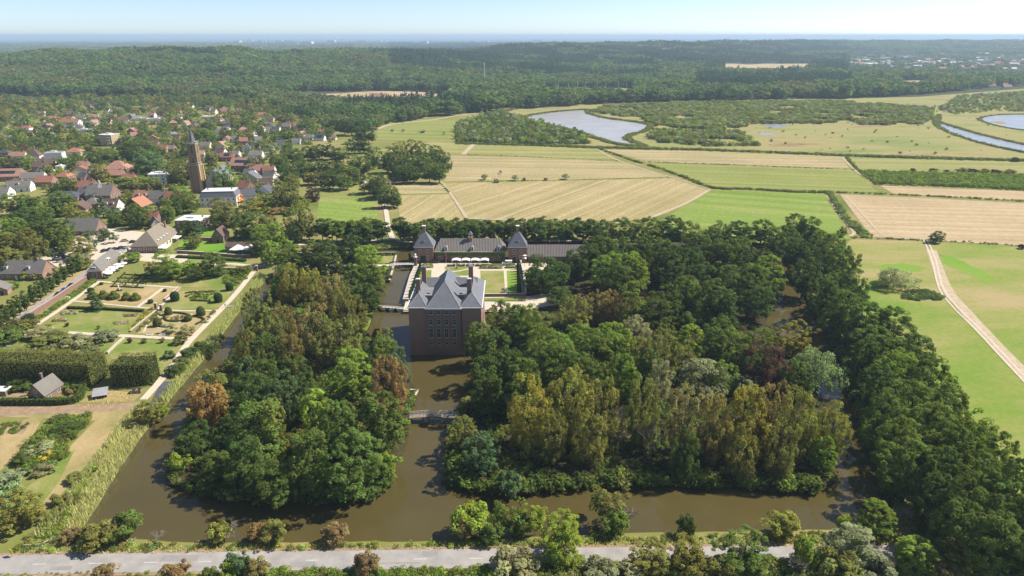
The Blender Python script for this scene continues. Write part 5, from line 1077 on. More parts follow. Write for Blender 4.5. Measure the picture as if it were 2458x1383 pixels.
def gatehouse():
    yf = yat(0, 630); oxl = xat(yf, 4, 1017)
    # the two corner pavilions
    for px0, px1, lab, door in ((995, 1040, 'square brick gate pavilion with pyramid slate roof beside the inner canal', 0), (1221, 1264, 'square brick gate pavilion with pyramid slate roof beside the long low wing', 1)):
        ze = zat(yf, 594); a = xat(yf, 4, px0); b = xat(yf, 4, px1); w = b - a; d = w
        t = thing('gate_pavilion', lab, 'pavilion', ((a + b) / 2, yf + d / 2, 0), 0, 'two gate pavilions')
        HOUSEPTS.append(((a + b) / 2, yf + d / 2, 8))
        MB().box(-w / 2, w / 2, -d / 2, d / 2, -0.3, ze).build('wall', BRICK, t)
        MB().box(-w / 2 - 0.4, w / 2 + 0.4, -d / 2 - 0.4, d / 2 + 0.4, ze, ze + 0.35).build('cornice', PAINT, t)
        zt = zat(yf + d / 2, 557)
        e = w / 2 + 0.42; k = 0.9
        ro = MB().frustum([(-e, -e, ze + 0.352), (e, -e, ze + 0.352), (e, e, ze + 0.352), (-e, e, ze + 0.352)], [(-k, -k, zt), (k, -k, zt), (k, k, zt), (-k, k, zt)]).build('roof', SLATE, t)
        zc = zat(yf + d / 2, 543)
        ch = MB().box(-0.75, 0.75, -0.65, 0.65, zt - 0.6, zc).build('chimney', BRICKD, ro); MB().box(-0.95, 0.95, -0.85, 0.85, zc, zc + 0.35).build('chimney_cap', PAINT, ch)
        dormer(ro, 0, -d / 2 + 1.15, ze + 1.2, 1.5, 1.9, 2.4, SLATE, PAINT, round_top=True)
        for q in (-1.9, 1.7): window(t, q, -d / 2, ze - 2.6, 1.3, 1.4, 'f')
        if door:
            dd = MB().box(-0.75, 0.75, -0.1, 0.02, 0, 3.1).build('door', SHUT, t, (-1.7, -d / 2, 0)); window(dd, 0, -0.08, 3.12, 1.5, 1.2, 'f')
            window(t, 1.7, -d / 2, 1.6, 1.3, 2.2, 'f')
        else:
            window(t, -2.9, -d / 2, 1.4, 0.9, 2.3, 'f'); window(t, 2.0, -d / 2, 1.6, 0.9, 2.2, 'f')
            MB().box(-1.4, 1.4, -0.05, 0.02, 0, 3.6).build('gateway', SHUT, t, (-0.5, -d / 2, 0))
        for q in (-1.8, 1.8): window(t, w / 2, q, ze - 2.6, 1.2, 1.4, 'r')
    # stables between them
    y2 = yf + 1.5; ze = zat(y2, 604); a = xat(y2, 3, 1043); b = xat(y2, 3, 1212); w = b - a; d = 12.5; rz = zat(y2 + d / 2, 572)
    t = thing('stable_range', 'long brick stable range with grey pantile roof and little bell turret', 'building', ((a + b) / 2, y2 + d / 2, 0)); HOUSEPTS.append(((a + b) / 2, y2 + 6, 20))
    MB().box(-w / 2, w / 2, -d / 2, d / 2, -0.3, ze - 0.1).build('wall', BRICK, t)
    ro = MB().hip(-w / 2, w / 2, -d / 2, d / 2, ze, rz - ze, inset=3.2, th=0.12).build('roof', PANT, t)
    MB().box(-w / 2 - 0.35, w / 2 + 0.35, -d / 2 - 0.45, -d / 2 - 0.31, ze - 0.2, ze + 0.03).build('gutter', PAINT, t)
    for q in (-0.36, 0.04, 0.44): dormer(ro, q * w * 0.93, -d / 2 + 0.35, ze + 0.35, 1.5, 1.8, 2.6, LEAD, PAINT, round_top=True)
    tx = xat(y2 + 4, 10, 1129) - (a + b) / 2
    tu = MB().box(tx - 0.95, tx + 0.95, -1.6, 0.3, rz - 3.0, rz + 0.7).build('bell_turret', BRICKD, ro)
    for sx in (-0.75, 0.75):
        for sy in (-0.55, 0.55): MB().box(tx + sx - 0.13, tx + sx + 0.13, -0.65 + sy - 0.13, -0.65 + sy + 0.13, rz + 0.7, rz + 2.4).build('turret_post', PAINT, tu)
    MB().frustum([(tx - 1.1, -1.7, rz + 2.4), (tx + 1.1, -1.7, rz + 2.4), (tx + 1.1, 0.4, rz + 2.4), (tx - 1.1, 0.4, rz + 2.4)], [(tx - 0.05, -0.7, rz + 4.3), (tx + 0.05, -0.7, rz + 4.3), (tx + 0.05, -0.6, rz + 4.3), (tx - 0.05, -0.6, rz + 4.3)]).build('turret_roof', LEAD, tu)
    MB().cyl(tx, -0.65, rz + 1.2, rz + 1.9, 0.4, 0.15, 8).build('bell', IRON, tu)
    for k in range(10):
        q = (k - 4.5) * w / 10.4
        if k in (1, 8): MB().box(-1.1, 1.1, -0.08, 0.02, 0, 2.9).build('door', SHUT if k == 1 else WOOD, t, (q, -d / 2, 0))
        else: window(t, q, -d / 2, 1.2, 1.3, 1.5, 'f')
    # climbing plant along the eaves
    n = 1500; g = rngs(44); C = np.stack([g.uniform(-w / 2, w / 2, n), -d / 2 - g.uniform(0.1, 0.6, n), ze - 0.35 - g.exponential(0.55, n)], 1); C[:, 2] = np.maximum(C[:, 2], 0.2)
    k = g.uniform(size=n) < 0.12; C[k, 0] = w / 2 - g.uniform(0, 2.4, k.sum()); C[k, 2] = g.uniform(0.2, ze, k.sum())
    N = unit(np.array([0, -1, 0.5]) + sphere_dirs(g, n) * 0.7)
    me = soup('creeper', leaf_quads(C, N, 0.55 * g.uniform(0.6, 1.3, n), 0.7, g), 4, LEAF, g.uniform(0, 1, n)); o = ob('creeper', me, None, ((a + b) / 2, y2 + d / 2, 0)); o.color = (*COLR['bright'], 1)
    tag(o, 'green creeper hanging along the eaves of the stable range', 'creeper')
    # low wing on the right
    y3 = yf + 2.0; ze = zat(y3, 615); a = xat(y3, 3, 1266); b = xat(y3, 3, 1420); w = b - a; d = 10
    t = thing('low_wing', 'long low brick wing with plain grey tiled roof running into the trees', 'building', ((a + b) / 2, y3 + d / 2, 0)); HOUSEPTS.append(((a + b) / 2, y3 + 5, 16))
    rz = zat(y3 + d / 2, 588)
    wall_gable(w, d, ze, rz - ze).build('wall', BRICK, t); gable_roof(w, d, ze, rz - ze).build('roof', PANT, t)
    for k in range(7): window(t, (k - 3) * w / 7.4, -d / 2, 0.9, 1.2, 1.6, 'f')
gatehouse()

def wall_line(label, pts, h, mat, cop=COPING, w=0.5, z=0.0, world=False, name='garden_wall', cat='wall', cw=0.2, ch=0.14):
    p = pts if world else P(pts)
    t = thing(name, label, cat, (0, 0, 0))
    ribbon('wall', [q[:2] for q in p], w, z, mat, True, 1, t, h); ribbon('coping', [q[:2] for q in p], w + cw, z + h, cop, True, 1, t, ch)
    return t
def forecourt():
    z = 0.02
    tag(sheet_world('forecourt_gravel', [q[:2] for q in P([(1000, 632), (1264, 632), (1330, 632), (1330, 648), (1262, 655), (1262, 722), (976, 722), (990, 660)])], z, SAND), kind='structure')
    tag(sheet_world('quay_path', [q[:2] for q in P([(968, 744), (1262, 744), (1345, 730), (1345, 700), (1262, 712), (1262, 724), (974, 724)])], z + 0.004, SAND), kind='structure')
    tag(sheet_world('quay_grass', [q[:2] for q in P([(1160, 716), (1262, 713), (1262, 722), (1160, 722)])], z + 0.012, LAWN), kind='structure')
    for pts, m in (([(1153, 650), (1209, 650), (1213, 706), (1154, 706)], LAWN), ([(1216, 650), (1240, 650), (1246, 706), (1219, 706)], LUSH), ([(1068, 640), (1126, 640), (1126, 662), (1066, 662)], LAWN), ([(1008, 650), (1036, 648), (1030, 720), (984, 720)], LAWN)):
        tag(sheet_world('lawn', [q[:2] for q in P(pts)], z + 0.02, m), kind='structure')
    ribbon('gravel_path', [(1067, 648), (1085, 652), (1105, 650), (1127, 645)], 1.2, z + 0.03, SAND)
    # retaining walls and parapets
    wall_line('pale stone parapet along the inner canal beside the forecourt', [(1001, 640), (990, 664), (974, 722)], 1.0, COPING, COPING, 2.4, -0.3)
    wall_line('brick retaining wall in front of the right lawn of the forecourt', [(1156, 712), (1262, 711)], 1.3, BRICK)
    wall_line('brick quay wall rising from the water right of the manor', [(968, 746), (1266, 746)], 1.6, BRICK, COPING, 0.6, -1.9)
    wall_line('brick side wall on the right of the forecourt', [(1262, 712), (1256, 660), (1250, 634)], 2.0, BRICKD)
    wall_line('stepped brick canal wall of the island by the gate bridge', [(951, 612), (945, 638), (935, 673)], 1.3, BRICKR, COPING, 0.7, -1.2)
    wall_line('low brick wall along the back canal left of the gate bridge', [(705, 612), (800, 611), (951, 611)], 1.2, BRICKR, COPING, 0.5)
    tag(sheet_world('island_lawn', [q[:2] for q in P([(705, 615), (945, 614), (940, 632), (700, 634)])], 0.03, LAWN), kind='structure')
    tag(sheet_world('island_lawn', [q[:2] for q in P([(700, 644), (930, 642), (920, 670), (690, 665)])], 0.034, LAWN), kind='structure')
    tag(sheet_world('island_lawn', [q[:2] for q in P([(868, 742), (896, 744), (890, 772), (878, 800), (855, 790)])], 0.034, LUSH), kind='structure')
    tag(sheet_world('shore_grass', [q[:2] for q in P([(985, 945), (1001, 940), (988, 960), (984, 990)])], 0.034, LUSH), kind='structure')
    wall_line('stone landing step at the tip of the wooded island', [(985, 938), (1003, 939), (996, 952)], 0.4, STONE, COPING, 0.5)
    ribbon('island_path', [(560, 634), (640, 640), (800, 638), (935, 637)], 3.0, 0.05, SAND)
    for lab, x, y in (('brick gate pier of the canal bridge nearer the manor', 998, 641), ('brick gate pier of the canal bridge nearer the gatehouse', 1001, 628)):
        p = G(x, y); t = thing('gate_pier', lab, 'gate pier', p, 0, 'gate piers at the canal bridge')
        MB().box(-0.7, 0.7, -0.7, 0.7, -0.3, 5.0).build('pier', BRICKR, t); MB().box(-0.95, 0.95, -0.95, 0.95, 5.0, 5.4).build('cap', COPING, t); MB().lathe([(0.6, 5.4), (0.3, 5.7), (0.65, 6.3), (0.5, 6.8), (0.1, 7.1)], 8).build('urn', PAINT, t)
    # bridges
    def bridge(label, p, q, w, name, deckm, railm, arch, pilem, z=0.35, npile=3, rail=1.1, nrail=12):
        p = G(*p); q = G(*q); d = q - p; L = d.length; t = thing(name, label, 'bridge', (p.x, p.y, 0), math.atan2(d.y, d.x))
        n = 10; m = MB(); R = []
        for s in (-w / 2, w / 2):
            for zz in (-0.28, 0.0):
                R.append([(L * i / n, s, z + arch * (1 - (2 * i / n - 1) ** 2) + zz) for i in range(n + 1)])
        b = R[0] + R[1] + R[2] + R[3]; k = n + 1; fs = []
        for i in range(n): fs += [(k + i, 3 * k + i, 3 * k + i + 1, k + i + 1)[::-1], (i, i + 1, 2 * k + i + 1, 2 * k + i)[::-1], (i, k + i, k + i + 1, i + 1)[::-1], (2 * k + i, 2 * k + i + 1, 3 * k + i + 1, 3 * k + i)[::-1]]
        fs += [(0, 2 * k, 3 * k, k), (n, k + n, 3 * k + n, 2 * k + n)]
        m.add(b, fs); m.build('deck', deckm, t)
        for s in (-w / 2 + 0.06, w / 2 - 0.06):
            r = MB(); zf = lambda x: z + arch * (1 - (2 * x / L - 1) ** 2)
            for i in range(n):
                a, c = L * i / n, L * (i + 1) / n
                for hh in (rail, rail * 0.55): r.tube((a, s, zf(a) + hh), (c, s, zf(c) + hh), 0.05, 0.05, 4)
            r.build('handrail', railm, t)
            for i in range(nrail + 1):
                x = L * i / nrail; MB().box(-0.05, 0.05, -0.05, 0.05, 0, rail).build('rail_post', railm, t, (x, s, zf(x)))
        for i in range(npile):
            x = L * (i + 1) / (npile + 1); MB().box(-0.45, 0.45, -w / 2 + 0.1, w / 2 - 0.1, WL - 0.8, z + arch * (1 - (2 * x / L - 1) ** 2) - 0.3).build('pier', pilem, t, (x, 0, 0))
        return t
    bridge('long timber footbridge on dark piers left of the manor', (872, 737), (968, 741), 2.6, 'footbridge', BRIDGEW, IRON, 0.35, WOODD, 0.3, 4)
    bridge('slender white railed footbridge over the moat in front of the manor', (984, 1002), (1102, 1003), 2.2, 'footbridge', WOOD, PAINT, 0.6, STONE, 0.25, 2, 1.1, 14)
    bridge('stone gate bridge over the inner canal by the gate pavilion', (936, 637), (998, 634), 4.0, 'gate_bridge', COPING, IRON, 0.4, BRICKR, 0.25, 2, 0.9, 8)
    bridge('brick entrance bridge where the garden path meets the island', (604, 641), (672, 638), 4.0, 'entrance_bridge', COPING, BRICKR, 0.3, BRICKR, 0.2, 1, 0.9, 6)
    bridge('small plank bridge from the garden path to the island', (548, 735), (592, 738), 2.0, 'plank_bridge', BRIDGEW, WOOD, 0.1, WOODD, 0.15, 1, 0.9, 5)
    # clipped cones
    cone = MB().lathe([(0.85, 0), (0.9, 0.5), (0.66, 2.0), (0.4, 3.4), (0.12, 4.6), (0.02, 4.9)], 10)
    g = rngs(5); n = 900; tt = g.uniform(0, 1, n) ** 1.3; a = g.uniform(0, 6.28, n); r = 0.98 * (1 - tt) + 0.05
    C = np.stack([np.cos(a) * r, np.sin(a) * r, 0.1 + tt * 4.8], 1); N = unit(np.stack([np.cos(a), np.sin(a), 0 * a + 0.2], 1) + sphere_dirs(g, n) * 0.5)
    CONE = soup('topiary', leaf_quads(C, N, g.uniform(0.2, 0.35, n), 0.7, g), 4, LEAF, g.uniform(0, 1, n))
    for row, p0, p1, nn, lab in ((0, (1010, 645), (984, 718), 11, 'clipped yew cone in the row along the canal parapet'), (1, (1244, 640), (1247, 704), 11, 'clipped yew cone in the row along the right lawn')):
        for i in range(nn):
            t = i / (nn - 1); a = G(*p0); b = G(*p1); q = a.lerp(b, t)
            o = thing('yew_cone', f'{lab}, {ordinal(i)} from the gatehouse', 'topiary', q, i * 1.3, 'yew cones on the forecourt'); k = 0.9 if row == 0 else 1.0
            o.scale = (k * RND.uniform(0.93, 1.07),) * 2 + (k * RND.uniform(0.95, 1.05),)
            c = ob('crown', CONE, o); c.color = (0.035, 0.07, 0.022, 1); MB().cyl(0, 0, -0.2, 3.5, 0.12, 0.05, 6).build('trunk', BARK, o)
    for lab, x0, x1, y in (('round rhododendron bed at the left of the forecourt', 1012, 1040, 643), ('long dome of shrubs behind the right lawn', 1152, 1207, 645), ('short dome of shrubs behind the right lawn', 1214, 1240, 644)):
        a = G(x0, y); b = G(x1, y); w = (b - a).length; g = rngs(int(x0)); n = int(w * 110); C = np.stack([g.uniform(-w / 2, w / 2, n), g.uniform(-1.7, 1.7, n), 0 * g.uniform(size=n)], 1)
        C[:, 2] = 2.0 * np.sqrt(np.clip(1 - (C[:, 1] / 1.8) ** 2 * 0.9 - np.clip(np.abs(C[:, 0]) - w / 2 + 1.5, 0, 9) ** 2 / 2.6, 0.02, 1)) * g.uniform(0.75, 1.05, n)
        me = soup('shrub_bed', leaf_quads(C, unit(np.array([0, 0, 0.8]) + C * np.array([0.1, 0.4, 0.2]) + sphere_dirs(g, n) * 0.6), g.uniform(0.3, 0.5, n), 0.7, g), 4, LEAF, g.uniform(0, 1, n)); o = ob('shrub_bed', me, None, (a + b) / 2 + Vector((0, 1.2, 0))); o.color = (0.13, 0.17, 0.03, 1); tag(o, lab, 'shrubs')
forecourt()

def parasol(label, p, w=3.2, h=2.6, group=None, square=False, n=8):
    t = thing('parasol', label, 'parasol', p, RND.uniform(0, 1), group)
    MB().cyl(0, 0, 0, h + 0.3, 0.04, 0.03, 6).build('pole', PAINT, t); MB().cyl(0, 0, 0, 0.12, 0.4, 0.35, 8).build('base', LEAD, t)
    m = MB(); r = w / 2; ring = [(r * math.cos(2 * math.pi * i / n), r * math.sin(2 * math.pi * i / n), h) for i in range(n)]
    m.add(ring + [(q[0], q[1], h - 0.18) for q in ring] + [(0, 0, h + 0.55)], [(i, (i + 1) % n, 2 * n) for i in range(n)] + [(n + i, n + (i + 1) % n, (i + 1) % n, i) for i in range(n)])
    m.build('canopy', CANVAS, t); return t
def terrace():
    for i, x in enumerate((1095, 1118, 1140.5, 1163)):
        y = yat(3.0, 623); p = Vector((xat(y, 3.0, x), y, 0)); W2 = 4.4; D2 = 3.6
        t = thing('awning', f'white arched terrace awning, {ordinal(i)} from the left in front of the stables', 'awning', p, 0, 'awnings before the stable range')
        m = MB(); n = 6; R = []
        for s in (-W2 / 2, W2 / 2): R.append([(s * (1 if True else 1), -D2 / 2 + D2 * k / n, 2.6 + 0.75 * math.sin(math.pi * k / n)) for k in range(n + 1)])
        R2 = [[(-W2 / 2 + W2 * k / n, s, 2.55 + 0.8 * math.sin(math.pi * (0.12 + 0.76 * k / n))) for k in range(n + 1)] for s in (-D2 / 2, D2 / 2)]
        m.add(R2[0] + R2[1], [(k, k + 1, n + 2 + k, n + 1 + k) for k in range(n)] ); m.add([(q[0], q[1], q[2] - 0.3) for q in R2[0]] + R2[0], [(k, k + 1, n + 2 + k, n + 1 + k) for k in range(n)])
        m.build('canopy', CANVAS, t)
        for sx in (-1, 1):
            for sy in (-1, 1): MB().box(-0.04, 0.04, -0.04, 0.04, 0, 2.8).build('post', PAINT, t, (sx * (W2 / 2 - 0.1), sy * (D2 / 2 - 0.1), 0))
        for k in range(2):
            tb = thing('terrace_table', f'brown terrace table under the {ordinal(i)} awning, {"left" if k == 0 else "right"} one', 'table', p + Vector((-1.1 + 2.2 * k, -0.4, 0)), 0.2 * k, 'terrace tables')
            MB().box(-0.7, 0.7, -0.45, 0.45, 0.7, 0.75).build('table_top', WOOD, tb)
            for sx in (-0.6, 0.6): MB().box(sx - 0.04, sx + 0.04, -0.35, 0.35, 0, 0.7).build('leg', WOODD, tb)
            for sy in (-0.8, 0.8): MB().box(-0.7, 0.7, sy - 0.15, sy + 0.15, 0.42, 0.47).build('bench', BRICKR if k else WOOD, tb)
    # flagpole
    p = G(1071, 640); t = thing('flagpole', 'white flagpole with red flag on the forecourt behind the manor roof', 'flagpole', p)
    MB().cyl(0, 0, 0, 7.5, 0.07, 0.04, 6).build('pole', PAINT, t)
    MB().add([(0.05, 0, 6.9), (0.8, 0.15, 6.3), (0.75, 0.05, 3.6), (0.05, 0, 3.9)], [(0, 1, 2, 3)]).build('flag', plain('red_cloth', (0.5, 0.04, 0.05), None, 2, 0.8), t)
    p = G(1097, 645); t = thing('statue', 'dark stone statue on a pedestal on the forecourt lawn', 'statue', p)
    MB().box(-0.45, 0.45, -0.45, 0.45, -0.1, 1.4).build('pedestal', STONE, t); MB().lathe([(0.2, 1.4), (0.38, 1.7), (0.26, 2.2), (0.36, 2.7), (0.14, 2.95), (0.2, 3.2), (0.05, 3.4)], 8).build('figure', IRON, t)
    # chess-piece like lanterns at the right edge
    for k, z in enumerate((0,)):
        p = G(1259, 640); t = thing('folded_parasol_stack', 'pair of pale round parasols stacked on one pole by the right pavilion', 'parasol', p)
        MB().cyl(0, 0, 0, 6.2, 0.08, 0.06, 6).build('pole', IRON, t)
        for zz in (4.4, 5.8): MB().lathe([(1.05, zz), (1.0, zz + 0.15), (0.2, zz + 0.5)], 10).build('canopy', CANVAS, t)
terrace()
# ------------------------------------------------------------------ church
def church():
    b = G(475, 463); Y = b.y; x = xat(Y, 38, 455.5); w = 22.5 * (Y * CP + 70 * SP) / F
    t = thing('church_tower', 'tall brick church tower with pointed slate spire and two balustrades', 'church tower', (x, Y + w / 2, 0)); HOUSEPTS.append((x, Y + 6, 14))
    z1 = zat(Y, 396); z2 = zat(Y, 345); z3 = zat(Y + w / 2, 306); h = w / 2
    MB().frustum([(-h * 1.1, -h * 1.1, -0.3), (h * 1.1, -h * 1.1, -0.3), (h * 1.1, h * 1.1, -0.3), (-h * 1.1, h * 1.1, -0.3)], [(-h * 1.0, -h * 1.0, z1), (h * 1.0, -h * 1.0, z1), (h * 1.0, h * 1.0, z1), (-h * 1.0, h * 1.0, z1)]).build('lower_stage', CHURCHB, t)
    MB().box(-h * 0.88, h * 0.88, -h * 0.88, h * 0.88, z1, z2).build('upper_stage', CHURCHB, t)
    for sx in (-1, 1):
        for sy in (-1, 1):
            MB().frustum([(sx * h * 1.0 - 0.9, sy * h * 1.0 - 0.9, -0.3), (sx * h * 1.0 + 0.9, sy * h * 1.0 - 0.9, -0.3), (sx * h * 1.0 + 0.9, sy * h * 1.0 + 0.9, -0.3), (sx * h * 1.0 - 0.9, sy * h * 1.0 + 0.9, -0.3)], [(sx * h - 0.55, sy * h - 0.55, z1 * 0.97), (sx * h + 0.55, sy * h - 0.55, z1 * 0.97), (sx * h + 0.55, sy * h + 0.55, z1 * 0.97), (sx * h - 0.55, sy * h + 0.55, z1 * 0.97)]).build('buttress', BRICKY if sx > 0 else CHURCHB, t)
    for z, e in ((z1, h * 1.06), (z2, h * 0.95)):
        m = MB(); m.box(-e, e, -e, e, z - 0.4, z - 0.02 if z == z2 else z + 0.05)
        m.build('cornice', STONE, t)
        r = MB()
        for q in range(7):
            u = -e + 0.15 + (2 * e - 0.3) * q / 6
            for X, Y2 in ((u, -e + 0.15), (u, e - 0.15), (-e + 0.15, u), (e - 0.15, u)): r.box(X - 0.1, X + 0.1, Y2 - 0.1, Y2 + 0.1, z, z + 1.1)
        for s in (-1, 1):
            r.box(-e, e, s * (e - 0.15) - 0.12, s * (e - 0.15) + 0.12, z + 1.1, z + 1.3); r.box(s * (e - 0.15) - 0.12, s * (e - 0.15) + 0.12, -e + 0.28, e - 0.28, z + 1.1, z + 1.298)
        r.build('balustrade', STONE, t)
    k = h * 0.72; n = 8
    sp = MB().frustum([(k * 1.08 * math.cos(math.pi / 8 + i * math.pi / 4), k * 1.08 * math.sin(math.pi / 8 + i * math.pi / 4), z2) for i in range(8)], [(0.08 * math.cos(i * math.pi / 4), 0.08 * math.sin(i * math.pi / 4), z3 - 1) for i in range(8)]).build('spire', SLATE, t)
    MB().cyl(0, 0, z3 - 1.2, z3 + 1.6, 0.06, 0.03, 5).build('weathervane', IRON, sp)
    hh = (z2 - z1)
    for face, X, Y2 in (('f', 0, -h * 0.88), ('r', h * 0.88, 0)):
        window(t, X, Y2, z1 + hh * 0.5, 1.7, hh * 0.42, face, frame=STONE, glass=SHUT, name='belfry_opening'); window(t, X, Y2, z1 + hh * 0.08, 1.5, hh * 0.26, face, frame=STONE, glass=SHUT, name='belfry_opening')
        window(t, X * 1.18, Y2 * 1.18, z1 * 0.1, 2.0, 3.2, face, frame=STONE, glass=SHUT, name='tall_window')
    a = G(510, 470); nx = xat(a.y + 8, 14, 492)
    t = thing('church_nave', 'church nave with steep grey slate roof behind the tower', 'church', (nx + 3, a.y + 25, 0), 0.05); HOUSEPTS.append((nx + 3, a.y + 25, 16))
    wall_gable(11.0, 26, 9.0, 7.5, 'y').build('wall', STONE, t); gable_roof(11.0, 26, 9.0, 7.5, 'y').build('roof', SLATE, t)
    for k in range(5): window(t, 5.5, -10 + k * 5, 2.5, 1.8, 5.5, 'r', frame=STONE)
    window(t, 0, -13, 3, 2.4, 7, 'f', frame=STONE)
church()

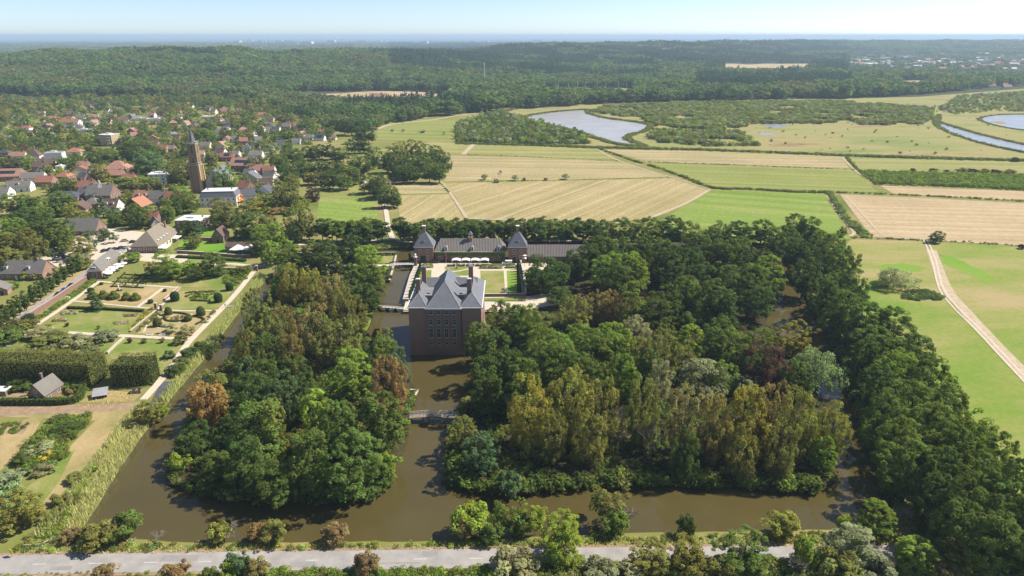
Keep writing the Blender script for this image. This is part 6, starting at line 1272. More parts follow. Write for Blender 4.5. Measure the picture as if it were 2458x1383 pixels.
# ------------------------------------------------------------------ village houses: (x, y of the roof, roof width in pixels, depth, wall height, roof, roof height, roof colour, wall colour, turn, extras, description)
VIL = [
 (14, 277, 34, 9, 3, 'gx', 3.2, 'red', 'white', 0, {}, 'red roofed bungalow at the far left edge of the village'),
 (40, 236, 26, 9, 4, 'flat', 0, 'white', 'white', 0, {}, 'white flat house in front of the forest at the far left'),
 (170, 290, 46, 9, 5.5, 'gx', 3.4, 'orange', 'white', -.1, {}, 'long house with bright orange roof above the flats'),
 (168, 298, 26, 9, 3.5, 'gy', 3.6, 'dslate', 'white', 0, {}, 'dark gabled house in front of the long orange roof'),
 (126, 282, 22, 8, 3, 'hip', 3, 'orange', 'brick', 0, {}, 'small hipped orange roof left of the long orange roof'),
 (222, 278, 24, 8, 3.5, 'gx', 3.2, 'pink', 'white', .3, {}, 'pinkish roofed house above the flats'),
 (237, 286, 22, 8, 3, 'gy', 3, 'dslate', 'white', .4, {}, 'slate roofed white house right of the pinkish roof'),
 (192, 278, 22, 8, 3.5, 'gx', 3, 'grey', 'white', 0, {}, 'grey roofed white house behind the orange roof'),
 (204, 311, 46, 10, 3, 'flat', 0, 'flat', 'white', .1, {}, 'wide flat grey roofed building left of the flats'),
 (190, 302, 20, 8, 3, 'gy', 3, 'grey', 'white', .2, {}, 'small white gabled house left of the flat roofs'),
 (81, 366, 30, 10, 4.5, 'pyr', 7, 'brown', 'white', .2, dict(floors=1), 'white house with very steep pointed brown roof'),
 (130, 366, 38, 12, 8, 'flat', 0, 'flat', 'white', .3, dict(floors=2), 'white flat roofed villa with stacked balconies'),
 (180, 360, 34, 10, 3.5, 'hip', 3.4, 'orange', 'white', .1, {}, 'low hipped orange roof right of the white villa'),
 (92, 387, 28, 9, 3, 'gx', 3.6, 'brown', 'cream', .25, {}, 'brown roofed house below the pointed roof'),
 (121, 387, 24, 9, 3, 'gx', 3.4, 'brown', 'cream', .3, {}, 'second brown roofed house below the white villa'),
 (32, 386, 34, 9, 3, 'hip', 2.6, 'brown', 'cream', .05, {}, 'low dark hipped house with cream walls'),
 (10, 326, 30, 9, 3, 'gx', 3, 'grey', 'white', 0, {}, 'grey roofed house half hidden in trees at the left edge'),
 (22, 414, 62, 14, 4, 'gx', 5, 'pink', 'dbrick', .12, dict(solar=1.1, chim=0), 'large faded red barn roof with a big field of solar panels'),
 (6, 397, 40, 10, 3.5, 'gx', 3.6, 'pink', 'brick', .12, dict(solar=.9, chim=0), 'smaller faded red roof with solar panels behind the big one'),
 (80, 420, 50, 10, 4, 'gx', 3.6, 'grey', 'white', .22, {}, 'white walled house with long grey roof and green shutters'),
 (47, 441, 52, 9, 4, 'gx', 3.8, 'grey', 'white', .2, dict(dorm=1), 'terrace of pinkish white cottages with grey roof'),
 (4, 456, 40, 10, 4, 'gx', 4, 'grey', 'white', .1, {}, 'grey roof cut by the left edge below the solar barn'),
 (110, 429, 38, 11, 3.5, 'gx', 4, 'red', 'dbrick', .1, {}, 'dark brick house with orange red roof among trees'),
 (155, 418, 32, 9, 3.5, 'hip', 3.6, 'orange', 'brick', -.1, {}, 'bright orange roof right of the parked cars'),
 (146, 398, 16, 7, 3, 'flat', 0, 'white', 'cream', 0, dict(chim=0), 'small cream outbuilding with flat roof'),
 (201, 394, 26, 10, 4, 'gx', 4, 'pink', 'brick', 0, {}, 'faded red roof left of the yellow green tree'),
 (283, 396, 52, 15, 4, 'hip', 6, 'pink', 'brick', .1, {}, 'large hipped faded red roof in front of the cedar'),
 (210, 441, 40, 9, 5, 'gx', 4, 'red', 'brick', .05, dict(chim=2), 'red roofed house with two chimneys left of the school'),
 (162, 466, 62, 13, 3.5, 'hip', 3.4, 'dslate', 'dbrick', .1, dict(chim=0), 'wide low slate hipped hall'),
 (203, 458, 24, 9, 4, 'gx', 4.5, 'grey', 'dbrick', -.2, {}, 'narrow grey roof between the hall and the school'),
 (245, 455, 60, 14, 5, 'gx', 6.5, 'grey', 'rbrick', 0, dict(chim=2, dorm=0), 'school like building with broad grey roof and brick gables'),
 (192, 492, 36, 9, 4, 'gy', 4, 'brown', 'dbrick', .1, {}, 'dark gabled house in front of the low hall'),
 (190, 502, 30, 6, 2.6, 'gx', 2, 'grey', 'dbrick', .05, dict(chim=0), 'low grey annexe in front of the dark gabled house'),
 (223, 481, 34, 10, 4, 'pyr', 4, 'grey', 'dbrick', .1, {}, 'grey pyramid roof below the school'),
 (269, 487, 36, 10, 4.5, 'gx', 4.5, 'brown', 'white', 0, dict(dorm=2), 'brown roof with white gable and two dormers'),
 (310, 424, 30, 9, 3.5, 'gx', 3.6, 'red', 'brick', 0, {}, 'dark red roof behind the lime row'),
 (331, 484, 44, 12, 4, 'gy', 5, 'orange', 'wood', -.1, dict(solar=0), 'dark gabled barn with bright orange roof'),
 (345, 466, 40, 9, 4, 'gx', 4.5, 'orange', 'brick', 0, dict(dorm=2), 'orange roof with dormers behind the dark gabled barn'),
 (382, 468, 42, 9, 4, 'gx', 5, 'grey', 'white', 0, {}, 'plain grey roof between the orange and the red roof'),
 (416, 470, 38, 9, 4, 'gx', 5, 'red', 'brick', 0, {}, 'red roof at the right end of the row below the church'),
 (380, 416, 38, 11, 8, 'flat', 0, 'white', 'white', .2, dict(floors=3), 'white three storey villa left of the church'),
 (366, 517, 36, 9, 4, 'gx', 4.5, 'red', 'brick', -.1, {}, 'red roof above the long barn'),
 (372, 530, 22, 8, 3.5, 'gy', 3.4, 'grey', 'stone', .6, dict(chim=0), 'small stone gable behind the long barn'),
 (462, 524, 62, 13, 5.5, 'flat', 0, 'white', 'brick', -.05, dict(floors=2), 'brick villa with white flat roof and skylights'),
 (590, 462, 40, 10, 4.5, 'gx', 4, 'dslate', 'white', .5, {}, 'grey roofed white house right of the hotel'),
 (590, 443, 38, 10, 4, 'gx', 4.5, 'orange', 'brick', -.5, {}, 'orange roofed house with white dormer above the hotel'),
 (601, 420, 40, 12, 4, 'gy', 5, 'slate', 'stone', .1, {}, 'grey half hipped house above the orange roof'),
 (588, 388, 62, 15, 5, 'gx', 5.5, 'pink', 'rbrick', -.1, dict(solar=1.2), 'large red hall with strip of solar panels on the ridge'),
 (612, 402, 40, 10, 4, 'gx', 4, 'pink', 'rbrick', -.1, dict(chim=0), 'lower faded red roof beside the red hall'),
 (646, 404, 27, 8, 4, 'gx', 3.6, 'red', 'white', .05, {}, 'small white house with orange red roof at the edge of the copse'),
 (645, 284, 26, 9, 3, 'gx', 3.4, 'brown', 'cream', 0, {}, 'dark roofed house with cream gable near the forest edge'),
 (647, 300, 17, 9, 5.5, 'pyr', 3, 'dslate', 'white', 0, {}, 'tall white house with dark pointed roof'),
 (627, 306, 16, 8, 3.5, 'gy', 3.2, 'pink', 'white', 0, {}, 'small pink roofed house left of the tall white house'),
 (663, 307, 18, 8, 3, 'gx', 3, 'dslate', 'white', 0, {}, 'dark slate roof right of the tall white house'),
 (698, 297, 22, 9, 3.5, 'gx', 3.4, 'red', 'brick', -.2, {}, 'red roof in front of the forest edge'),
 (719, 306, 22, 9, 3.5, 'gx', 3.4, 'dslate', 'white', -.2, dict(solar=1.0), 'dark roof covered with solar panels by the forest edge'),
 (725, 319, 20, 9, 3.5, 'gy', 3.4, 'pink', 'white', -.3, {}, 'pink roofed white house below the solar roof'),
 (743, 326, 18, 8, 3, 'gx', 3.2, 'grey', 'white', 0, {}, 'grey roofed house third from the right end of the village'),
 (768, 328, 24, 8, 3, 'gx', 3.2, 'dslate', 'white', -.1, dict(solar=1.0), 'dark solar roof second from the right end of the village'),
 (771, 313, 14, 7, 3, 'gx', 3, 'red', 'brick', 0, {}, 'red roof hidden by trees above the dark solar roof'),
 (800, 326, 13, 8, 3, 'gy', 3.6, 'brown', 'cream', 0, {}, 'cream gable at the right end of the village'),
 (674, 341, 19, 9, 3.5, 'gx', 3.6, 'dslate', 'white', .3, {}, 'dark grey roof in the middle of the upper village'),
 (646, 350, 18, 9, 4, 'hip', 3, 'slate', 'white', 0, {}, 'small slate hipped house in the upper village'),
 (611, 344, 22, 9, 4, 'gy', 4, 'dslate', 'cream', .2, {}, 'dark steep gabled house with cream front'),
 (591, 350, 18, 9, 4, 'gy', 4, 'dslate', 'white', .2, {}, 'dark steep gabled house with white front'),
 (567, 331, 18, 8, 3.5, 'gx', 3.2, 'grey', 'white', 0, {}, 'grey roofed white house left of the steep gables'),
 (545, 331, 16, 8, 3.5, 'gy', 3.4, 'red', 'white', 0, {}, 'red roofed house left of the grey roof'),
 (606, 318, 14, 8, 3, 'gx', 3, 'red', 'white', -.4, {}, 'small red roof among the upper gardens'),
 (615, 367, 30, 10, 4, 'gx', 3.6, 'grey', 'white', .1, {}, 'long grey roof behind the red hall'),
 (547, 372, 30, 9, 4, 'gx', 3.4, 'red', 'brick', -.05, dict(solar=.9), 'red roof with solar strip left of the red hall'),
 (567, 366, 16, 8, 3, 'gx', 3, 'grey', 'white', 0, {}, 'small grey roof beside the red solar roof'),
 (620, 332, 16, 8, 3, 'gx', 3, 'grey', 'white', .3, {}, 'little grey roof above the steep gables'),
 (690, 320, 24, 8, 3, 'flat', 0, 'white', 'white', 0, dict(chim=0), 'white flat roofed bungalow under the pines'),
 (712, 336, 20, 8, 3, 'gx', 3, 'grey', 'white', 0, {}, 'grey bungalow under the pines'),
 (366, 330, 25, 9, 3.5, 'gy', 4, 'orange', 'brick', .5, {}, 'orange gabled house left of the church spire'),
 (362, 342, 38, 9, 3.5, 'gx', 3.4, 'brown', 'brick', 0, {}, 'long brown roof below the orange gabled house'),
 (391, 353, 22, 9, 4, 'gx', 4, 'red', 'dbrick', 0, {}, 'red roof left of the tower top'),
 (409, 353, 22, 9, 3.5, 'gx', 3.4, 'grey', 'dbrick', 0, {}, 'grey roof next to the tower top'),
 (420, 340, 20, 8, 3.5, 'gx', 3, 'orange', 'brick', 0, {}, 'orange roof just left of the spire'),
 (466, 325, 13, 8, 4, 'gx', 4, 'red', 'brick', 0, {}, 'steep red roof right of the spire'),
 (494, 345, 24, 9, 3.5, 'gx', 3.4, 'grey', 'cream', 0, {}, 'grey roofed cream house right of the spire'),
 (534, 345, 24, 10, 4.5, 'gy', 4, 'pink', 'cream', -.2, {}, 'cream gabled house with faded red roof'),
 (480, 366, 20, 8, 3, 'gx', 3, 'pink', 'white', .3, {}, 'small pink roof right of the tower'),
 (502, 378, 20, 9, 3, 'gy', 3.6, 'dslate', 'wood', .5, {}, 'dark shed behind the nave'),
 (378, 285, 42, 10, 3, 'flat', 0, 'flat', 'white', 0, dict(chim=0), 'long flat grey roof at the back of the village'),
 (388, 289, 18, 8, 4, 'gx', 3, 'pink', 'white', -.3, {}, 'pink roof at the end of the long flat roof'),
 (510, 279, 42, 12, 3, 'flat', 0, 'white', 'white', 0, dict(chim=0), 'modern white flat roofed house by the forest'),
 (430, 281, 12, 8, 3, 'gx', 3, 'grey', 'white', 0, {}, 'tiny grey roof beside the dark cypress'),
 (335, 284, 36, 9, 3, 'flat', 0, 'flat', 'white', .1, dict(chim=0), 'flat grey roof left of the long flat roof'),
 (525, 312, 20, 9, 4, 'hip', 3, 'grey', 'white', 0, {}, 'grey hipped house above the red roofs'),
 (908, 229, 42, 14, 4, 'gx', 6, 'pink', 'brick', 0, dict(chim=0), 'long faded red farm roof in the clearing by the forest'),
 (928, 234, 14, 8, 4, 'flat', 0, 'white', 'white', 0, dict(chim=0), 'white farm annexe in the clearing'),
 (994, 229, 28, 12, 4, 'gx', 5, 'pink', 'brick', 0, {}, 'second faded red farm roof in the clearing'),
 (1250, 214, 30, 12, 4, 'gx', 4, 'pink', 'brick', 0, {}, 'faded red roof beside the far sports ground'),
]
for x, y, wp, d, h, rf, rh, rc, wc, rz, kw, lab in VIL:
    p = G(x, y, h + rh * 0.4); w = wp * MPP(p)
    far = p.y > 560
    house(lab, p, w, d, h, rz, rf, rh, rc, wc, group='village houses', pane=not far, **{**dict(floors=1 if h < 5 else 2), **kw})
# more small houses of the village, told apart by roof colour and order
rv = random.Random(21); extra = []
for pl, nn in ((P([(20, 255), (300, 258), (560, 262), (640, 285), (790, 330), (700, 345), (640, 370), (560, 378), (480, 372), (440, 330), (380, 368), (320, 350), (200, 372), (60, 362), (10, 340)]), 62), (P([(0, 372), (120, 392), (200, 405), (330, 420), (300, 440), (150, 445), (60, 460), (0, 470)]), 9), (P([(560, 385), (660, 395), (650, 440), (640, 470), (600, 480), (560, 440)]), 5)):
    xs = [q[0] for q in pl]; ys = [q[1] for q in pl]; k = 0
    for _ in range(4000):
        x, y = rv.uniform(min(xs), max(xs)), rv.uniform(min(ys), max(ys))
        if not inside(pl, np.array([x]), np.array([y]))[0]: continue
        if any((x - hx) ** 2 + (y - hy) ** 2 < (r * 0.9 + 9) ** 2 for hx, hy, r in HOUSEPTS): continue
        HOUSEPTS.append((x, y, 8)); extra.append((x, y, rv.choice(['red', 'pink', 'grey', 'dslate', 'brown', 'grey', 'pink']))); k += 1
        if k >= nn: break
RW = dict(red='red', pink='faded red', grey='grey', dslate='dark slate', brown='brown')
for rc in RW:
    L = sorted((e for e in extra if e[2] == rc), key=lambda e: PX((e[0], e[1], 0))[0])
    for i, (x, y, _) in enumerate(L):
        n0 = len(HOUSEPTS)
        house(f'{ordinal(i)} small {RW[rc]} roofed garden house from the left in the village', (x, y), rv.uniform(7.5, 12), rv.uniform(7, 9), rv.uniform(3, 4.4), rv.uniform(-.5, .5), rv.choice(['gx', 'gx', 'gy', 'hip']), rv.uniform(3, 4), rc, rv.choice(['white', 'white', 'brick', 'cream', 'dbrick']), group='small village houses', pane=False)
        del HOUSEPTS[n0:]
p = G(262, 326, 10)
t = house('four storey yellow brick flats with balconies among the trees', p, 16, 12, 11.5, -.25, 'flat', 0, 'white', 'ybrick', cat='flats', name='apartment_block', floors=4, group='village houses')
for f in range(3): MB().box(-1.8, 1.8, -1.3, 0, 2.9 + f * 2.9, 3.9 + f * 2.9).build('balcony', WHITE, t, (4.5, -6.05, 0))
# bell cupola of the school
p = G(242, 455, 9); t = thing('bell_cupola', 'white wooden bell cupola on the ridge of the school roof', 'cupola', (p.x - 1, p.y + 1, 11.2))
for sx in (-.7, .7):
    for sy in (-.7, .7): MB().box(sx - .12, sx + .12, sy - .12, sy + .12, -1.2, 2.6).build('post', PAINT, t)
MB().cyl(0, 0, 2.6, 4.6, 1.2, 0.1, 6).build('cap', LEAD, t)
# hotel with mansard roof and orange awnings
p = G(530, 470, 6); t = house('white hotel with slate mansard roof and flat white roof deck', p, 24, 15, 6.5, .12, 'mans', 3.6, 'slate', 'white', cat='hotel', name='hotel', floors=2, chim=2, group='village houses')
OR = plain('orange_awning', (0.85, 0.27, 0.03), (0.75, 0.2, 0.02), 1.0, 0.8)
for i, (lx, ly, lz, fc, w) in enumerate(((7.5, -7.6, 2.6, 0, 3.0), (12.1, -3.5, 2.6, 1, 5), (12.1, 2.5, 2.8, 1, 4.5), (12.1, -2.5, 5.4, 1, 3.2), (12.1, 3.5, 5.4, 1, 3.0), (-3, -7.6, 2.6, 0, 2.4))):
    a = MB().frustum([(-w / 2, -1.6, -0.7), (w / 2, -1.6, -0.7), (w / 2, 0, 0.6), (-w / 2, 0, 0.6)], [(-w / 2, -1.6, -0.62), (w / 2, -1.6, -0.62), (w / 2, 0, 0.68), (-w / 2, 0, 0.68)]).build('awning', OR, t, (lx, ly, lz), math.pi / 2 if fc else 0)
    a['label'] = 'orange awning'

# ------------------------------------------------------------------ park buildings
def by_corners(fl, fr, br):
    a, b, c = G(*fl), G(*fr), G(*br); u = b - a; w = u.length; rz = math.atan2(u.y, u.x); n = Vector((-u.y, u.x, 0)) / w; d = (c - b).dot(n)
    s = (c - b).dot(u / w); return a, b, c, w, d, rz
# long barn with hipped roof
a, b, c, w, d, rz = by_corners((320, 604), (379, 610), (430, 573))
ctr = (a + c) / 2; L = (c - b).length; rz = math.atan2((c - b).y, (c - b).x) - math.pi / 2; w = w * 0.86
t = thing('tithe_barn', 'broad brick barn with big hipped thatch grey roof and white dormers', 'barn', (ctr.x, ctr.y, 0), rz); HOUSEPTS.append((ctr.x, ctr.y, 14))
MB().box(-w / 2, w / 2, -L / 2, L / 2, -0.3, 3.6).build('wall', BRICKR, t)
MB().box(w / 2, w / 2 + 0.08, -L / 2 + 0.05, L / 2 - 0.05, 0, 3.5).build('wall_cladding', CREAM, t)
ro = MB().hip(-w / 2, w / 2, -L / 2, L / 2, 3.65, 7.0, axis='y', inset=6.5, over=0.6).build('roof', THATCH, t)
for k in range(4): dormer(ro, w / 2 - 0.9, -L / 2 + 4.6 + k * 3.9, 4.3, 1.2, 1.5, 2.2, WHITER, PAINT, face='r')
for s in (-1, 1): MB().cyl(0, s * (L / 2 - 5.9), 10.3, 11.8, 0.2, 0.12, 6).build('finial', BRICKD, ro)
MB().box(2.5, 3.3, L / 2 - 7.5, L / 2 - 6.7, 7, 11.5).build('chimney', BRICKD, ro)
for k in range(5): (window if k != 2 else window)(t, (k - 2) * w / 5.2, -L / 2, 0.5 if k == 2 else 1.1, 1.7, 2.4 if k == 2 else 1.5, 'f')
for k in range(5): window(t, w / 2 + 0.08, -L / 2 + 3 + k * 4.4, 0.6, 2.0, 2.4, 'r')
for lab, x, y, wd in (('white terrace awning along the right side of the long barn', 397, 602, 7), ('second white terrace awning behind the first at the long barn', 424, 579, 6)):
    p = G(x, y); q = thing('awning', lab, 'awning', p, rz, 'awnings at the barn')
    MB().frustum([(-2.2, -wd / 2, 2.5), (2.2, -wd / 2, 2.3), (2.2, wd / 2, 2.3), (-2.2, wd / 2, 2.5)], [(-2.2, -wd / 2, 2.6), (2.2, -wd / 2, 2.4), (2.2, wd / 2, 2.4), (-2.2, wd / 2, 2.6)]).build('canopy', CANVAS, q)
    for sy in (-1, 1): MB().box(-.05, .05, -.05, .05, 0, 2.35).build('post', PAINT, q, (2.1, sy * (wd / 2 - .2), 0))
# tea house beside the garden wall
a, b, c, w, d, rz = by_corners((214, 669), (246, 673), (292, 629))
ctr = (a + c) / 2; L = (c - b).length; rz = math.atan2((c - b).y, (c - b).x) - math.pi / 2; w *= 0.74
t = thing('tea_house', 'narrow brick orangery with grey tiled roof and white dormer beside the parasols', 'tea house', (ctr.x, ctr.y, 0), rz); HOUSEPTS.append((ctr.x, ctr.y, 12))
MB().box(-w / 2, w / 2, -L / 2, L / 2, -0.3, 4.0).build('wall', BRICK, t)
ro = MB().hip(-w / 2, w / 2, -L / 2, L / 2, 4.05, 3.6, axis='y', inset=2.4, over=0.4).build('roof', GREYT, t)
dormer(ro, 0, -L / 2 + 0.5, 4.3, 1.5, 1.6, 2.0, PAINT, PAINT); dormer(ro, w / 2 - 0.5, 0, 4.3, 2.4, 1.7, 2.0, PAINT, PAINT, face='r')
window(t, 0, -L / 2, 0.8, 1.6, 2.6, 'f')
for k in range(8): window(t, w / 2, -L / 2 + 2 + k * (L - 4) / 7, 0.5, 1.2, 2.9, 'r')
for i, (x, y) in enumerate(((252, 665), (264, 667), (256, 659), (270, 661), (277, 655), (268, 653), (283, 646), (298, 643), (290, 650))):
    parasol(f'white round parasol beside the orangery, {ordinal(i)} from the garden street', G(x, y, 0), 3.6, 2.5, 'parasols beside the orangery')
# row of cottages at the left edge
p = G(52, 640, 5)
t = house('long low row of cottages with grey roof and two white dormers at the left edge', p, 128 * MPP(p), 10, 3.2, -.02, 'gx', 5.0, 'grey', 'dbrick', cat='cottages', name='cottage_row', dorm=2, chim=2)
p = G(-5, 690, 3); house('grey gabled outhouse cut by the left edge', p, 9, 7, 2.6, .3, 'gy', 2.6, 'grey', 'dbrick', cat='shed', name='outhouse', chim=0)
p = G(204, 541, 4.5); house('large plain grey barn roof with white edges by the car park', p, 74 * MPP(p), 12, 2.8, .02, 'gx', 6.0, 'grey', 'brick', cat='barn', name='barn', chim=0)
p = G(529, 562, 4); house('small red barn with dark gable roof on the park lawn', p, 26 * MPP(p), 9, 4.0, 0, 'gy', 4.0, 'brown', 'rbrick', cat='barn', name='red_barn', chim=0)
p = G(590, 587, 3.5); house('long low brown stable wing beyond the park lawn', p, 92 * MPP(p), 5, 3.0, 0, 'gx', 1.6, 'brown', 'dbrick', cat='stable', name='stable_wing', chim=0)
# marquee
p = G(588, 605); t = thing('marquee', 'white peaked marquee on the park lawn', 'marquee', p)
m = MB(); n = 6; pk = [(-5, 0), (0, 0.6), (5, 0)]
W2, D2 = 7.0, 3.6; ed = [(-W2, -D2, 2.3), (-W2 / 2, -D2, 2.0), (0, -D2, 2.4), (W2 / 2, -D2, 2.0), (W2, -D2, 2.3), (W2, D2, 2.3), (W2 / 2, D2, 2.0), (0, D2, 2.4), (-W2 / 2, D2, 2.0), (-W2, D2, 2.3), (-W2 / 2, 0, 4.2), (W2 / 2, 0, 4.2), (0, 0, 3.0)]
m.add(ed, [(0, 1, 10), (1, 2, 10), (2, 12, 10), (2, 3, 11), (3, 4, 11), (4, 5, 11), (5, 6, 11), (6, 7, 11), (7, 12, 11), (2, 11, 12), (7, 8, 10), (8, 9, 10), (9, 0, 10), (7, 10, 12)]); m.build('canopy', CANVAS, t)
for x, y in ((-W2, -D2), (W2, -D2), (W2, D2), (-W2, D2), (0, -D2)): MB().box(-.06, .06, -.06, .06, 0, 2.3).build('post', PAINT, t, (x * .98, y * .98, 0))
for x in (-W2 / 2, W2 / 2): MB().box(-.06, .06, -.06, .06, 0, 4.2).build('post', PAINT, t, (x, 0, 0))
# gardener's cottage, shed, crates
p = G(108, 930, 3.4); wq = 46 * MPP(p)
t = house('small brick gardener cottage with grey gabled roof behind a clipped hedge', p, 5.6, 8.0, 2.9, -.12, 'gy', 3.4, 'grey', 'brick', cat='cottage', name='garden_cottage', chim=0, doorw=False)
chimney(t, -2.2, 2.0, 3, 7.2, 0.6, BRICKR); MB().box(-0.9, 0.9, -0.06, 0.02, 0.1, 2.2).build('door', PAINT, t, (0, -4.0, 0))
p = G(241, 944, 1.2); t = thing('garden_shed', 'low grey lean-to shed on the dry grass', 'shed', (p.x, p.y, 0), .35)
MB().box(-1.9, 1.9, -1.5, 1.5, 0, 1.3).build('wall', WOODD, t); MB().frustum([(-2.2, -2.0, 1.15), (2.2, -2.0, 1.15), (2.2, 2.0, 2.2), (-2.2, 2.0, 2.2)], [(-2.2, -2.0, 1.25), (2.2, -2.0, 1.25), (2.2, 2.0, 2.3), (-2.2, 2.0, 2.3)]).build('roof', FLATR, t)
for k in range(3): window(t, 1.9, -0.9 + k * .9, 0.4, 0.6, 0.6, 'r')
for i, (x, y) in enumerate(((322, 943), (334, 942))):
    p = G(x, y); t = thing('wood_crate', ('left' if i == 0 else 'right') + ' slatted wooden compost crate at the end of the hedge', 'crate', p, .1, 'compost crates')
    for s in (-1, 1):
        for k in range(4): MB().box(-.9, .9, -.04, .04, 0.05 + k * .3, 0.28 + k * .3).build('slat', BRICKR if i else WOOD, t, (0, s * .8, 0)); MB().box(-.04, .04, -.76, .76, 0.05 + k * .3, 0.28 + k * .3).build('slat', WOOD, t, (s * .86, 0, 0))
p = G(8, 946); t = thing('garden_shed', 'white topped shed cut by the left edge beside the cottage', 'shed', p)
MB().box(-2, 2, -1.5, 1.5, 0, 1.9).build('wall', WOOD, t); MB().box(-2.2, 2.2, -1.8, 1.8, 1.9, 2.0).build('roof', WHITER, t)
p0 = P([(357, 975), (388, 916), (418, 917), (398, 962), (372, 976)])
tag(sheet_world('black_ground_sheet', [q[:2] for q in p0], 0.08, plain('plastic_sheet', (0.11, 0.115, 0.13), (0.07, 0.072, 0.08), 0.6, 0.4, 0.5, world=True)), 'dark plastic ground sheet laid on the bank by the moat', 'ground sheet')
# ------------------------------------------------------------------ garden
sheet('garden_ground', [(0, 850), (230, 672), (300, 640), (620, 650), (560, 740), (430, 905), (390, 960), (0, 960)], 0.02, GRASS)
for pts, m in (([(176, 724), (244, 682), (432, 692), (372, 740)], DRYLAWN), ([(110, 795), (172, 742), (372, 748), (312, 800)], LAWN), ([(392, 745), (428, 700), (560, 692), (532, 738)], LAWN), ([(322, 800), (385, 752), (530, 750), (462, 812)], DRYLAWN), ([(30, 845), (90, 800), (285, 812), (255, 850)], LAWN), ([(262, 852), (300, 814), (452, 822), (400, 890), (290, 900)], LAWN),
               ([(430, 690), (500, 655), (600, 660), (560, 690)], LAWN), ([(435, 575), (540, 585), (600, 600), (590, 615), (420, 605)], LUSH), ([(480, 545), (510, 548), (510, 566), (470, 566)], LUSH), ([(420, 612), (590, 618), (590, 640), (410, 632)], LAWN), ([(620, 490), (680, 498), (660, 512), (610, 508)], LUSH),
               ([(0, 975), (200, 972), (340, 965), (310, 985), (0, 1000)], DIRT), ([(0, 1000), (150, 992), (310, 985), (270, 1040), (180, 1150), (90, 1250), (40, 1250), (150, 1090), (230, 1010)], DRYLAWN), ([(0, 1030), (110, 990), (60, 1080), (0, 1130)], DRYLAWN), ([(0, 940), (60, 940), (70, 958), (0, 962)], DIRT), ([(190, 965), (250, 935), (340, 945), (320, 965)], DRYLAWN), ([(40, 1190), (180, 1080), (140, 1160), (70, 1250)], LAWN)):
    sheet('lawn', pts, 0.03 + 0.004 * (hash(pts[0]) % 7), m)
for pts, w in (([(17, 832), (90, 780), (162, 731), (240, 675)], 2.6), ([(240, 676), (330, 684), (434, 691)], 2.0), ([(127, 797), (289, 806), (463, 815)], 3.0), ([(345, 960), (399, 898), (434, 849), (460, 815), (541, 733), (575, 695), (609, 652)], 3.2), ([(176, 723), (300, 735), (375, 742)], 1.4), ([(376, 744), (400, 722), (430, 692)], 1.6), ([(389, 744), (460, 747), (532, 745)], 1.6), ([(330, 738), (365, 712), (392, 692)], 2.0), ([(345, 798), (360, 770), (385, 756)], 1.0), ([(355, 786), (470, 792)], 1.0), ([(462, 755), (430, 775)], 1.2), ([(500, 636), (560, 634), (612, 640), (640, 640)], 3.0)):
    ribbon('garden_path', pts, w * 0.8, 0.07 + 0.004 * (len(pts) + int(w * 3)), SAND)
sheet('gravel_square', [(300, 610), (330, 600), (380, 612), (450, 610), (450, 632), (365, 630), (330, 625), (290, 640)], 0.06, SAND)
sheet('car_park', [(85, 615), (150, 560), (230, 545), (420, 565), (330, 605), (285, 628), (160, 640), (115, 640)], 0.05, SAND)
ribbon('street', [(20, 790), (58, 760), (120, 718), (180, 678), (214, 652), (240, 625), (270, 605), (300, 600)], 5.0, 0.09, ASPH)
ribbon('street_verge', [(5, 790), (50, 752), (110, 710), (165, 672), (200, 645)], 6.0, 0.075, DRYLAWN)
wall_line('brick garden wall with tiled coping along the street', [(72, 764), (120, 733), (170, 699), (221, 665)], 2.2, BRICKR, plain('pink_coping', (0.50, 0.36, 0.28), (0.36, 0.25, 0.19), 1, 0.9))
wall_line('low white topped wall between the upper and lower garden', [(379, 745), (345, 772), (313, 798)], 0.7, BRICKR, COPING, 0.5)
wall_line('low pale wall running up to the tall hedges', [(299, 812), (278, 830), (258, 850)], 0.7, STONE, COPING, 0.5)
wall_line('brick terrace wall beside the garden steps', [(395, 722), (430, 692)], 0.9, BRICKR)
wall_line('long brick wall behind the park lawn', [(425, 607), (500, 612), (560, 617), (600, 618)], 1.4, BRICKD)
wall_line('low brick wall at the back of the park lawn', [(480, 577), (530, 579), (545, 580)], 1.8, BRICKD)
wall_line('dark canal side wall under the entrance path', [(470, 652), (540, 648), (600, 650)], 1.2, BRICKD)
for i, (x, y) in enumerate(((375, 742), (388, 746), (601, 652), (617, 650), (295, 640), (305, 634), (308, 605), (326, 606))):
    lab = ('brick pier at the garden steps', 'brick pier at the garden steps', 'brick pier at the end of the garden path', 'brick pier at the end of the garden path', 'brick pier behind the orangery', 'brick pier behind the orangery', 'pale pier at the car park gate', 'pale pier at the car park gate')[i]
    t = thing('gate_pier', lab + (', left one' if i % 2 == 0 else ', right one'), 'gate pier', G(x, y), .1, 'gate piers of the garden')
    MB().box(-.45, .45, -.45, .45, 0, 2.6).build('pier', BRICKR if i < 6 else STONE, t); MB().box(-.6, .6, -.6, .6, 2.6, 2.85).build('cap', COPING, t)
def leafy(name, label, cat, C, N, size, col, g, parent=None, group=None, loc=(0, 0, 0)):
    n = len(C); me = soup(name, leaf_quads(C, N, size * g.uniform(0.6, 1.3, n), 0.7, g), 4, LEAF, g.uniform(0, 1, n)); o = ob(name, me, parent, loc); o.color = (*col, 1)
    if label: tag(o, label, cat, group)
    return o
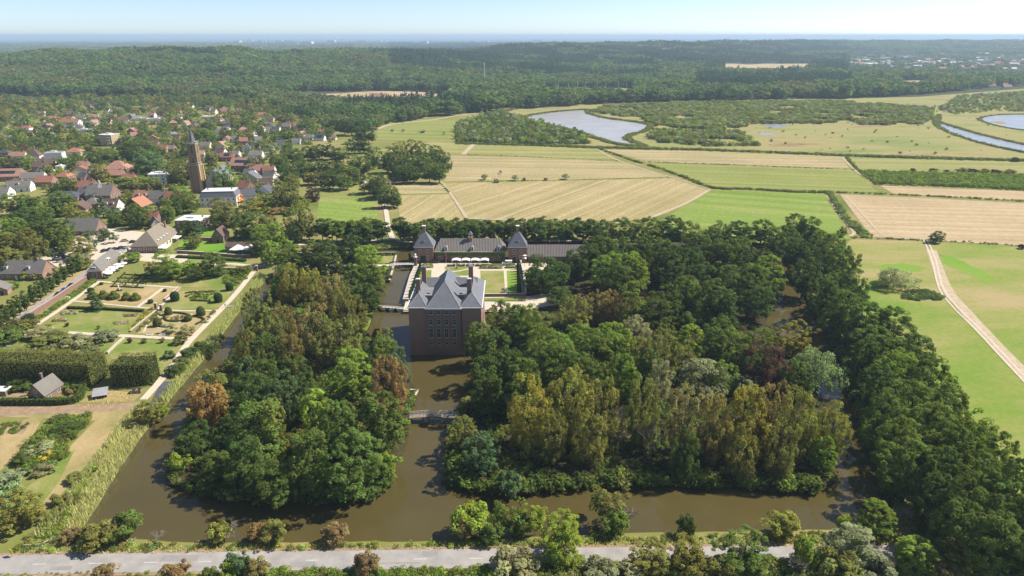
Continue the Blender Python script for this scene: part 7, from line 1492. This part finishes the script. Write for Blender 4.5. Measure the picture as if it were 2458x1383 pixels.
def hedge(label, pts, w, h, col, size=0.3, per=26, name='hedge', cat='hedge', rough=0.12, seed=1, world=False):
    """a clipped hedge along a line: leaf faces over a solid core"""
    t = thing(name, label, cat); g = rngs(seed); ln = smooth_line(pts if world else P(pts), 4); A = np.array([p[:2] for p in ln]); L = np.linalg.norm(np.diff(A, axis=0), axis=1); cum = np.concatenate([[0], np.cumsum(L)]); T = cum[-1]
    ribbon('hedge_core', [p[:2] for p in ln], w * 0.82, 0, plain('hedge_core', (0.03, 0.04, 0.015), None, 1, 1, 0), True, 1, t, h * 0.9)
    n = int(T * (w + 2 * h) * per * 0.5); s = g.uniform(0, T, n); i = np.clip(np.searchsorted(cum, s) - 1, 0, len(L) - 1); f = ((s - cum[i]) / L[i])[:, None]; c = A[i] * (1 - f) + A[i + 1] * f
    D = (A[i + 1] - A[i]) / L[i][:, None]; Nn = np.stack([-D[:, 1], D[:, 0]], 1)
    top = g.uniform(size=n) < w / (w + 2 * h); side = np.where(g.uniform(size=n) < 0.5, -1.0, 1.0)
    lump = 1 + rough * (vnoise(c[:, 0], c[:, 1], 3.0, seed) * 0.5 + g.normal(size=n) * 0.4)
    off = np.where(top, g.uniform(-w / 2, w / 2, n), side * w / 2 * lump); z = np.where(top, h * (1 + (lump - 1) * 0.6), g.uniform(0.05, 1, n) * h)
    en = g.uniform(size=n) < min(0.2, w / T * 0.8)         # the two ends
    C = np.concatenate([c + Nn * off[:, None], z[:, None]], 1)
    Nr = np.where(top[:, None], np.array([0, 0, 1.0]), np.concatenate([Nn * side[:, None], np.full((n, 1), 0.2)], 1))
    e1 = en & (g.uniform(size=n) < .5); e2 = en & ~e1
    for m_, q, dd in ((e1, A[0], -(A[1] - A[0]) / L[0]), (e2, A[-1], (A[-1] - A[-2]) / L[-1])):
        k = m_.sum(); nn = np.array([-dd[1], dd[0]]); C[m_] = np.concatenate([q + nn * g.uniform(-w / 2, w / 2, (k, 1)) + dd * g.uniform(-.1, .1, (k, 1)), g.uniform(0, h, (k, 1))], 1); Nr[m_] = np.concatenate([np.tile(dd, (k, 1)), np.full((k, 1), .2)], 1)
    leafy('foliage', None, None, C, unit(Nr + sphere_dirs(g, n) * 0.55), size, col, g, t)
    return t
# tall hornbeam hedges
hedge('very tall clipped hornbeam hedge at the left edge of the garden', [(-60, 906), (60, 908), (150, 912), (243, 915)], 9.5, 8.6, (0.13, 0.135, 0.036), 0.36, 22, 'tall_hedge', rough=0.10, seed=3)
hedge('tall clipped hornbeam block beside the reed bank', [(286, 915), (330, 915), (376, 912)], 9.0, 8.4, (0.11, 0.125, 0.034), 0.36, 22, 'tall_hedge', rough=0.10, seed=4)
hedge('clipped privet hedge curving round the gardener cottage', [(5, 970), (60, 971), (165, 969), (192, 958), (200, 942), (204, 928)], 1.9, 2.2, (0.10, 0.14, 0.03), 0.28, 26, seed=5)
hedge('dark clipped yew block at the end of the street wall', [(64, 790), (78, 778)], 3.4, 5.0, (0.03, 0.06, 0.02), 0.3, 26, 'yew_block', seed=6)
hedge('low box hedge across the rose lawn', [(163, 741), (250, 744), (345, 749)], 1.2, 1.1, (0.05, 0.09, 0.022), 0.25, 30, 'box_hedge', seed=7)
hedge('low green hedge along the bank of the park lawn', [(425, 618), (500, 622), (590, 628)], 2.2, 1.2, (0.06, 0.11, 0.025), 0.3, 24, 'box_hedge', seed=8)
k = 0
for j, (a, b) in enumerate((((266, 688), (345, 692)), ((270, 678), (350, 681)), ((282, 668), (360, 670)), ((268, 690), (300, 655)), ((295, 690), (325, 658)), ((325, 692), (350, 662)), ((300, 660), (362, 662)))):
    hedge(f'low clipped box edging of the knot garden by the orangery, {ordinal(j)} line', [a, b], 0.7, 0.5, (0.09, 0.12, 0.03), 0.2, 40, 'box_edging', seed=20 + j)
for j, (pts) in enumerate(([(395, 757), (420, 752), (450, 756), (456, 764), (430, 772), (400, 770), (395, 757)], [(370, 775), (385, 785), (415, 787)], [(470, 760), (490, 768), (470, 780)], [(392, 765), (372, 775)], [(445, 705), (470, 702), (480, 712), (455, 716)], [(492, 702), (515, 700)], [(458, 722), (505, 724)])):
    hedge(f'low box edging in the scroll parterre, {ordinal(j)} curve', pts, 0.8, 0.6, (0.07, 0.10, 0.03), 0.22, 36, 'box_edging', seed=40 + j)
# topiary
def topiary(kind, prof, n, size, seed):
    g = rngs(seed); pr = np.array(prof); seg = np.linalg.norm(np.diff(pr, axis=0), axis=1); wts = seg * (pr[:-1, 0] + pr[1:, 0] + .05); i = g.choice(len(seg), n, p=wts / wts.sum()); t = g.uniform(0, 1, n)[:, None]
    q = pr[i] * (1 - t) + pr[i + 1] * t; a = g.uniform(0, 6.28, n); d = pr[i + 1] - pr[i]; nr = np.stack([d[:, 1], -d[:, 0]], 1)
    C = np.stack([np.cos(a) * q[:, 0], np.sin(a) * q[:, 0], q[:, 1]], 1) + g.normal(size=(n, 3)) * 0.05; N = unit(np.stack([np.cos(a) * nr[:, 0], np.sin(a) * nr[:, 0], nr[:, 1]], 1)); N = unit(N + sphere_dirs(g, n) * 0.45)
    return soup('foliage', leaf_quads(C, N, size * g.uniform(.6, 1.3, n), 0.7, g), 4, LEAF, g.uniform(0, 1, n)), MB().lathe([(r * .93, z) for r, z in prof], 12).mesh('core', plain('hedge_core', (0.03, 0.04, 0.015)))
TP = dict(hive=topiary('hive', [(1.9, 0), (2.15, .5), (2.1, 1.5), (1.75, 1.75), (1.3, 1.9), (1.25, 2.2), (1.0, 2.9), (.5, 3.25), (0.02, 3.35)], 1500, .26, 1), drum=topiary('drum', [(1.5, 0), (1.75, .6), (1.9, 2.4), (1.75, 3.4), (1.2, 4.0), (0.02, 4.2)], 1700, .26, 2), dome=topiary('dome', [(1.6, 0), (1.8, .8), (1.75, 2.0), (1.3, 3.2), (.6, 3.9), (0.02, 4.0)], 1500, .26, 3), ball=topiary('ball', [(.7, 0), (1.3, .5), (1.5, 1.2), (1.1, 2.0), (0.02, 2.3)], 900, .24, 4))
HIV = (0.13, 0.15, 0.035); DRK = (0.035, 0.07, 0.024)
for i, (x, y, kd, s, c, lab) in enumerate([(219, 702, 'ball', 1, DRK, 'dark clipped ball at the end of the beehive topiary row'), (224, 716, 'hive', 1.05, HIV, 'flat topped topiary at the left end of the beehive row'), (250, 716, 'hive', 1.1, HIV, 'beehive topiary, second from the left in the row'), (275, 717, 'hive', 1.1, HIV, 'beehive topiary, middle of the row'), (305, 719, 'hive', 1.0, HIV, 'beehive topiary, fourth from the left in the row'), (327, 720, 'hive', 1.0, HIV, 'beehive topiary at the right end of the row'),
    (421, 722, 'drum', 1.0, DRK, 'dark drum topiary beside the garden steps'), (525, 725, 'drum', .95, DRK, 'dark drum topiary near the garden path corner'), (552, 697, 'drum', .9, DRK, 'dark drum topiary under the park tree'), (405, 755, 'dome', .85, (0.09, 0.11, .035), 'rounded topiary dome left of the scroll parterre'), (483, 757, 'dome', 1.0, (0.08, .10, .033), 'rounded topiary dome right of the scroll parterre'), (379, 783, 'dome', .95, (0.09, .11, .035), 'nearest topiary dome of the scroll parterre'), (453, 770, 'ball', 1.1, (.09, .11, .035), 'low topiary ball in the middle of the parterre'), (244, 684, 'ball', .6, DRK, 'small clipped ball by the cross path'), (396, 700, 'ball', .6, DRK, 'small clipped box cube near the steps'), (362, 728, 'ball', .8, (.05, .09, .045), 'bluish round shrub beside the small path')]):
    o = thing('topiary', lab, 'topiary', G(x, y), i * .7, 'topiary of the garden', s); f = ob('foliage', TP[kd][0], o); f.color = (*c, 1); ob('core', TP[kd][1], o)
# flower and rose beds, borders
def bed(label, pts, cols, w, per=3.0, s=(0.25, 0.5), name='flower_bed'):
    X, Y = scatter(P(pts), per); n = len(X); sc = NP.uniform(*s, n) * 1.1
    COLR.update(pink=(0.3, 0.19, 0.16), white=(0.38, 0.35, 0.27), goldf=(0.42, 0.34, 0.04))
    mass(name, label, 'flower bed', np.stack([X, Y, X * 0 + .02], 1), NP.integers(11, 13, n), np.stack([sc, sc, sc], 1), pick(cols, w, n))
bed('oval rose bed with pale flowers at the top of the rose lawn', [(147, 752), (170, 746), (188, 748), (186, 754), (150, 757)], ['white', 'pink', 'olive'], [3, 2, 3])
bed('rose bed with pale flowers in the left of the rose lawn', [(128, 767), (158, 765), (158, 772), (126, 772)], ['white', 'pink', 'copper', 'olive'], [2, 2, 1, 3])
bed('rose bed in the lower right of the rose lawn', [(273, 775), (310, 771), (308, 778), (276, 780)], ['white', 'pink', 'brown'], [2, 1, 3])
bed('rose bed in the upper right of the rose lawn', [(297, 756), (330, 754), (328, 760), (298, 761)], ['pink', 'copper', 'olive'], [2, 1, 3])
bed('yellow flower border along the low wall', [(345, 748), (372, 738), (372, 745), (318, 792), (306, 798), (330, 770)], ['goldf', 'yellow', 'lime', 'olive'], [2, 2, 2, 2], 2.0)
bed('green border with perennials on the lower side of the low wall', [(378, 748), (340, 782), (326, 797), (334, 797), (384, 756)], ['green', 'lime', 'olive', 'goldf'], [3, 2, 2, .5], 2.0)
bed('lush flower border between the street wall and the garden path', [(80, 770), (130, 738), (224, 672), (232, 676), (150, 732), (90, 775)], ['green', 'lime', 'bright', 'white', 'olive'], [3, 2, 2, .6, 1], 1.0, (.4, 1.0))
bed('rose beds inside the scroll parterre', [(400, 762), (450, 758), (450, 770), (410, 772)], ['olive', 'copper', 'green', 'pink'], [2, 1, 2, 1], 1.0)
bed('shrubby planting along the right parterre edge', [(490, 770), (512, 745), (520, 748), (500, 775), (470, 782)], ['olive', 'white', 'green'], [2, .6, 2], .9)
bed('rose planting of the upper round parterre', [(465, 700), (520, 698), (530, 706), (500, 722), (450, 722), (444, 712)], ['green', 'olive', 'lime'], [3, 2, 1], .8)
bed('knot garden planting inside the box edging', [(268, 689), (348, 691), (364, 664), (302, 662)], ['lime', 'olive', 'brown', 'white'], [2, 2, 1, .4], .6, (.2, .4))
bed('yellow flowers at the foot of the tall hedge', [(56, 832), (88, 830), (88, 840), (58, 842)], ['goldf', 'olive'], [2, 2], 1.5)
bed('rough orchard herbs in front of the tall hedge', [(30, 850), (90, 810), (250, 820), (250, 850)], ['grey', 'olive', 'green'], [2, 2, 1], .25, (.5, 1.2))
bed('leafy vegetable rows left of the reeds', [(100, 1040), (130, 1005), (165, 1005), (225, 1000), (190, 1040), (120, 1140), (60, 1140), (30, 1110)], ['green', 'bright', 'olive', 'blue', 'lime'], [4, 3, 2, 1, 2], 1.0, (.5, 1.3), 'vegetable_bed')
bed('cabbage and flower bed at the left edge', [(0, 1030), (10, 1015), (70, 1010), (72, 1018), (50, 1042), (0, 1045)], ['green', 'blue', 'bright', 'orange'], [3, 1, 3, .6], 1.0, (.3, .6), 'vegetable_bed')
bed('low rough herbs between the reed belts', [(130, 1230), (210, 1130), (240, 1110), (190, 1200), (140, 1290), (90, 1290)], ['lime', 'olive', 'green', 'rust'], [3, 3, 2, .5], 1.0, (.4, .9), 'bank_herbs')
bed('garden shrubs behind the white hotel', [(600, 470), (650, 455), (740, 490), (700, 520), (640, 512), (600, 500)], ['green', 'olive', 'lime', 'goldf', 'brown'], [4, 3, 2, .5, 1], .12, (1.2, 2.6), 'garden_shrubs')
bed('rough shrubs along the canal under the entrance path', [(530, 655), (600, 655), (590, 672), (560, 690), (540, 680)], ['green', 'lime', 'olive'], [3, 2, 1], .4, (.5, 1.1), 'garden_shrubs')
sheet('soil_bed', [(10, 1042), (40, 1012), (75, 1012), (55, 1043)], 0.06, DIRT)
# benches, urns, garden steps
for i, (x, y) in enumerate(((359, 806), (390, 807))):
    t = thing('garden_bench', ('left' if i == 0 else 'right') + ' white garden bench on the cross path', 'bench', G(x, y), .03, 'white garden benches')
    for k in range(3): MB().box(-1.1, 1.1, -.3 + k * .2, -.14 + k * .2, .42, .47).build('seat_slat', PAINT, t)
    for k in range(3): MB().box(-1.1, 1.1, .3, .35, .55 + k * .18, .68 + k * .18).build('back_slat', PAINT, t)
    for s in (-1, 1):
        MB().box(s * 1.0 - .05, s * 1.0 + .05, -.3, -.22, 0, .42).build('leg', PAINT, t); MB().box(s * 1.0 - .05, s * 1.0 + .05, .24, .3, 0, .95).build('leg', PAINT, t); MB().box(s * 1.0 - .06, s * 1.0 + .06, -.3, .3, .62, .68).build('armrest', PAINT, t)
p = G(286, 698); t = thing('garden_statue', 'pale stone statue on a square base in the upper lawn', 'statue', p)
MB().box(-1.2, 1.2, -.8, .8, 0, .4).build('plinth', plain('hedge_core', (0.03, 0.04, 0.015)), t); MB().box(-.4, .4, -.4, .4, .4, 1.3).build('pedestal', STONE, t); MB().lathe([(.25, 1.3), (.35, 1.7), (.2, 2.2), (.28, 2.5), (.05, 2.8)], 8).build('figure', PAINT, t)
p = G(383, 747); t = thing('garden_steps', 'short brick garden steps between the two brick piers', 'steps', p, .6)
for k in range(3): MB().box(-1.6, 1.6, -.4 + k * .4, k * .4, 0, .18 * (k + 1)).build('step', COPING, t)

# ------------------------------------------------------------------ vehicles
def carmat(name, c): return plain(name, c, tuple(x * .92 for x in c), 1, .25, .6)
def make_car(label, p, rz, mat, van=False, group=None):
    t = thing('parked_van' if van else 'parked_car', label, 'van' if van else 'car', (p[0], p[1], 0.1), rz, group)
    L, W, H = (5.2, 1.95, 2.3) if van else (4.3, 1.8, 1.48)
    side = [(-L / 2, .35), (-L / 2, .95 if not van else 1.1), (-L / 2 + .12, H if van else 1.05), (L * .5, .35)]
    if van: pr = [(-2.6, .35), (-2.6, 2.15), (-2.4, 2.3), (0.9, 2.3), (1.7, 1.3), (2.5, 1.05), (2.6, .6), (2.6, .35)]
    else: pr = [(-2.15, .32), (-2.15, .8), (-2.0, 1.0), (-1.3, 1.02), (0.85, .98), (1.9, .85), (2.13, .62), (2.15, .32)]
    n = len(pr); m = MB()
    m.frustum([(x, -W / 2, z) for x, z in pr], [(x, W / 2, z) for x, z in pr]); b = m.build('body', mat, t)
    if not van:
        lo = [(-1.75, -W / 2 + .05), (.95, -W / 2 + .05), (.95, W / 2 - .05), (-1.75, W / 2 - .05)]; hi = [(-1.15, -W / 2 + .28), (.15, -W / 2 + .28), (.15, W / 2 - .28), (-1.15, W / 2 - .28)]
        MB().frustum([(x, y, .99) for x, y in lo], [(x, y, H - .04) for x, y in hi]).build('cabin_glass', GLASS, t)
        MB().box(-1.2, .2, -W / 2 + .26, W / 2 - .26, H - .04, H).build('car_roof', mat, t)
    else:
        MB().frustum([(0.98, -W / 2 + .1, 2.2), (1.68, -W / 2 + .1, 1.36), (1.68, W / 2 - .1, 1.36), (0.98, W / 2 - .1, 2.2)], [(1.02, -W / 2 + .1, 2.24), (1.72, -W / 2 + .1, 1.4), (1.72, W / 2 - .1, 1.4), (1.02, W / 2 - .1, 2.24)]).build('windscreen', GLASS, t)
        for s in (-1, 1): MB().box(.0, 1.0, s * W / 2 - .02, s * W / 2 + .02, 1.35, 1.95).build('side_window', GLASS, t)
    for sx in (-1, 1):
        for sy in (-1, 1):
            w = MB(); k = 12
            w.frustum([(.33 * math.cos(2 * math.pi * i / k), -.1, .33 + .33 * math.sin(2 * math.pi * i / k)) for i in range(k)][::-1], [(.33 * math.cos(2 * math.pi * i / k), .1, .33 + .33 * math.sin(2 * math.pi * i / k)) for i in range(k)][::-1])
            w.build('wheel', IRON, t, (sx * L * .31, sy * (W / 2 - .08), 0))
    for sy in (-1, 1): MB().box(L / 2 - .06, L / 2 + .02, sy * .62 - .16, sy * .62 + .16, .62, .78).build('headlight', PAINT, t); MB().box(-L / 2 - .02, -L / 2 + .04, sy * .7 - .1, sy * .7 + .1, .7, .88).build('tail_light', plain('red_lamp', (.4, .01, .01), None, 1, .3), t)
    return t
CM = dict(black=carmat('black_paint', (.02, .021, .024)), blue=carmat('blue_paint', (.01, .12, .55)), white=carmat('white_car_paint', (.78, .78, .78)), silver=carmat('silver_paint', (.42, .44, .47)), red=carmat('red_paint', (.5, .015, .03)), navy=carmat('navy_paint', (.03, .045, .09)))
sa = math.atan2(*(lambda v: (v.y, v.x))(G(180, 678) - G(120, 718)))
for lab, x, y, c, a in (('black car parked nearest on the garden street', 142, 708, 'black', sa), ('bright blue car parked on the garden street', 157, 698, 'blue', sa), ('black car parked farthest up the garden street', 173, 687, 'black', sa),
    ('dark car at the left end of the row before the long barn', 252, 604, 'black', 1.2), ('navy car second in the row before the long barn', 266, 601, 'navy', 1.2), ('black car third in the row before the long barn', 277, 600, 'black', 1.2), ('dark car fourth in the row before the long barn', 292, 597, 'navy', 1.2), ('silver car at the right end of the row before the long barn', 307, 596, 'silver', 1.2), ('silver car in front of the grey barn', 206, 567, 'silver', .1), ('white car right of the grey barn', 261, 562, 'white', .1), ('dark car beside the white car right of the grey barn', 253, 561, 'black', .1),
    ('red car in the shade at the left of the car park', 109, 612, 'red', .2), ('silver car in the sunny left bay of the car park', 131, 604, 'silver', .2), ('white car behind the cottage row', 138, 623, 'white', .2), ('dark car behind the cottage row', 158, 620, 'black', .3), ('navy car between the red and the white car', 146, 614, 'navy', .2), ('dark car in the tree shade by the long barn', 320, 583, 'black', .4), ('silver car in the tree shade by the long barn', 300, 580, 'silver', .4),
    ('black car parked before the stable range', 1044, 631, 'black', .02)):
    p = G(x, y); make_car(lab, p, a, CM[c], False, 'cars in the car park and street' if y < 760 else None)
make_car('white delivery van parked before the right gate pavilion', G(1217, 636), math.pi + .02, CM['white'], True)
for i, (x, y, c, lab) in enumerate(((56, 408, 'white', 'white car in the yard below the pointed roof'), (82, 411, 'navy', 'dark car in the yard below the pointed roof'), (108, 416, 'white', 'white van in the yard beside the white cottage'))):
    make_car(lab, G(x, y), .2, CM[c], i == 2, 'cars in the village yard')
for i, (x, y) in enumerate(((120, 615), (245, 592), (330, 598))):
    pass

# ------------------------------------------------------------------ people (a few pixels tall)
def person(label, p, rz, top, legs, h=1.72, stride=0.18):
    me = bpy.data.meshes.new('person'); V = [(0, 0, .92), (0, 0, 1.12), (0, 0, 1.38), (0, 0, 1.5), (0, .02, 1.66), (.1, 0, .88), (.1, stride, .48), (.1, stride * .7, .05), (-.1, 0, .88), (-.1, -stride, .48), (-.1, -stride * 1.3, .06), (.2, 0, 1.4), (.27, -.05, 1.12), (.25, .08, .86), (-.2, 0, 1.4), (-.27, .05, 1.12), (-.25, .15, .88), (.1, stride * .7 + .14, .03), (-.1, -stride * 1.3 + .14, .04)]
    E = [(0, 1), (1, 2), (2, 3), (3, 4), (0, 5), (5, 6), (6, 7), (7, 17), (0, 8), (8, 9), (9, 10), (10, 18), (2, 11), (11, 12), (12, 13), (2, 14), (14, 15), (15, 16)]
    R = [.15, .14, .17, .065, .105, .095, .07, .05, .095, .07, .05, .06, .05, .042, .06, .05, .042, .04, .04]
    me.from_pydata(V, E, []); me.materials.append(plain('cloth_' + top, {'red': (.4, .05, .05), 'white': (.7, .68, .65), 'dark': (.04, .045, .06)}[top], None, 3, .9))
    o = ob('person', me, None, p, rz, h / 1.76); md = o.modifiers.new('skin', 'SKIN'); o.modifiers.new('sub', 'SUBSURF').levels = 1
    for i, r in enumerate(R): me.skin_vertices[0].data[i].radius = (r, r * .8)
    me.skin_vertices[0].data[0].use_root = True
    tag(o, label, 'person'); 
    hd = MB().lathe([(.03, 1.52), (.085, 1.58), (.1, 1.68), (.085, 1.76), (.02, 1.8)], 8).build('hair', plain('hair', (.06, .04, .03), None, 4, .8), o)
    return o
for lab, x, y, top, a in (('person in dark clothes walking on the garden path', 541, 738, 'dark', .3), ('person in white standing at the end of the lane', 939, 574, 'white', 1.0), ('person in dark clothes at the end of the lane', 944, 575, 'dark', 2.0), ('person in red crossing the forecourt near the gate', 1008, 642, 'red', 1.2), ('person in white walking on the garden street', 110, 727, 'white', .8)):
    p = G(x, y); person(lab, (p.x, p.y, 0.1), a, top, top)
p = G(957, 741); person('person in dark clothes on the timber footbridge', (p.x, p.y, 0.62), 1.4, 'dark', 'dark')

# ------------------------------------------------------------------ roadside things
p = G(30, 1336); t = thing('road_sign', 'yellow square road sign on a post at the left verge', 'road sign', p, -.5)
YEL = plain('sign_yellow', (.85, .62, .01), (.8, .56, .01), 1, .5)
MB().cyl(0, 0, 0, 1.6, .05, .05, 6).build('post', LEAD, t); MB().box(-.6, .6, -.03, .03, .75, 1.95).build('panel', YEL, t)
t = thing('timber_rail', 'low pale timber rail above the reeds by the road', 'rail', (0, 0, 0))
for a, b in (((58, 1313), (98, 1311)), ((98, 1311), (128, 1297))): 
    u, v = G(*a), G(*b); MB().tube((u.x, u.y, .55), (v.x, v.y, .55), .14, .14, 6).build('rail', BRIDGEW, t); MB().tube((u.x, u.y, 0), (u.x, u.y, .55), .1, .1, 6).build('post', BRIDGEW, t)
p = G(414, 905); t = thing('lamp_post', 'thin grey pole beside the garden path above the ground sheet', 'pole', p); MB().cyl(0, 0, 0, 4.2, .07, .05, 6).build('pole', LEAD, t); MB().box(-.2, .2, -.1, .1, 4.2, 4.32).build('lamp_head', LEAD, t)

# ------------------------------------------------------------------ far things
HAZEW = plain('far_white', (.75, .75, .76), (.6, .6, .62), .05, .8); FARR = plain('far_red_roof', (.42, .22, .16), None, .05, .9); FARG = plain('far_grey_roof', (.3, .3, .31), None, .05, .9)
def far_block(label, px, Y, z0, w, d, h, mat, name, cat, group):
    xi = (px - CX) * CP / F * Y; z = float(hills(xi, Y)) if z0 is None else z0
    t = thing(name, label, cat, (xi, Y, z), RND.uniform(-.4, .4), group)
    MB().box(-w / 2, w / 2, -d / 2, d / 2, -3, h).build('wall', mat, t)
    return t, z
rn = random.Random(3)
for i in range(46):
    px = rn.choice([rn.uniform(560, 720), rn.uniform(620, 800), rn.uniform(840, 960), rn.uniform(940, 1130), rn.uniform(1000, 1180), rn.uniform(1260, 1300)]); Y = rn.uniform(7800, 12500)
    w = rn.uniform(40, 140); h = rn.choice([14, 18, 24, 30, 46])
    t, z = far_block('white block of the distant city on the hazy plain', px, Y, None, w, w * .5, h, HAZEW, 'city_block', 'city building', 'distant city blocks')
    for s in range(2): MB().box(-w / 2 * .96, w / 2 * .96, -w * .25 - .6, -w * .25 - .1, h * (.25 + .4 * s), h * (.4 + .4 * s)).build('window_band', FARG, t)
for i, (px, Y, h) in enumerate(((1026, 11500, 116), (1071, 12500, 120), (375, 15000, 40), (806, 14000, 45))):
    X = (px - CX) * CP / F * Y; z = float(hills(X, Y))
    if i < 2:
        t = thing('transmission_mast', ('left' if i == 0 else 'right') + ' of the two thin pale masts over the distant city', 'mast', (X, Y, z), 0, 'masts over the city')
        MB().cyl(0, 0, -2, h * .9, 4.0, 2.5, 6).build('shaft', HAZEW, t); MB().cyl(0, 0, h * .5, h * .55, 6, 6, 8).build('platform', HAZEW, t)
    else:
        t = thing('water_tower', 'pale domed water tower on the plain at the ' + ('far left' if i == 2 else 'left of the city'), 'water tower', (X, Y, z), 0, 'water towers')
        MB().cyl(0, 0, -2, h, 8, 8, 8).build('shaft', HAZEW, t); MB().lathe([(8, h), (26, h + 10), (28, h + 22), (16, h + 34), (1, h + 38)], 12).build('tank', HAZEW, t)
for i, (px, py, top) in enumerate(((1163, 190, 150), (1184, 196, 176))):
    Y = yat(0, py + 20); X = xat(Y, 20, px); h = zat(Y, top); t = thing('radio_mast', ('taller' if i == 0 else 'shorter') + ' steel radio mast standing above the forest edge', 'mast', (X, Y, 0), 0, 'radio masts')
    MB().cyl(0, 0, -1, h, .9, .5, 6).build('shaft', HAZEW, t)
    for k in range(3): MB().box(-1.2, 1.2, -.6, .6, h * (.7 + .1 * k), h * (.7 + .1 * k) + 1.2).build('antenna', HAZEW, t)
for i in range(9):
    px = 1312 + i * 24 + rn.uniform(-5, 5); Y = yat(0, 217); X = xat(Y, 5, px); h = 15 + rn.uniform(-1, 3)
    t = thing('light_mast', f'pale floodlight mast of the far sports ground, {ordinal(i)} from the left', 'light mast', (X, Y, float(hills(X, Y))), 0, 'floodlights of the sports ground')
    MB().cyl(0, 0, 0, h, .35, .25, 6).build('pole', HAZEW, t); MB().box(-1.2, 1.2, -.4, .4, h, h + .8).build('lamp_head', HAZEW, t)
sheet('sports_ground', [(1295, 213), (1520, 212), (1530, 217), (1300, 219)], 0.08, PALEG)
# town on the right behind the forest
house_me = {}
for i in range(150):
    px = rn.uniform(2050, 2470); py = rn.gauss(152, 9) if px > 2150 else rn.gauss(150, 6)
    py = min(max(py, 131), 170)
    Y = 110 / math.tan(ang(py)); X = (px - CX) * CP / F * Y
    z = float(hills(X, Y))
    w = rn.uniform(14, 34) * (1.6 if rn.random() < .15 else 1); d = rn.uniform(10, 16); h = rn.uniform(5, 7)
    t = thing('town_house', 'small pale house of the distant town at the right', 'house', (X, Y, z), rn.uniform(-.5, .5), 'houses of the distant town')
    MB().box(-w / 2, w / 2, -d / 2, d / 2, -2, h).build('wall', HAZEW if rn.random() < .75 else CREAM, t)
    (gable_roof(w, d, h, 4.5) if rn.random() < .75 else MB().box(-w / 2 - .3, w / 2 + .3, -d / 2 - .3, d / 2 + .3, h, h + .6)).build('roof', rn.choice([FARR, FARG, FARG, HAZEW, FARR]), t)
for i in range(14):
    px = rn.uniform(2305, 2470); Y = yat(0, rn.uniform(204, 214)); X = (px - CX) * CP / F * Y
    t = thing('town_house', 'pale house among trees at the right edge below the wood', 'house', (X, Y, 0), rn.uniform(-.3, .3), 'houses at the right edge')
    w, d, h = rn.uniform(9, 20), 9, 4
    MB().box(-w / 2, w / 2, -d / 2, d / 2, -1, h).build('wall', HAZEW, t); gable_roof(w, d, h, 3.6).build('roof', rn.choice([FARR, FARG, REDT]), t)
for nm, (x0, x1, y0, y1) in (('far_field', (1742, 1942, 154, 165)), ('far_field', (2160, 2232, 195, 201))):
    pts = []
    for px, py in ((x0, y0 + 1), ((x0 + x1) / 2, y0), (x1, y0), (x1, y1), ((x0 + x1) / 2, y1), (x0, y1 - 2)):
        Y = 400.0
        for Y in np.arange(1300, 6000, 10.0):           # first place on the hill seen at that pixel
            X = (px - CX) / F * (Y * CP + (CAMH - 30) * SP)
            if float(hills(X, Y)) >= CAMH - Y * math.tan(ang(py)): break
        pts.append((X, Y))
    me = bpy.data.meshes.new(nm); V = []; Fs = []; A = np.array(pts); n = 8
    top, bot = A[:3], A[3:][::-1]
    for j in range(n + 1):
        for i in range(2 * n + 1):
            s = i / n; q = (lambda R: R[0] * (1 - s) + R[1] * s if s <= 1 else R[1] * (2 - s) + R[2] * (s - 1)); p = q(bot) * (1 - j / n) + q(top) * (j / n); V.append((p[0], p[1], float(hills(p[0], p[1])) + 1.5))
    for j in range(n):
        for i in range(2 * n): a = j * (2 * n + 1) + i; Fs.append((a, a + 1, a + 2 * n + 2, a + 2 * n + 1))
    me.from_pydata(V, [], Fs); me.update(); me.materials.append(STR4); tag(ob(nm, me), kind='structure')

# ------------------------------------------------------------------ plant everything
make_trees()
forest()
scrub()
reeds()
